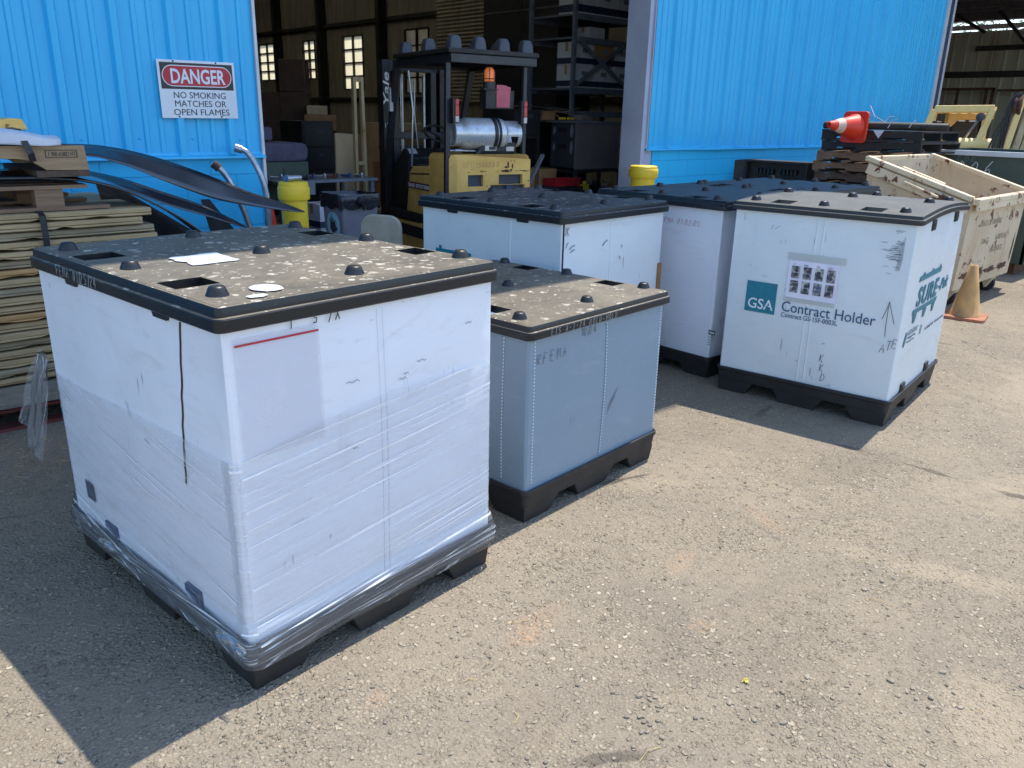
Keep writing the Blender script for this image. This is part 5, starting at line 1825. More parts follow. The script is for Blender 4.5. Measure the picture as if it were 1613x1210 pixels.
FORKLIFT = make_forklift()

def cupped_pallet():
    """a nestable plastic pallet lying feet-up on top of the overhead guard"""
    root = empty("plastic_pallet", (5.185, 6.514, 2.276), rad(79 - 90), "black cupped plastic pallet lying feet-up on the forklift's overhead guard", "pallet")
    mb = MB()
    mb.box(-.05, .99, -.03, 1.30, .0, .045)
    mb.build("deck", M['black_dull'], root, bevel=.008)
    k0 = None
    for i in range(4):
        for j in range(3):
            mb = MB()
            cx, cy = .05 + i * .275, .06 + j * .56
            if k0 is None:
                def cup(w, d, z, r): return [(x, y, z) for x, y in rrect(-w / 2, w / 2, -d / 2, d / 2, r, nseg=3, step=0)]
                loft(mb, [cup(.135, .12, .043, .02), cup(.12, .105, .12, .02), cup(.10, .085, .158, .03), cup(.06, .05, .165, .02)], cap1=True)
                k0 = mb.build("cup_foot", M['lift_recess'], root, smooth=True, angle=.5)
                c = k0
            else:
                c = k0.copy()
                COL.objects.link(c)
                c.parent = root
            c.location = (cx, cy, 0)
    return root
cupped_pallet()

# ------------------------------------------------------------------ rusty hopper and everything round it
def make_hopper():
    root = empty("tipping_hopper", (8.42, 2.70, 0), rad(0.5), "rust-streaked cream steel tipping hopper on casters, stencilled on its front", "hopper")
    W_ = 1.66
    def side(x0, x1, nm):
        mb = MB()
        mb.prism([(.03, .17), (.0, 1.03), (1.05, 1.36), (1.03, .72), (.70, .17)], x0, x1, 'X')
        return mb.build(nm, M['hopper'], root)
    side(0, .02, "side_plate")
    side(W_ - .02, W_, "side_plate")
    mb = MB()                                                # front plate, slightly raked
    mb.add([(.02, .03, .17), (W_ - .02, .03, .17), (W_ - .02, .0, 1.03), (.02, .0, 1.03), (.02, .05, .17), (W_ - .02, .05, .17), (W_ - .02, .02, 1.03), (.02, .02, 1.03)],
           [(0, 1, 2, 3), (5, 4, 7, 6), (3, 2, 6, 7), (0, 4, 5, 1), (1, 5, 6, 2), (4, 0, 3, 7)])
    front = mb.build("front_plate", M['hopper'], root)
    mb = MB()
    mb.box(.02, W_ - .02, 1.02, 1.045, .70, 1.355)
    mb.prism([(.70, .17), (1.03, .71), (1.01, .72), (.68, .18)], .02, W_ - .02, 'X')
    mb.box(.02, W_ - .02, .05, .70, .17, .19)
    mb.build("back_plate", M['hopper'], root)
    mb = MB()                                                # rolled rims
    mb.bar((-.03, -.035, 1.035), (W_ + .03, -.035, 1.045), .07, .06)
    mb.bar((-.02, -.05, 1.005), (W_ + .02, -.05, 1.015), .03, .12)
    mb.bar((-.01, -.0, 1.055), (-.01, 1.06, 1.385), .075, .05)
    mb.bar((W_ + .01, -.0, 1.055), (W_ + .01, 1.06, 1.385), .075, .05)
    mb.bar((-.04, 1.05, 1.375), (W_ + .04, 1.05, 1.375), .05, .05)
    mb.build("rim", M['hopper_rim'], root, bevel=.012)
    mb = MB()
    mb.bar((-.028, .02, .965), (-.028, 1.04, 1.285), .02, .10)
    mb.build("side_channel", M['hopper_rim'], root, bevel=.004)
    mb = MB()
    mb.bar((.05, .30, 1.165), (.05, .72, 1.30), .045, .035)
    mb.build("tie_plate", M['hopper_rim'], root, bevel=.004)
    mb = MB()                                                # tipping handle and its latch
    mb.tube([(-.03, .62, 1.16), (-.085, .62, 1.17), (-.085, .60, 1.165), (-.085, .30, 1.06), (-.04, .28, 1.05)], .014, 8)
    mb.build("tipping_handle", M['hopper_rim'], root, smooth=True)
    mb = MB()
    mb.lathe([(.05, -.02), (.05, .02)], 12, mat=Matrix.Translation((-.06, .26, 1.03)) @ Matrix.Rotation(rad(90), 4, 'Y'))
    mb.bar((-.06, .34, 1.07), (-.06, .16, .99), .03, .05)
    mb.build("latch", M['rust'], root)
    mb = MB()
    mb.tube([(-.004, .55 + .05 * math.cos(a * .5), .80 + .05 * math.sin(a * .5)) for a in range(14)], .006, 6)
    mb.build("weld_ring", M['rust'], root)
    # stencils on the front plate
    F0 = lambda x, z: basis((x, .0 + (1.03 - z) * .035 - .003, z), (1, 0, 0), (0, 0, 1))
    text_obj("stencil", "STATE OF HAWAII", .085, M['stencil'], front, F0(.36, .77), width=.62)
    text_obj("stencil", "DAGS", .085, M['stencil'], front, F0(.52, .585), width=.20)
    text_obj("stencil", "SURPLUS", .085, M['stencil'], front, F0(.92, .60), width=.34)
    text_obj("stencil", "PROPERTY", .085, M['stencil'], front, F0(.84, .475), width=.38)
    text_obj("stencil", "31", .075, M['stencil'], front, F0(1.24, .86), width=.10)
    # rusted-through patches, skids and casters
    rng = random.Random(8)
    for cx, cz, rx, rz in ((.22, .30, .12, .03), (.60, .29, .15, .05), (.98, .28, .17, .028), (1.36, .28, .15, .03), (1.58, .45, .016, .15)):
        n = 40
        mb = MB()
        ring = []
        for k in range(n):
            a = k * 6.283 / n
            j = .55 + .75 * (noise.noise(Vector((math.cos(a) * 2.3 + cx * 9, math.sin(a) * 2.3, cz * 5))) + .6)
            ring.append((cx + rx * math.cos(a) * j, cz + rz * math.sin(a) * j))
        mb.add([(x, .0 + (1.03 - z) * .035 - .004, z) for x, z in ring], [tuple(range(n))])
        mb.build("rust_patch", M['rust'], front, fix=False)
    for x in (.10, 1.20):
        mb = MB()
        mb.prism([(.03, .17), (.16, .17), (.10, .05)], x, x + .14, 'X')
        mb.build("caster_bracket", M['hopper'], root)
    for x, y in ((.16, .12), (1.32, .12), (.16, .62), (1.32, .62)):
        wheel(root, x, y, .085, .05)
    return root
make_hopper()

def cone(name, loc, rot, h, rb, rt, base, label, m, mbase, sleeve=None, group=None):
    root = empty(name, loc, 0, label, "traffic cone", group)
    root.rotation_euler = rot
    mb = MB()
    mb.prism(rrect(-base / 2, base / 2, -base / 2, base / 2, base * .14, nseg=4, step=0), 0, .028, 'Z')
    mb.build("base", mbase, root, bevel=.005)
    mb = MB()
    mb.lathe([(rb * 1.12, .026), (rb * 1.1, .04), (rb, .055), (rb + (rt - rb) * .5, .055 + (h - .055) * .5), (rt, h - .004), (rt * .9, h), (rt * .55, h), (rt * .5, h - .05)], 32, cap1=True)
    mb.build("cone_body", m, root, smooth=True, angle=.7)
    if sleeve:
        mb = MB()
        z0, z1 = h * sleeve[0], h * sleeve[1]
        rr = lambda z: rb + (rt - rb) * (z - .055) / (h - .055) + .002
        mb.lathe([(rr(z0), z0), (rr(z1), z1)], 32, cap0=False, cap1=False)
        mb.build("reflective_sleeve", M['cone_white'], root, smooth=True)
    return root
cone("traffic_cone", (8.135, 2.49, 0), (0, 0, rad(12)), .495, .125, .034, .37, "dirty faded yellow cone standing on the asphalt before the rusty hopper", M['old_cone'], M['old_cone_base'])

# stack of timber pallets behind the hopper
def timber_pallet(name, loc, rz, LX, LY, mwood, mdeck, label, group, seed=0, notch=True):
    """stringers run along y; deck boards along x"""
    root = empty(name, loc, rz, label, "pallet", group)
    rng = random.Random(seed)
    for x in (0.0, LX / 2 - .019, LX - .038):
        mb = MB()
        if notch:
            P = [(0, .018), (LY * .14, .018), (LY * .16, .045), (LY * .36, .045), (LY * .38, .018), (LY * .62, .018), (LY * .64, .045), (LY * .84, .045), (LY * .86, .018), (LY, .018), (LY, .107), (0, .107)]
        else:
            P = [(0, .018), (LY, .018), (LY, .107), (0, .107)]
        mb.prism(P, x, x + .038, 'X')
        mb.build("stringer", mwood, root)
    for nm, z, n in (("top_deck", .107, 7), ("bottom_deck", 0.0, 4)):
        mb = MB()
        w = .092
        for k in range(n):
            y = (LY - w) * k / (n - 1)
            if rng.random() < .12 and 0 < k < n - 1:
                continue
            a, b = rng.uniform(-.02, .0), LX + rng.uniform(0, .02)
            mb.box(a, b, y, y + w * rng.uniform(.9, 1.0), z, z + .017)
        mb.build(nm, mdeck, root)
    return root
PG = "timber pallets stacked behind the hopper"
def pallet_stack():
    rng = random.Random(31)
    z = 0.0
    for k in range(11):
        mw, md = ((M['pallet_dark'], M['pallet_dark']) if k in (1, 4, 7, 8) else (M['pallet_wood'], M['pallet_wood_x']))
        lab = "brown timber pallet in the tall stack behind the rusty hopper"
        if k == 10: lab = "topmost brown timber pallet of the stack behind the hopper, just under the black ones"
        timber_pallet("timber_pallet", (9.98 + rng.uniform(-.03, .03), 3.95 + rng.uniform(-.03, .03), z), rad(rng.uniform(-1.2, 1.2)), 1.02, 1.18, mw, md, lab, PG, seed=k)
        z += .1262
    z0 = z
    for k in range(2):                                   # charred black pallets
        timber_pallet("timber_pallet", (9.96 + .03 * k, 3.86 + .02 * k, z), rad(-1.0 + k), 1.15, 1.22, M['black_dull'], M['black_dull'],
                      ["lower black pallet near the top of the stack behind the hopper", "uppermost black pallet of the stack, under the long black pipe and the orange cone"][k], PG, seed=40 + k)
        z += .1262
    return z
ZS = pallet_stack()
mb = MB()
mb.tube([(9.93, 5.05, ZS + .048), (9.98, 4.4, ZS + .052), (10.12, 3.66, ZS + .048)], .045, 16, caps=False)
mb.tube([(9.93, 5.05, ZS + .048), (9.98, 4.4, ZS + .052), (10.12, 3.66, ZS + .048)], .036, 16)
tag(mb.build("black_pipe", M['black_dull'], smooth=True), "long black pipe lying across the top of the pallet stack beside the orange cone", "pipe")
mb = MB()
for a, b, c in (((9.90, 4.30, ZS + .09), (9.88, 4.25, ZS + .15), (9.86, 4.18, ZS + .16)), ((9.90, 4.25, ZS + .03), (9.87, 4.20, ZS + .11), (9.86, 4.14, ZS + .13)), ((9.93, 4.02, ZS + .04), (9.9, 3.98, ZS + .09), (9.9, 3.95, ZS + .12)), ((9.9, 4.5, ZS + .28), (9.88, 4.42, ZS + .16), (9.87, 4.28, ZS + .09))):
    mb.tube([a, b, c], .0045, 5)
mb.add([(9.86, 4.40, ZS + .0), (9.86, 4.27, ZS + .0), (9.85, 4.32, ZS - .09)], [(0, 1, 2)])
tag(mb.build("strap_ends", M['wrap_white'], solid=.002), "loose white strap ends and a scrap of wrap hanging on the top black pallet", "strap")
# the cone lies with its base square up against the stack, tip to the left
def lying_cone():
    tip, base = Vector((9.70, 5.16, ZS + .015)), Vector((9.72, 4.72, ZS - .015))
    d = (tip - base).normalized()
    q = d.to_track_quat('Z', 'Y')
    c = cone("traffic_cone", (9.76, 4.70, ZS - .01), (0, 0, 0), .46, .135, .035, .36, "bright orange cone with a white sleeve lying on its side atop the pallet stack", M['orange'], M['orange'], (.56, .78))
    c.rotation_mode = 'QUATERNION'
    c.rotation_quaternion = Vector((-1.16, .30, .06)).normalized().to_track_quat('Z', 'Y')
    c.location = (9.86, 4.62, ZS + .03)
lying_cone()
for k, (x, y, z, l, a) in enumerate(((9.0, 4.9, .02, 1.1, 4), (9.1, 4.7, .02, 1.0, -6), (9.25, 5.05, .0, .95, 12))):
    pass
def low_boards():
    # loose boards on a low pallet left of the stack
    timber_pallet("timber_pallet", (9.15, 4.85, 0), rad(3), .75, 1.0, M['pallet_grey'], M['pallet_grey'], "low stray pallet of silvered boards between the black tray and the tall pallet stack", PG, 77, False)
    timber_pallet("timber_pallet", (9.12, 4.82, .126), rad(-2), .75, 1.02, M['pallet_grey'], M['pallet_grey'], "second silvered pallet lying on the low stray one beside the tall stack", PG, 78, False)
low_boards()

def standing_tray():
    """black plastic container base standing on edge against the block wall"""
    root = empty("plastic_tray", (10.25, 5.32, 0), rad(4), "black plastic container base standing on edge by the blue block wall", "pallet")
    H_, L_ = 1.215, .90
    mb = MB()
    mb.box(.03, .16, 0, L_, 0.0, H_)
    for y in (0, L_ - .03): mb.box(-.10, .03, y, y + .03, 0, H_)
    for z in (0, H_ - .03): mb.box(-.10, .03, .03, L_ - .03, z, z + .03)
    mb.add([(-.10, L_, 0), (-.10, L_, H_), (-.16, L_ + .22, H_ - .03), (-.16, L_ + .22, .02), (-.07, L_, 0), (-.07, L_, H_), (-.13, L_ + .22, H_ - .03), (-.13, L_ + .22, .02)],
           [(0, 1, 2, 3), (4, 7, 6, 5), (1, 5, 6, 2), (2, 6, 7, 3), (0, 3, 7, 4)])
    mb.build("tray_shell", M['black_dull'], root, bevel=.006)
    for y0 in (.17, .50):
        mb = MB()
        for i in range(5):
            for j in range(9):
                y, z = y0 + i * .055, .12 + j * .115
                mb.box(-.045, .032, y, y + .032, z, z + .062)
        mb.build("grid_block", M['black'], root)
standing_tray()

def green_skip():
    root = empty("green_skip", (11.02, 2.86, 0), rad(0), "dark green steel skip chalked with 1-006, at the right edge beyond the hopper", "skip")
    mb = MB()
    mb.prism([(0, .14), (0, 1.42), (1.5, 1.42), (1.5, .14)], 0, .04, 'X')
    mb.prism([(0, .14), (0, 1.42), (2.0, 1.42), (2.0, .14)], 0, .04, 'Y')
    mb.prism([(0, .14), (0, 1.42), (2.0, 1.42), (2.0, .14)], 1.46, 1.5, 'Y')
    mb.prism([(.04, .14), (.04, 1.42), (1.46, 1.42), (1.46, .14)], 1.96, 2.0, 'X')
    mb.box(0.04, 1.96, .04, 1.46, .14, .17)
    shell = mb.build("skip_shell", M['green_paint'], root, bevel=.004)
    mb = MB()
    mb.box(-.04, 2.04, -.04, 0.0, 1.37, 1.43)
    mb.box(-.04, 0, 0, 1.5, 1.37, 1.43)
    mb.build("rim", M['trim_white'], root, bevel=.006)
    mb = MB()
    mb.box(.1, 1.9, .1, .3, 0, .14)
    mb.box(.1, 1.9, 1.2, 1.4, 0, .14)
    mb.build("skid", M['rust'], root)
    hand("chalk_number", "/-006", .17, M['white_print'], shell, basis((-.003, 1.20, 1.13), (0, -1, 0), (0, 0, 1)), .007, pitch=.95, seed=2)
    hand("chalk_number", "EBE", .09, M['chalk'], shell, basis((-.003, .95, 1.30), (0, -1, 0), (0, 0, 1)), .004, pitch=.9, seed=2)
    hand("chalk_number", "/", .3, M['chalk'], shell, basis((-.003, .55, .72), (0, -1, 0), (0, 0, 1)), .006, seed=2)
green_skip()

P2 = "grey timber pallets beyond the hopper"
for k in range(4):
    timber_pallet("timber_pallet", (12.25 + .05 * k, 3.75 - .02 * k, .22 + k * .28), rad(-3 + 2 * k), 1.1, 1.15, M['pallet_grey'], M['pallet_grey'],
                  "silvery grey pallet in the loose pile beyond the hopper, left of the green skip" if k < 3 else "topmost sunlit grey pallet of the loose pile left of the green skip", P2, seed=60 + k, notch=False)
    if k < 3:
        mb = MB()
        mb.box(.05, 1.05, .1, .2, 0, .152)
        mb.box(.05, 1.05, .9, 1.0, 0, .152)
        o = mb.build("spacer_beam", M['pallet_dark'])
        o.location = (12.25 + .05 * k, 3.75, .22 + k * .28 + .126)
        tag(o, "pair of dark timber spacers between two grey pallets of the loose pile", "timber", "spacers in the grey pallet pile")
mb = MB()
mb.box(0, 1.1, .1, .3, 0, .218); mb.box(0, 1.1, .85, 1.05, 0, .218)
o = mb.build("spacer_beam", M['pallet_dark']); o.location = (12.25, 3.75, 0)
tag(o, "pair of dark timber spacers between two grey pallets of the loose pile", "timber", "spacers in the grey pallet pile")

def yellow_truck():
    """sun-faded forklift parked beyond the pallets; its cab frame shows above them"""
    root = empty("forklift", (13.55, 5.15, 0), rad(-69), "sun-faded yellow forklift parked by the warehouse corner, a round lamp on its cab frame", "forklift")
    # local x runs to the viewer's right, y away
    W_ = .80
    mb = MB()
    mb.bar((0, 0, 1.95), (W_, 0, 1.97), .07, .10)
    mb.bar((0, 1.3, 1.95), (W_, 1.3, 1.97), .07, .10)
    for k in range(6):
        mb.bar((.06 + k * .15, .03, 1.96), (.06 + k * .15, 1.3, 1.96), .05, .06)
    mb.build("overhead_guard", M['lift_pale'], root, bevel=.01)
    for a, b in (((-.22, -.02, 1.2), (0, 0, 1.94)), ((W_ - .28, -.12, .9), (W_ - .02, 0, 1.96)), ((-.1, 1.3, .9), (.02, 1.3, 1.94)), ((W_ - .02, 1.3, .9), (W_ - .02, 1.3, 1.94))):
        mb = MB()
        mb.bar(a, b, .095, .08, up=(0, 1, 0))
        mb.build("guard_leg", M['lift_pale'], root, bevel=.012)
    mb = MB()                                            # inner window frame
    mb.box(.17, .23, .42, .50, 1.0, 1.9)
    mb.prism([(.17, 1.90), (.17, 1.70), (.28, 1.70), (.36, 1.80), (.84, 1.82), (.84, 1.90)], .42, .50, 'Y')
    mb.build("rear_frame", M['lift_yellow'], root, bevel=.01)
    mb = MB()
    mb.prism([(-.25, .3), (-.25, 1.10), (.45, 1.22), (1.0, 1.18), (1.0, .3)], .05, 1.2, 'Y')
    mb.build("body", M['lift_pale'], root, bevel=.05, segs=3)
    mb = MB()
    mb.tube([(.35, .0, 1.44), (.85, -.02, 1.44)], .10, 18)
    mb.build("air_cleaner", M['lift_pale'], root, smooth=True)
    mb = MB()
    mb.box(.28, .66, .62, .74, 1.35, 1.80)
    mb.box(-.03, .15, .55, .66, 1.38, 1.78)
    mb.build("seat", M['black_dull'], root, bevel=.04, segs=3)
    mb = MB()
    Ml = Matrix.Translation((.635, -.06, 1.845)) @ Matrix.Rotation(rad(90), 4, 'X')
    mb.lathe([(.02, -.05), (.058, -.02), (.062, .02), (.055, .024), (.0, .028)], 18, mat=Ml)
    mb.build("work_lamp", M['lift_recess'], root, smooth=True)
    mb = MB()
    mb.tube([(.61, -.05, 1.80), (.45, .15, 1.45), (.40, .2, 1.2)], .018, 8)
    mb.build("lamp_stay", M['galv'], root, smooth=True)
    for x, y in ((-.05, .15), (.85, .15), (-.05, 1.1), (.85, 1.1)):
        wheel(root, x, y, .3, .22)
    # mast in front of it, to the right
    for dx, m in ((1.02, 'lift_pale'), (1.14, 'mast_cream'), (1.24, 'mast_cream')):
        mb = MB()
        mb.bar((dx - .12, -.05, .2), (dx + .12, -.02, 2.16), .085, .12, up=(0, 1, 0))
        mb.build("mast_rail", M[m], root, bevel=.008)
    for a, b in (((1.42, -.05, .3), (1.66, -.0, 2.14)), ((1.62, .05, .3), (1.86, .1, 2.1))):
        mb = MB()
        mb.bar(a, b, .10, .12, up=(0, 1, 0))
        mb.build("mast_rail", M['mast_cream'], root, bevel=.008)
    mb = MB()
    mb.bar((1.22, -.03, 2.11), (2.0, .05, 2.15), .12, .14)
    mb.build("mast_crossbar", M['mast_cream'], root, bevel=.01)
    Mp = Matrix.Translation((1.10, -.02, 2.02)) @ Matrix.Rotation(rad(76), 4, 'Z') @ Matrix.Rotation(rad(90), 4, 'X')
    mb = MB()
    mb.lathe([(.06, -.05), (.14, -.05), (.15, -.03), (.135, 0), (.15, .03), (.14, .05), (.06, .05)], 26, mat=Mp)
    pl = mb.build("chain_pulley", M['rust'], root, smooth=True, angle=.5)
    mb = MB()
    mb.lathe([(.055, -.06), (.06, -.03), (.06, .03), (.055, .06)], 18, mat=Mp)
    mb.build("pulley_hub", M['lift_yellow'], pl, smooth=True)
    mb = MB()
    for k in range(3):
        mb.tube([(.93 + .03 * k, -.12, 1.2), (.955 + .03 * k, -.12, 1.95), (1.0 + .03 * k, -.1, 2.12), (1.08 + .02 * k, -.08, 2.19), (1.17, -.06, 2.17)], .013, 8)
    for k in range(2):
        mb.tube([(.78 + .04 * k, -.2, 1.2), (.85 + .05 * k, -.2, 1.6), (.93 + .03 * k, -.15, 1.85)], .012, 8)
    mb.build("hydraulic_hose", M['lift_black'], root, smooth=True)
    mb = MB()
    for x in (1.34, 1.38, 1.53):
        mb.bar((x - .05, .02, .5), (x + .14, .06, 2.05), .035, .03, up=(0, 1, 0))
    mb.build("lift_chain", M['lift_black'], root)
    return root
yellow_truck()

def make_shed():
    root = empty("open_shed", (18.0, 0, 0), 0, "open metal shed with a dark roof and grey sheet back wall, beyond the warehouse", "shed")
    mb = MB()
    n = 70
    y0, y1 = -8.0, 24.0
    prof = []
    k = 0
    y = y0
    while y < y1:
        prof += [(12.0, y), (12.0, y + .30), (11.955, y + .32), (11.955, y + .36), (12.0, y + .38)]
        y += .40
    m = len(prof)
    mb.add([(x, yy, z) for z in (0, 4.62) for x, yy in prof], [(i, i + 1, m + i + 1, m + i) for i in range(m - 1)])
    mb.build("back_wall", M['shed_wall'], root, fix=False)
    mb = MB()
    mb.box(11.86, 11.95, y0, y1, 4.66, 4.80)
    mb.build("wall_top_rail", M['trim_white'], root)
    mb = MB()
    mb.box(11.9, 12.25, y0, y1, 4.93, 5.29)
    mb.build("eave_beam", M['roof_under'], root)
    mb = MB()
    mb.box(11.80, 11.95, y0, y1, 3.22, 3.40)
    mb.box(11.80, 11.95, y0, 10.4, 4.02, 4.16)
    mb.box(11.80, 11.95, 12.2, y1, 4.02, 4.16)
    mb.build("wall_girt", M['interior_dark'], root)
    mb = MB()
    mb.box(-1.2, 12.3, y0, y1, 5.30, 5.36)
    for k in range(16):
        x = -.9 + k * .85
        mb.box(x, x + .10, y0, y1, 5.10, 5.30)
    mb.build("roof", M['roof_under'], root)
    for y in (-6, 0, 6.8, 13.6, 20.4):
        for x in (11.7, ):
            mb = MB()
            mb.box(x, x + .15, y, y + .15, 0, 5.1)
            mb.build("post", M['interior_dark'], root)
        mb = MB()
        for q in range(4):
            mb.bar((11.2, y + .6 + 1.3 * q, 4.05 if q % 2 else 4.5), (11.2, y + 1.6 + 1.3 * q, 5.1), .09, .09, up=(1, 0, 0))
        mb.build("roof_brace", M['interior_dark'], root)
    for y in (-7.6, 23.8):
        mb = MB()
        mb.box(-1.0, -.8, y, y + .2, 0, 5.1)
        mb.build("post", M['interior_dark'], root)
make_shed()
def pipe_frame():
    root = empty("pipe_rack", (29.2, 9.6, 0), 0, "dark welded pipe rack standing against the back wall of the open shed", "rack")
    mb = MB()
    for y, t in ((-.2, .05), (.0, .035), (.85, .035), (1.5, .035)):
        mb.box(0, .06, y, y + t + .04, 0, 2.86)
    mb.box(0, .06, -.2, 2.6, 2.80, 2.88)
    mb.box(0, .06, -3.2, -.25, 2.76, 2.83)
    mb.build("rail_frame", M['rust'], root)
pipe_frame()

def make_tree(x, y, h, seed, label):
    root = empty("leafy_tree", (x, y, 0), 0, label, "tree", "trees beyond the open shed")
    rng = random.Random(seed)
    mb = MB()
    mb.tube([(0, 0, 0), (.1, .05, h * .3), (0, .1, h * .6), (.05, 0, h * .85)], [.22, .17, .11, .04], 10)
    ends = []
    for k in range(9):
        a, z = k * 2.4, h * rng.uniform(.3, .65)
        e = Vector((math.cos(a) * h * .28, math.sin(a) * h * .28, z + h * rng.uniform(.1, .3)))
        mb.tube([(0.02, .05, z), e * .5 + Vector((0, 0, z * .55)), e], [.08, .05, .02], 7)
        ends.append(e)
    mb.build("trunk", M['bark'], root, smooth=True)
    mb = MB()
    for c in ends + [Vector((0, 0, h * .85))]:
        for q in range(170):
            d = Vector((rng.gauss(0, 1), rng.gauss(0, 1), rng.gauss(0, .8)))
            p = c + d * h * .085
            s = rng.uniform(.06, .13)
            u = Vector((rng.gauss(0, 1), rng.gauss(0, 1), rng.gauss(0, 1))).normalized()
            v = u.orthogonal().normalized()
            mb.add([p - u * s, p + v * s * .5, p + u * s, p - v * s * .5], [(0, 1, 2, 3)])
    mb.build("crown", M['leaf'], root, fix=False)
for k, (x, y, h) in enumerate(((38, 6.5, 7.5), (40, 11.5, 8.5), (37, 15.5, 7), (41, 1.5, 8))):
    make_tree(x, y, h, 50 + k, "green tree glimpsed through the gap under the open shed's roof")
def neighbour_wall():
    root = empty("cream_building", (24.0, 19.5, 0), 0, "sunlit cream building seen through the warehouse's far windows", "building")
    mb = MB()
    mb.box(0, .2, 0, 30, 0, 7.5)
    mb.build("wall", M['cardboard_pale'], root)
    mb = MB()
    for k in range(6):
        mb.box(-.03, 0, 2 + k * 4.6, 3.4 + k * 4.6, 2.2, 3.9)
    mb.build("window_row", M['trim_white'], root)
neighbour_wall()

# ------------------------------------------------------------------ strapped planks by the blue wall, left
def plank_bundle():
    PGR = "timber layers in the strapped bundle at the left"
    base = timber_pallet("timber_pallet", (-.75, 4.86, 0), 0, 2.25, 1.05, M['red_wood'], M['red_wood'], "red painted pallet under the strapped plank bundle at the left", None, 3, False)
    mb = MB()
    mb.box(-.75, 1.30, 4.80, 5.85, .150, .268)
    for x in (.05, .75): mb.box(x, x + .18, 4.795, 4.80, .150, .20)
    o = mb.build("grey_beam", M['pallet_grey'])
    tag(o, "weathered grey timber beam under the plank bundle, on the red pallet", "timber")
    z = .272
    n = 19
    for k in range(n):
        rng = random.Random(100 + k)
        t = .0475
        mb = MB()
        xr = 1.60 + rng.uniform(-.06, .05)
        yf = 4.79 + rng.uniform(-.022, .018)
        nx = 46
        m = 6
        def edge(x, kk):
            return .012 * noise.noise(Vector((x * 2.1, k * 3.3, kk))) + .006 * noise.noise(Vector((x * 9, k * 5.1, kk)))
        verts = []
        gap = .004 + .003 * rng.random()
        chips = [rng.uniform(-.7, 1.6) for _ in range(7)]
        for i in range(nx + 1):
            x = -.75 + (xr + .75) * i / nx
            e0, e1 = edge(x, 0), edge(x, 9)
            ch = sum(.014 * max(0, 1 - abs(x - c) / .05) for c in chips)
            mid = z + t * .46
            # two boards to a layer: front profile from the bottom to the top, then the back
            prof = [(yf + .012 + e1, z + gap + ch), (yf + e1, z + gap + .006 + ch), (yf + .001 + e1, mid - .003), (yf + .012 + e1, mid), (yf + .002 + e0, mid + .003), (yf + e0, z + t - .006), (yf + .010 + e0, z + t - .001), (5.85, z + t - .001), (5.85, z + gap)]
            verts += [(x, a, b) for a, b in prof]
        w = 9
        faces = [(i * w + j, (i + 1) * w + j, (i + 1) * w + (j + 1) % w, i * w + (j + 1) % w) for i in range(nx) for j in range(w)]
        faces += [tuple(range(w)), tuple(nx * w + j for j in reversed(range(w)))]
        mb.add(verts, faces)
        lab = "pale rough-edged plank layer in the strapped bundle left of the wrapped container"
        if k == n - 1: lab = "topmost plank layer of the strapped bundle, under the small brown pallet"
        if k == 7: lab = "warm orange-toned plank layer low in the strapped bundle at the left"
        tag(mb.build("plank_layer", M['plank_warm'] if k in (7, 12) else M['plank_grey'] if k % 3 == 1 else M['plank']), lab, "timber", PGR)
        z += t
    mb = MB()
    zz = z
    path = [(1.06, 5.8, zz + .006), (1.06, 4.80, zz + .006), (1.062, 4.765, zz - .01)] + [(1.062 - .03 * math.sin(k * .6) * .3 + .03 * k / 8, 4.757 - .005 * math.sin(k * 2), zz - .012 - k * .115) for k in range(9)]
    for a, b in zip(path, path[1:]):
        mb.bar(a, b, .03, .004, up=(0, -1, .3) if a[1] < 4.79 else (0, 0, 1))
    tag(mb.build("bundle_strap", M['strap']), "black strap round the pale plank bundle at the left", "strap")
    return z
ZT = plank_bundle()

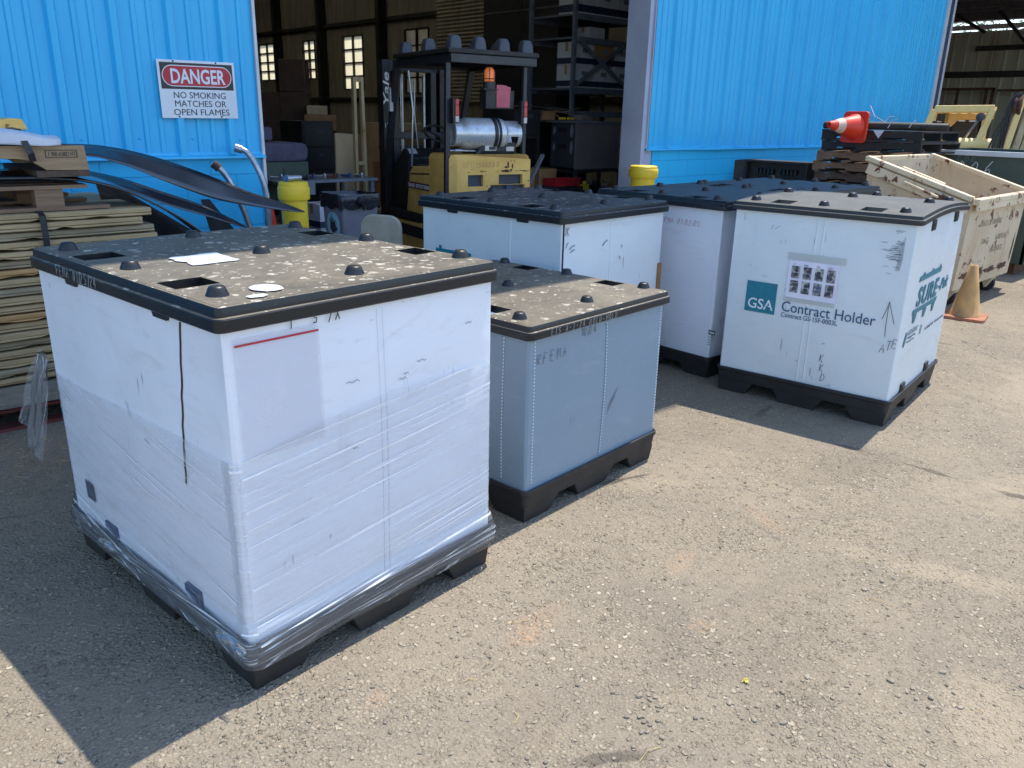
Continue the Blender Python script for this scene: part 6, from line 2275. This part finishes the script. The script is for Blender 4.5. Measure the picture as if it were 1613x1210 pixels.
def upper_load():
    # small brown pallet on the bundle
    root = empty("timber_pallet", (-.6, 4.83, ZT + .004), 0, "small brown pallet with wooden blocks lying on the plank bundle, under the black sheets", "pallet")
    mb = MB()
    mb.box(0, 2.02, 0, .11, 0, .018); mb.box(0, 2.02, .42, .53, 0, .018); mb.box(0, 2.02, .80, .91, 0, .018)
    mb.build("bottom_deck", M['pallet_wood_x'], root)
    mb = MB()
    for y in (0, .16, .32, .48, .64, .80): mb.box(0, 1.92, y, y + .11, .112, .130)
    mb.build("top_deck", M['pallet_wood_x'], root)
    for x in (.1, .92, 1.66):
        for y in (.005, .42, .80):
            mb = MB()
            mb.box(x, x + .135, y, y + .09, .018, .112)
            mb.build("block", M['pallet_wood_x'], root)
    z1 = ZT + .138
    # cut board standing on edge with its printed stamp, arched underneath
    root = empty("cut_board", (-.6, 4.815, z1 + .074), 0, "tan cut-out board with a printed stamp, on top of the plank load", "board")
    P = [(0, 0)]
    P += [(.9, 0), (.93, .01), (1.06, .01)]
    arch = [(1.20, .0), (1.22, .035), (1.27, .058), (1.32, .062), (1.60, .062), (1.66, .052), (1.70, .025), (1.73, .003)]
    poly = [(0, .0), (1.03, .0)] + arch + [(1.935, .0), (1.925, .125), (0, .125)]
    mb = MB()
    mb.prism(poly, 0, .035, 'Y')
    mb.prism(poly, .70, .735, 'Y')
    mb.build("board_front", M['tan_board'], root)
    mb = MB()
    mb.box(.0, 1.91, .035, .70, .105, .123)
    mb.box(1.68, 1.935, -.004, .74, -.034, -.001)
    mb.build("board_deck", M['pallet_dark'], root)
    text_obj("stamp", "1 908-65802 HT", .032, M['ink'], root, basis((1.745, -.0012, .072), (1, 0, 0), (0, 0, 1)), width=.13)
    mb = MB()
    for a, b in (((1.735, .066), (1.885, .066)), ((1.885, .066), (1.885, .102)), ((1.885, .102), (1.735, .102)), ((1.735, .102), (1.735, .066))):
        mb.bar((a[0], -.001, a[1]), (b[0], -.001, b[1]), .003, .003)
    mb.build("stamp_frame", M['ink'], root)
    # crumpled white sheet over it, held by a strap
    mb = MB()
    zz = z1 + .232
    def sh(u, v):
        x = -.55 + 1.76 * u + .05 * v * noise.noise(Vector((u * 3, 1, 2)))
        lift = .004 + .05 * max(0, math.sin(u * 9.3 + .5)) * (1 - abs(v - .35)) + .012 * noise.noise(Vector((u * 6, v * 3, 5)))
        k = min(1, v * 2)
        y = 4.80 + .45 * max(0, v - .3)
        z = zz - .015 - (.058 + .02 * math.sin(u * 11)) * max(0, .42 - v) / .42 + lift
        if v < .42: y -= .012
        return (x, y, z + .02)
    mb.grid(sh, 60, 18)
    tag(mb.build("white_sheet", M['wrap_white'], smooth=True, solid=.004, fix=False), "crumpled white sheet draped over the tan cut board on the plank load", "sheet")
    mb = MB()
    pts = [(1.03, 5.15, zz + .055), (1.035, 4.86, zz + .045), (1.04, 4.785, zz - .01), (1.06, 4.778, zz - .07), (1.068, 4.79, zz - .11)]
    for a, b in zip(pts, pts[1:]): mb.bar(a, b, .032, .004, up=(0, -1, .4))
    tag(mb.build("sheet_strap", M['strap']), "black strap pulled over the crumpled white sheet", "strap")
    mb = MB()
    mb.prism([(0, 0), (.22, .0), (.20, .055), (.14, .058), (.0, .03)], 0, .25, 'Y')
    o = mb.build("yellow_block", M['lift_yellow'], bevel=.006)
    o.location = (.90, 5.02, zz + .04)
    tag(o, "small yellow block resting on the crumpled white sheet", "block")
    return z1
Z1 = upper_load()

def strip(name, centre, width, label, mat, n=60, thick=.004):
    """long flexible plastic sheet: centre(t) gives a point, width(t) the half-width vector"""
    mb = MB()
    mb.grid(lambda u, v: Vector(centre(u)) + Vector(width(u)) * (v * 2 - 1), n, 4)
    tag(mb.build(name, mat, smooth=True, solid=thick, fix=False, angle=1.5), label, "plastic sheet", "black plastic sheets drooping off the plank load")
def interp(pts):
    def f(t):
        x = t * (len(pts) - 1)
        i = min(int(x), len(pts) - 2)
        s = x - i
        p0, p1, p2, p3 = [Vector(pts[max(0, min(len(pts) - 1, j))]) for j in (i - 1, i, i + 1, i + 2)]
        return .5 * ((2 * p1) + (p2 - p0) * s + (2 * p0 - 5 * p1 + 4 * p2 - p3) * s * s + (3 * p1 - p0 - 3 * p2 + p3) * s ** 3)
    return f
up = interp([(-.2, 5.4, 1.47), (.6, 5.4, 1.475), (1.40, 5.4, 1.465), (1.65, 5.4, 1.43), (1.91, 5.4, 1.342), (2.225, 5.4, 1.220), (2.53, 5.4, 1.118), (2.80, 5.4, 1.045), (2.915, 5.4, 1.010)])
wu = interp([(0, .10, .02), (0, .10, .02), (0, .08, .028), (0, .07, .045), (0, .06, .070), (0, .05, .076), (0, .04, .046), (0, .025, .022), (0, .004, .003)])
strip("plastic_sheet", up, wu, "long smoky plastic sheet arching to a point in front of the yellow bollard", M['sheet_smoke'])
lo = interp([(-.6, 5.0, 1.365), (.2, 5.0, 1.372), (.951, 5.0, 1.362), (1.129, 5.0, 1.357), (1.315, 5.0, 1.338), (1.508, 5.0, 1.282), (1.674, 5.0, 1.196), (1.847, 5.0, 1.082), (2.05, 5.0, .90), (2.3, 5.05, .60)])
wl = interp([(0, .17, .012)] * 4 + [(0, .17, .014), (0, .17, .016), (0, .17, .018), (0, .17, .02), (0, .16, .02), (0, .14, .02)])
strip("plastic_sheet", lo, wl, "glossy black sheet bending down over the end of the plank bundle", M['sheet_black'], thick=.012)
lo2 = interp([(1.45, 5.45, 1.33), (1.697, 5.45, 1.255), (1.92, 5.45, 1.160), (2.2, 5.45, 1.055), (2.40, 5.45, .965), (2.50, 5.45, .915)])
wl2 = interp([(0, .05, .02), (0, .05, .03), (0, .05, .040), (0, .04, .035), (0, .03, .018), (0, .003, .002)])
strip("plastic_sheet", lo2, wl2, "short smoky sheet ending in a point below the longer one", M['sheet_smoke'])
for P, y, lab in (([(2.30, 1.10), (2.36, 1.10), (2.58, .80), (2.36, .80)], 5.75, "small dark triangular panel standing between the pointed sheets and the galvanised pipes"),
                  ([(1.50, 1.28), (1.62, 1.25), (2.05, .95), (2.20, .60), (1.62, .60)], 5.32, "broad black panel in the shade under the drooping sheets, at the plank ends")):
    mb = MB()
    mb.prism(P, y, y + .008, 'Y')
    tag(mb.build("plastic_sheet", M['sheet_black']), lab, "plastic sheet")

# ------------------------------------------------------------------ just inside the doorway
def waste_bin():
    root = empty("waste_bin", (3.70, 6.05, 0), rad(-2), "grey waste bin with a knotted black bag and a round hand sticker", "bin")
    mb = MB()
    def rg(h, z): return [(x, y, z) for x, y in rrect(-h, h, -h, h, .02, nseg=2, step=0)]
    loft(mb, [rg(.125, 0), rg(.15, .5), rg(.178, 1.03), rg(.170, 1.03), rg(.118, .03)], cap0=True, cap1=True)
    mb.build("bin_body", M['bin_grey'], root)
    mb = MB()
    n = 48
    base = rrect(-.187, .187, -.187, .187, .03, nseg=3, step=.03)
    rings = []
    for k, (o, z) in enumerate(((-.035, .90), (-.010, 1.045), (.000, 1.062), (.005, 1.05), (.003, 1.0), (.004, .965))):
        rr = []
        for i, (x, y) in enumerate(base):
            w = .005 * noise.noise(Vector((x * 14, y * 14, k * .7)))
            r = 1 + o / .187
            rr.append((x * r + w * x * 4, y * r + w * y * 4, z + (w * 1.6 if k else 0) - (.03 * (k == 5) * abs(math.sin(i * .6)))))
        rings.append(rr)
    loft(mb, rings)
    bag = mb.build("bin_bag", M['bag'], root, smooth=True, angle=1.3)
    mb = MB()
    mb.tube([(-.02, -.19, 1.03), (-.015, -.215, 1.0), (.0, -.22, .965), (.012, -.21, .93)], [.02, .028, .016, .005], 8)
    mb.build("bag_knot", M['bag'], bag, smooth=True)
    # the sticker: a hand with falling leaves, on the left-hand side of the bin
    s = basis((-.162, -.005, .80), (0, -1, 0), (-.05, 0, 1))
    mb = MB()
    mb.add([s @ Vector((.112 * math.cos(k * .2094), .112 * math.sin(k * .2094), .006)) for k in range(30)], [tuple(range(30))])
    st = mb.build("round_sticker", M['pale_blue'], root)
    mb = MB()
    for P in ([(-.02, -.07), (.015, -.065), (.045, -.02), (.03, .02), (-.01, .03), (-.05, .01), (-.06, -.03)], [(-.05, .0), (-.065, .05), (-.055, .055), (-.035, .01)], [(-.035, .01), (-.035, .072), (-.022, .072), (-.018, .02)],
              [(-.015, .02), (-.004, .066), (.008, .062), (.004, .015)], [(.01, .015), (.03, .05), (.04, .043), (.028, .0)], [(.03, -.03), (.062, -.012), (.066, -.024), (.036, -.05)], [(.05, -.07), (.066, -.05), (.072, -.075)], [(.02, -.085), (.03, -.07), (.042, -.09)], [(-.03, .08), (-.02, .098), (-.008, .084)]):
        mb.add([s @ Vector((x, y, .0085)) for x, y in P], [tuple(range(len(P)))])
    mb.build("hand_emblem", M['ink'], st)
waste_bin()
cone("traffic_cone", (3.12, 6.42, 0), (0, 0, 0), .95, .17, .05, .4, "red cone standing half hidden between the blue wall edge and the yellow bollard", M['orange'], M['rubber'])
def chair():
    root = empty("chair", (3.50, 5.28, 0), rad(-20), "beige padded chair, only its rounded back showing behind the wrapped container", "chair")
    mb = MB()
    P = rrect(-.17, .17, .52, .965, .10, nseg=5, step=0)
    mb.prism(P, -.02, .02, 'Y')
    b = mb.build("backrest", M['beige'], root, bevel=.015, segs=3)
    mb = MB()
    mb.prism(rrect(-.20, .20, -.46, -.04, .05, nseg=3, step=0), .42, .47, 'Z')
    mb.build("seat", M['beige'], root, bevel=.015)
    for x in (-.17, .17):
        for y in (-.42, -.06):
            mb = MB()
            mb.tube([(x, y, .42), (x * 1.1, y * 1.05, 0)], .012, 8)
            mb.build("leg", M['galv'], root, smooth=True)
    mb = MB()
    for x in (-.12, .12): mb.tube([(x, -.06, .44), (x, .03, .50), (x, .028, .75)], .011, 8)
    mb.build("back_support", M['galv'], root, smooth=True)
    return root
chair().rotation_euler = (0, 0, rad(-58))

def carton(x0, x1, y0, y1, z0, z1, label, m='cardboard', group=None, band=None, tilt=0):
    root = empty("carton", ((x0 + x1) / 2, (y0 + y1) / 2, z0), rad(tilt), label, "carton", group)
    w, d, h = (x1 - x0) / 2, (y1 - y0) / 2, z1 - z0
    mb = MB()
    mb.box(-w, w, -d, d, 0, h)
    mb.build("box_body", M[m], root, bevel=.004)
    mb = MB()
    mb.box(-w * .99, w * .99, -.03, .03, h, h + .002)
    mb.box(-w - .002, -w, -.03, .03, h * .6, h + .002)
    mb.build("tape", M['tan_board'], root)
    if band:
        mb = MB()
        mb.box(-w - .003, w + .003, -d - .003, d + .003, h * .06, h * .32)
        bd = mb.build("printed_band", M[band], root)
        mb = MB()
        mb.box(-.07, .07, -d - .006, -d - .003, h * .55, h * .75)
        mb.build("printed_patch", M['print_grey'], root)
    return root
for k, (x, z, s) in enumerate(((3.80, .0, .34), (4.16, .0, .30), (3.82, .345, .30))):
    carton(x, x + .33, 6.8, 7.15, z + .012, z + s, ["floor carton behind the yellow bollard, left of the two", "floor carton tucked right behind the grey waste bin", "upper white carton behind the yellow bollard and the bin"][k], 'carton_white', "cartons behind the waste bin", 'carton_blue')
carton(3.84, 4.14, 6.82, 7.12, .650, .88, "topmost white carton of the little pile behind the bin", 'carton_white', "cartons behind the waste bin", 'carton_blue')

def low_bench():
    root = empty("work_table", (3.70, 7.35, 0), rad(0), "low grey work table cluttered with tools, behind the bollard and bin", "table")
    mb = MB()
    mb.box(0, 1.15, 0, .7, 1.03, 1.06)
    mb.box(.0, .02, -.01, .0, .80, 1.06); mb.box(0, .40, -.012, -.002, .92, 1.06)
    mb.build("tabletop", M['steel_rack'], root, bevel=.004)
    for x in (.03, 1.08):
        for y in (.03, .63):
            mb = MB()
            mb.box(x, x + .04, y, y + .04, 0.012, 1.03)
            mb.build("leg", M['steel_rack'], root)
    rng = random.Random(6)
    for k in range(9):
        mb = MB()
        x, y = .12 + k * .11, rng.uniform(.1, .3)
        mb.box(-.045, .045, -.02, .02, 0, .012)
        mb.tube([(-.05, 0, .018), (.06, 0.01, .018)], .012, 8)
        mb.lathe([(.018, 0), (.02, .03), (.012, .05)], 10, mat=Matrix.Translation((-.05, 0, 0)))
        o = mb.build("hand_tool", M[['galv', 'rust', 'ink', 'rubber_pad'][k % 4]])
        o.location = (3.70 + x, 7.35 + y, 1.062)
        o.rotation_euler = (0, 0, rng.uniform(0, 3))
        tag(o, "small worn hand tool among the clutter on the low grey work table", "tool", "tools on the work table")
low_bench()
def green_table():
    root = empty("green_cabinet", (3.85, 8.0, 0), 0, "dark green cabinet on grey legs carrying a violet padded seat, deep in the doorway's left", "cabinet")
    mb = MB()
    mb.box(0, .55, 0, .6, .80, 1.20)
    mb.build("cabinet_body", M['green_paint'], root, bevel=.005)
    mb = MB()
    mb.box(.25, .27, -.006, 0, .86, 1.14)
    mb.box(.05, .5, -.004, 0, 1.0, 1.01)
    mb.build("door_seam", M['ink'], root)
    for x in (.02, .49):
        for y in (.02, .54):
            mb = MB()
            mb.box(x, x + .04, y, y + .04, .012, .80)
            mb.build("leg", M['steel_rack'], root)
    root = empty("padded_seat", (3.80, 7.98, 1.203), 0, "violet padded bench seat stored on top of the green cabinet", "seat")
    mb = MB()
    mb.prism(rrect(0, .60, 0, .19, .07, nseg=4, step=0), 0, .55, 'Y')
    mb.build("cushion", M['purple_cloth'], root, bevel=.03, segs=3)
    mb = MB()
    mb.prism(rrect(0, .38, .20, .34, .03, nseg=3, step=0), .35, .55, 'Y')
    mb.build("backrest", M['purple_cloth'], root, bevel=.02)
green_table()
def drawers():
    root = empty("drawer_cabinet", (5.38, 9.9, 0.012), 0, "tall black drawer cabinet in the dim doorway, cartons stacked behind it", "cabinet")
    mb = MB()
    mb.box(0, .46, 0, .6, 0, 1.58)
    mb.build("cabinet_body", M['lift_black'], root, bevel=.004)
    for k in range(5):
        mb = MB()
        mb.box(.02, .44, -.018, -.001, .06 + k * .30, .33 + k * .30)
        d = mb.build("drawer", M['interior_dark'], root, bevel=.004)
        mb = MB()
        mb.box(.20, .30, -.028, -.018, .24 + k * .30, .26 + k * .30)
        mb.build("handle", M['lift_recess'], d)
drawers()
def leaning_board():
    mb = MB()
    mb.prism([(0, 0.012), (.265, .012), (.262, 1.47), (.02, 1.48)], 0, .03, 'Y')
    o = mb.build("upright_board", M['cardboard_pale'], bevel=.004)
    o.location = (5.02, 8.5, 0)
    tag(o, "pale upright cardboard sheet standing beside the ladder frame, left of the forklift mast", "board")
    mb = MB()
    mb.box(0, .30, 0, .025, .012, 1.46)
    o = mb.build("upright_board", M['cardboard'])
    o.location = (5.31, 8.7, 0)
    tag(o, "brown cardboard sheet behind the forklift mast's left rail", "board")
    root = empty("ladder_frame", (5.13, 8.28, 0), 0, "worn pale wooden ladder frame standing left of the forklift mast", "ladder")
    for a, b in (((.03, 0, .012), (.045, 0.0, 2.09)), ((.20, 0.05, .012), (.175, .05, 2.09))):
        mb = MB()
        mb.bar(a, b, .035, .05, up=(0, 1, 0))
        mb.build("rail", M['mast_cream'], root)
    mb = MB()
    for z in (.35, .75, 1.15, 2.06): mb.bar((.05, .03, z), (.18, .03, z), .03, .04)
    mb.build("rung", M['mast_cream'], root)
leaning_board()
def wrapped_goods():
    g = "wrapped cartons deep inside the warehouse"
    rng = random.Random(9)
    for i in range(3):
        for k in range(5):
            x = 6.35 + i * .30
            y = 13.25 - i * .30
            z = .012 + k * .5
            if (i == 0 and k == 4) or (i == 2 and k > 2): continue
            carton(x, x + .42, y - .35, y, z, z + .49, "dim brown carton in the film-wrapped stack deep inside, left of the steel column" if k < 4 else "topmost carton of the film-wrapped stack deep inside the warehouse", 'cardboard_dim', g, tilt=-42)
    carton(6.75, 7.25, 12.05, 12.45, 1.42, 1.66, "orange-brown carton lying on dark cases before the wrapped stack", 'cardboard', None, tilt=-30)
    carton(6.78, 7.1, 12.1, 12.4, 1.665, 1.80, "open pale carton atop the orange-brown one", 'cardboard_pale', None, tilt=-25)
    root = empty("dark_case", (7.0, 12.2, .012), rad(-30), "dark equipment case under the orange-brown carton", "case")
    mb = MB()
    mb.box(-.35, .35, -.3, .3, 0, 1.38)
    mb.build("case_body", M['interior_dark'], root, bevel=.01)
    mb = MB()
    mb.box(-.36, .36, -.31, .31, .9, .94)
    mb.build("case_band", M['steel_rack'], root)
wrapped_goods()

def raised_desk():
    root = empty("steel_desk", (8.80, 8.2, .99), 0, "grey steel desk with peeling stickers, raised on a rack beside the right door post", "desk")
    mb = MB()
    mb.box(-.03, .98, -.03, 1.75, .64, .675)
    mb.build("desktop", M['steel_rack'], root, bevel=.006)
    mb = MB()
    mb.box(0, .95, 0, .03, 0, .64)
    mb.box(.92, .95, .03, 1.7, 0.02, .64)
    mb.build("end_panel", M['desk_grey'], root)
    mb = MB()
    mb.box(.02, .90, .03, .52, .01, .638)
    ped = mb.build("pedestal", M['desk_dark'], root)
    for z0, z1 in ((.02, .40), (.41, .63)):
        mb = MB()
        mb.box(.0, .02, .04, .51, z0, z1)
        d = mb.build("drawer", M['desk_dark'], ped, bevel=.004)
        mb = MB()
        mb.box(-.008, .0, .19, .36, z1 - .11, z1 - .06)
        mb.build("handle", M['lift_black'], d)
        for y, h, w in ((.44, .07, .05), (.09, .12, .06)):
            mb = MB()
            n = 10
            mb.add([(-.003, y + w / 2 * math.cos(k * .628) * (1 + .3 * math.sin(k * 3)), z1 - .10 + h * .8 * math.sin(k * .628)) for k in range(n)], [tuple(range(n))])
            mb.build("sticker", M['peel'], d)
    mb = MB()
    mb.box(.02, .90, 1.2, 1.7, .01, .638)
    mb.build("pedestal", M['desk_dark'], root)
    # the rack it stands on
    r2 = empty("low_rack", (8.80, 8.2, .012), 0, "dark steel rack carrying the grey desk, odds and ends lying on its lower shelf", "rack")
    for x in (-.045, .95):
        for y in (-.045, 1.7):
            mb = MB()
            mb.box(x, x + .045, y, y + .045, 0, .965)
            mb.build("post", M['desk_dark'], r2)
    for z in (.62, .925):
        mb = MB()
        mb.box(0, .95, 0, 1.7, z, z + .045)
        mb.build("shelf", M['interior_dark'], r2)
    rng = random.Random(3)
    for k in range(6):
        x, y = 8.88 + k * .14, 8.26 + rng.uniform(0, .2)
        if k % 2:
            mb = MB()
            mb.tube([(.05 * math.cos(a * .45), .05 * math.sin(a * .45), .012 + .006 * a) for a in range(22)], .011, 6)
            o = mb.build("coiled_lead", M['rubber' if k == 1 else 'steel_rack'], smooth=True)
            lab, c = "coil of lead lying on the rack shelf under the raised desk", "cable"
        else:
            mb = MB()
            mb.box(-.06, .06, -.05, .05, 0, .08)
            mb.lathe([(.03, .08), (.03, .12), (.015, .13)], 12)
            o = mb.build("machine_part", M[['lift_recess', 'yellow', 'bag'][k // 2]], bevel=.006)
            lab, c = ["grey machine part at the left of the rack shelf under the desk", "yellow machine part amid the coils under the desk", "black machine part at the right of the rack shelf under the desk"][k // 2], "machine part"
        o.location = (x, y, .012 + .62 + .046)
        tag(o, lab, c, "odds and ends under the raised desk" if c == "cable" else None)
    # clutter on the desk
    z = 1.668
    root = empty("spring_wire", (8.6, 8.45, z), 0, "bent wire tool with two yellow grips lying on the raised desk", "tool")
    for x0 in (.10, .27):
        mb = MB()
        mb.tube([(x0, 0, .022), (x0 + .13, .02, .022)], .018, 10)
        mb.build("grip", M['yellow'], root, smooth=True)
    mb = MB()
    mb.tube([(.10, 0, .022), (.02, .05, .12), (.20, .1, .10), (.66, .12, .18)], .005, 6)
    mb.tube([(.40, .02, .022), (.42, .05, .08), (.2, .1, .11), (.0, .1, .17)], .005, 6)
    mb.build("wire", M['tan_board'], root, smooth=True)
    carton(8.42, 8.66, 8.5, 8.75, z, z + .12, "short reddish carton on the raised desk, propping a sheet of metal", 'cardboard', None)
    mb = MB()
    mb.grid(lambda u, v: (7.86 + 1.0 * u, 8.35 + .45 * v, z + .175 - .045 * max(0, u - .6) * 2 + .004 * math.sin(u * 9)), 20, 4)
    tag(mb.build("metal_sheet", M['galv'], smooth=True, solid=.004), "thin bent metal sheet lying over the carton on the raised desk", "sheet")
    root = empty("tool_tray", (7.86, 8.5, z - .20), 0, "dark tool tray holding up the left end of the metal sheet", "tray")
    mb = MB()
    mb.box(0, .5, 0, .4, .0, .20); mb.box(0, .5, 0, .03, .20, .32); mb.box(0, .5, .37, .4, .20, .32); mb.box(0, .03, .03, .37, .20, .32)
    mb.build("tray_body", M['interior_dark'], root)
    mb = MB()
    mb.box(.14, .36, -.008, 0, .22, .28)
    mb.build("label_holder", M['lift_recess'], root)
    root = empty("tray_stand", (7.86, 8.5, .012), 0, "narrow dark stand under the tool tray", "stand")
    mb = MB()
    mb.box(0, .5, 0, .4, 1.40, z - .216)
    mb.build("top", M['interior_dark'], root)
    for x in (0, .45):
        for y in (0, .35):
            mb = MB()
            mb.box(x, x + .05, y, y + .05, 0, 1.40)
            mb.build("leg", M['interior_dark'], root)
    mb = MB()
    for k in range(4): mb.box(k * .05, k * .05 + .035, 0, .2, 0, .075 - .01 * (k % 2))
    o = mb.build("file_row", M['desk_grey']); o.location = (9.25, 8.5, z)
    tag(o, "row of grey files standing at the right of the raised desk", "files")
raised_desk()
mb = MB()
mb.bar((7.12, 7.4, .92), (7.36, 7.42, 1.255), .035, .045, up=(0, 1, 0))
mb.bar((6.6, 7.38, .19), (7.12, 7.4, .92), .035, .045, up=(0, 1, 0))
tag(mb.build("angle_iron", M['steel_rack']), "grey angle iron leaning beside the forklift's counterweight", "steel bar")
carton(7.55, 7.95, 8.15, 8.55, .012, 1.03, "tall brown carton under the desk's left end, behind the angle iron", 'cardboard', None)
carton(8.0, 8.34, 8.12, 8.5, .012, 1.02, "second tall brown carton, half behind the red bin", 'cardboard', None)
def red_bin():
    root = empty("red_bin", (8.05, 7.85, .80), 0, "red plastic parts bin on a dark crate below the raised desk", "bin")
    mb = MB()
    mb.prism([(0, 0), (.02, .10), (.0, .10), (.0, .105), (.5, .105), (.48, 0)], 0, .02, 'Y')
    mb.prism([(0, 0), (0, .10), (.5, .10), (.48, 0)], .22, .24, 'Y')
    mb.box(0, .48, .02, .22, 0, .015)
    mb.box(0, .015, .02, .22, .015, .1); mb.box(.47, .49, .02, .22, .015, .09)
    mb.build("bin_body", M['red_bin'], root)
    mb = MB()
    mb.box(.0, .49, -.012, 0, .09, .115)
    mb.build("bin_lip", M['red_bin'], root)
    root = empty("dark_crate", (8.02, 7.82, .012), 0, "dark slatted crate under the red bin", "crate")
    mb = MB()
    for z in (0, .2, .4, .6): mb.box(0, .55, 0, .3, z, z + .16)
    mb.box(.02, .53, .02, .28, .0, .78)
    mb.build("slat_side", M['interior_dark'], root)
    mb = MB()
    for x in (0, .5): mb.box(x, x + .05, -.01, .31, .0, .783)
    mb.build("corner_post", M['desk_dark'], root)
red_bin()

def shelving():
    root = empty("pallet_rack", (10.05, 9.5, .012), 0, "grey pallet rack with crossed braces, loaded with cartons beside the right door post", "rack")
    for x in (0, 1.9):
        for y in (0, 1.0):
            mb = MB()
            mb.box(x, x + .06, y, y + .06, 0, 4.4)
            mb.build("post", M['steel_rack'], root)
    for z in (1.80, 2.16, 2.93, 3.27):
        mb = MB()
        mb.box(.06, 1.9, -.01, .03, z - .09, z)
        mb.box(.06, 1.9, 1.02, 1.06, z - .09, z)
        mb.box(.06, 1.9, .03, 1.02, z - .03, z - .002)
        mb.build("shelf", M['steel_rack'], root)
    mb = MB()
    mb.bar((.05, -.03, 2.2), (1.25, -.03, 2.90), .06, .02, up=(0, 1, 0))
    mb.bar((.05, -.045, 2.88), (1.25, -.045, 2.22), .06, .02, up=(0, 1, 0))
    mb.build("cross_brace", M['steel_rack'], root)
    g = "white cartons on the pallet rack"
    names = ["left", "middle", "right"]
    for lv, (z, h) in enumerate(((2.176, .34), (2.52, .35), (3.288, .42))):
        for k in range(3):
            x = 10.16 + k * .48
            m = 'cardboard' if (lv, k) == (1, 1) else 'carton_white'
            carton(x, x + .44, 9.56, 9.98, z, z + h, "%s %s carton on the %s of the pallet rack" % (names[k], "brown" if m == 'cardboard' else "white", ["lower cross-braced level, bottom row", "cross-braced level, upper row", "top visible level"][lv]), m, g, 'carton_blue')
    carton(10.62, 11.0, 9.7, 10.0, 2.946, 3.13, "small plain white carton alone on the level above the crossed braces", 'carton_white', None)
shelving()
def dark_cabinet():
    root = empty("tall_cabinet", (10.80, 10.6, .012), 0, "very tall near-black cabinet with two doors, right of the forklift's guard", "cabinet")
    mb = MB()
    mb.box(0.02, .9, 0, 2.0, 0, 5.2)
    mb.build("cabinet_body", M['lift_black'], root)
    for y0, y1 in ((.0, .92), (.94, 2.0)):
        mb = MB()
        mb.box(0, .02, y0, y1, .05, 5.2)
        d = mb.build("door", M['lift_black'], root)
        mb = MB()
        mb.box(-.02, 0, y1 - .1, y1 - .06, 1.4, 1.6)
        mb.build("handle", M['lift_recess'], d)
    mb = MB()
    mb.box(-.012, .0, 0, 2.0, 3.50, 3.525)
    mb.build("metal_strip", M['galv'], root)
dark_cabinet()
for k, (x, y, z, s, lab) in enumerate(((9.0, 13.0, .012, .8, "dim brown carton on the floor beyond the steering wheel"), (9.8, 12.6, .012, .9, "larger dim carton beyond the forklift's rear leg"), (9.05, 13.05, .815, .6, "dim carton stacked on another beyond the steering wheel"), (9.85, 12.65, .915, .65, "upper dim carton in the pile beyond the forklift's rear leg"), (10.0, 14.2, .012, 1.5, "tall pale carton far behind the gas cylinder"))):
    carton(x, x + s, y, y + s, z, z + s, lab, 'cardboard_pale' if k == 4 else 'cardboard')
weed(.245, 1.275, .03, 26, "dry pale weed tuft flat on the asphalt near the bottom edge of the view", M['straw'])
weed(2.02, 1.035, .018, 10, "small yellow-green weed sprouting from the open asphalt in the middle of the yard", M['weed'])
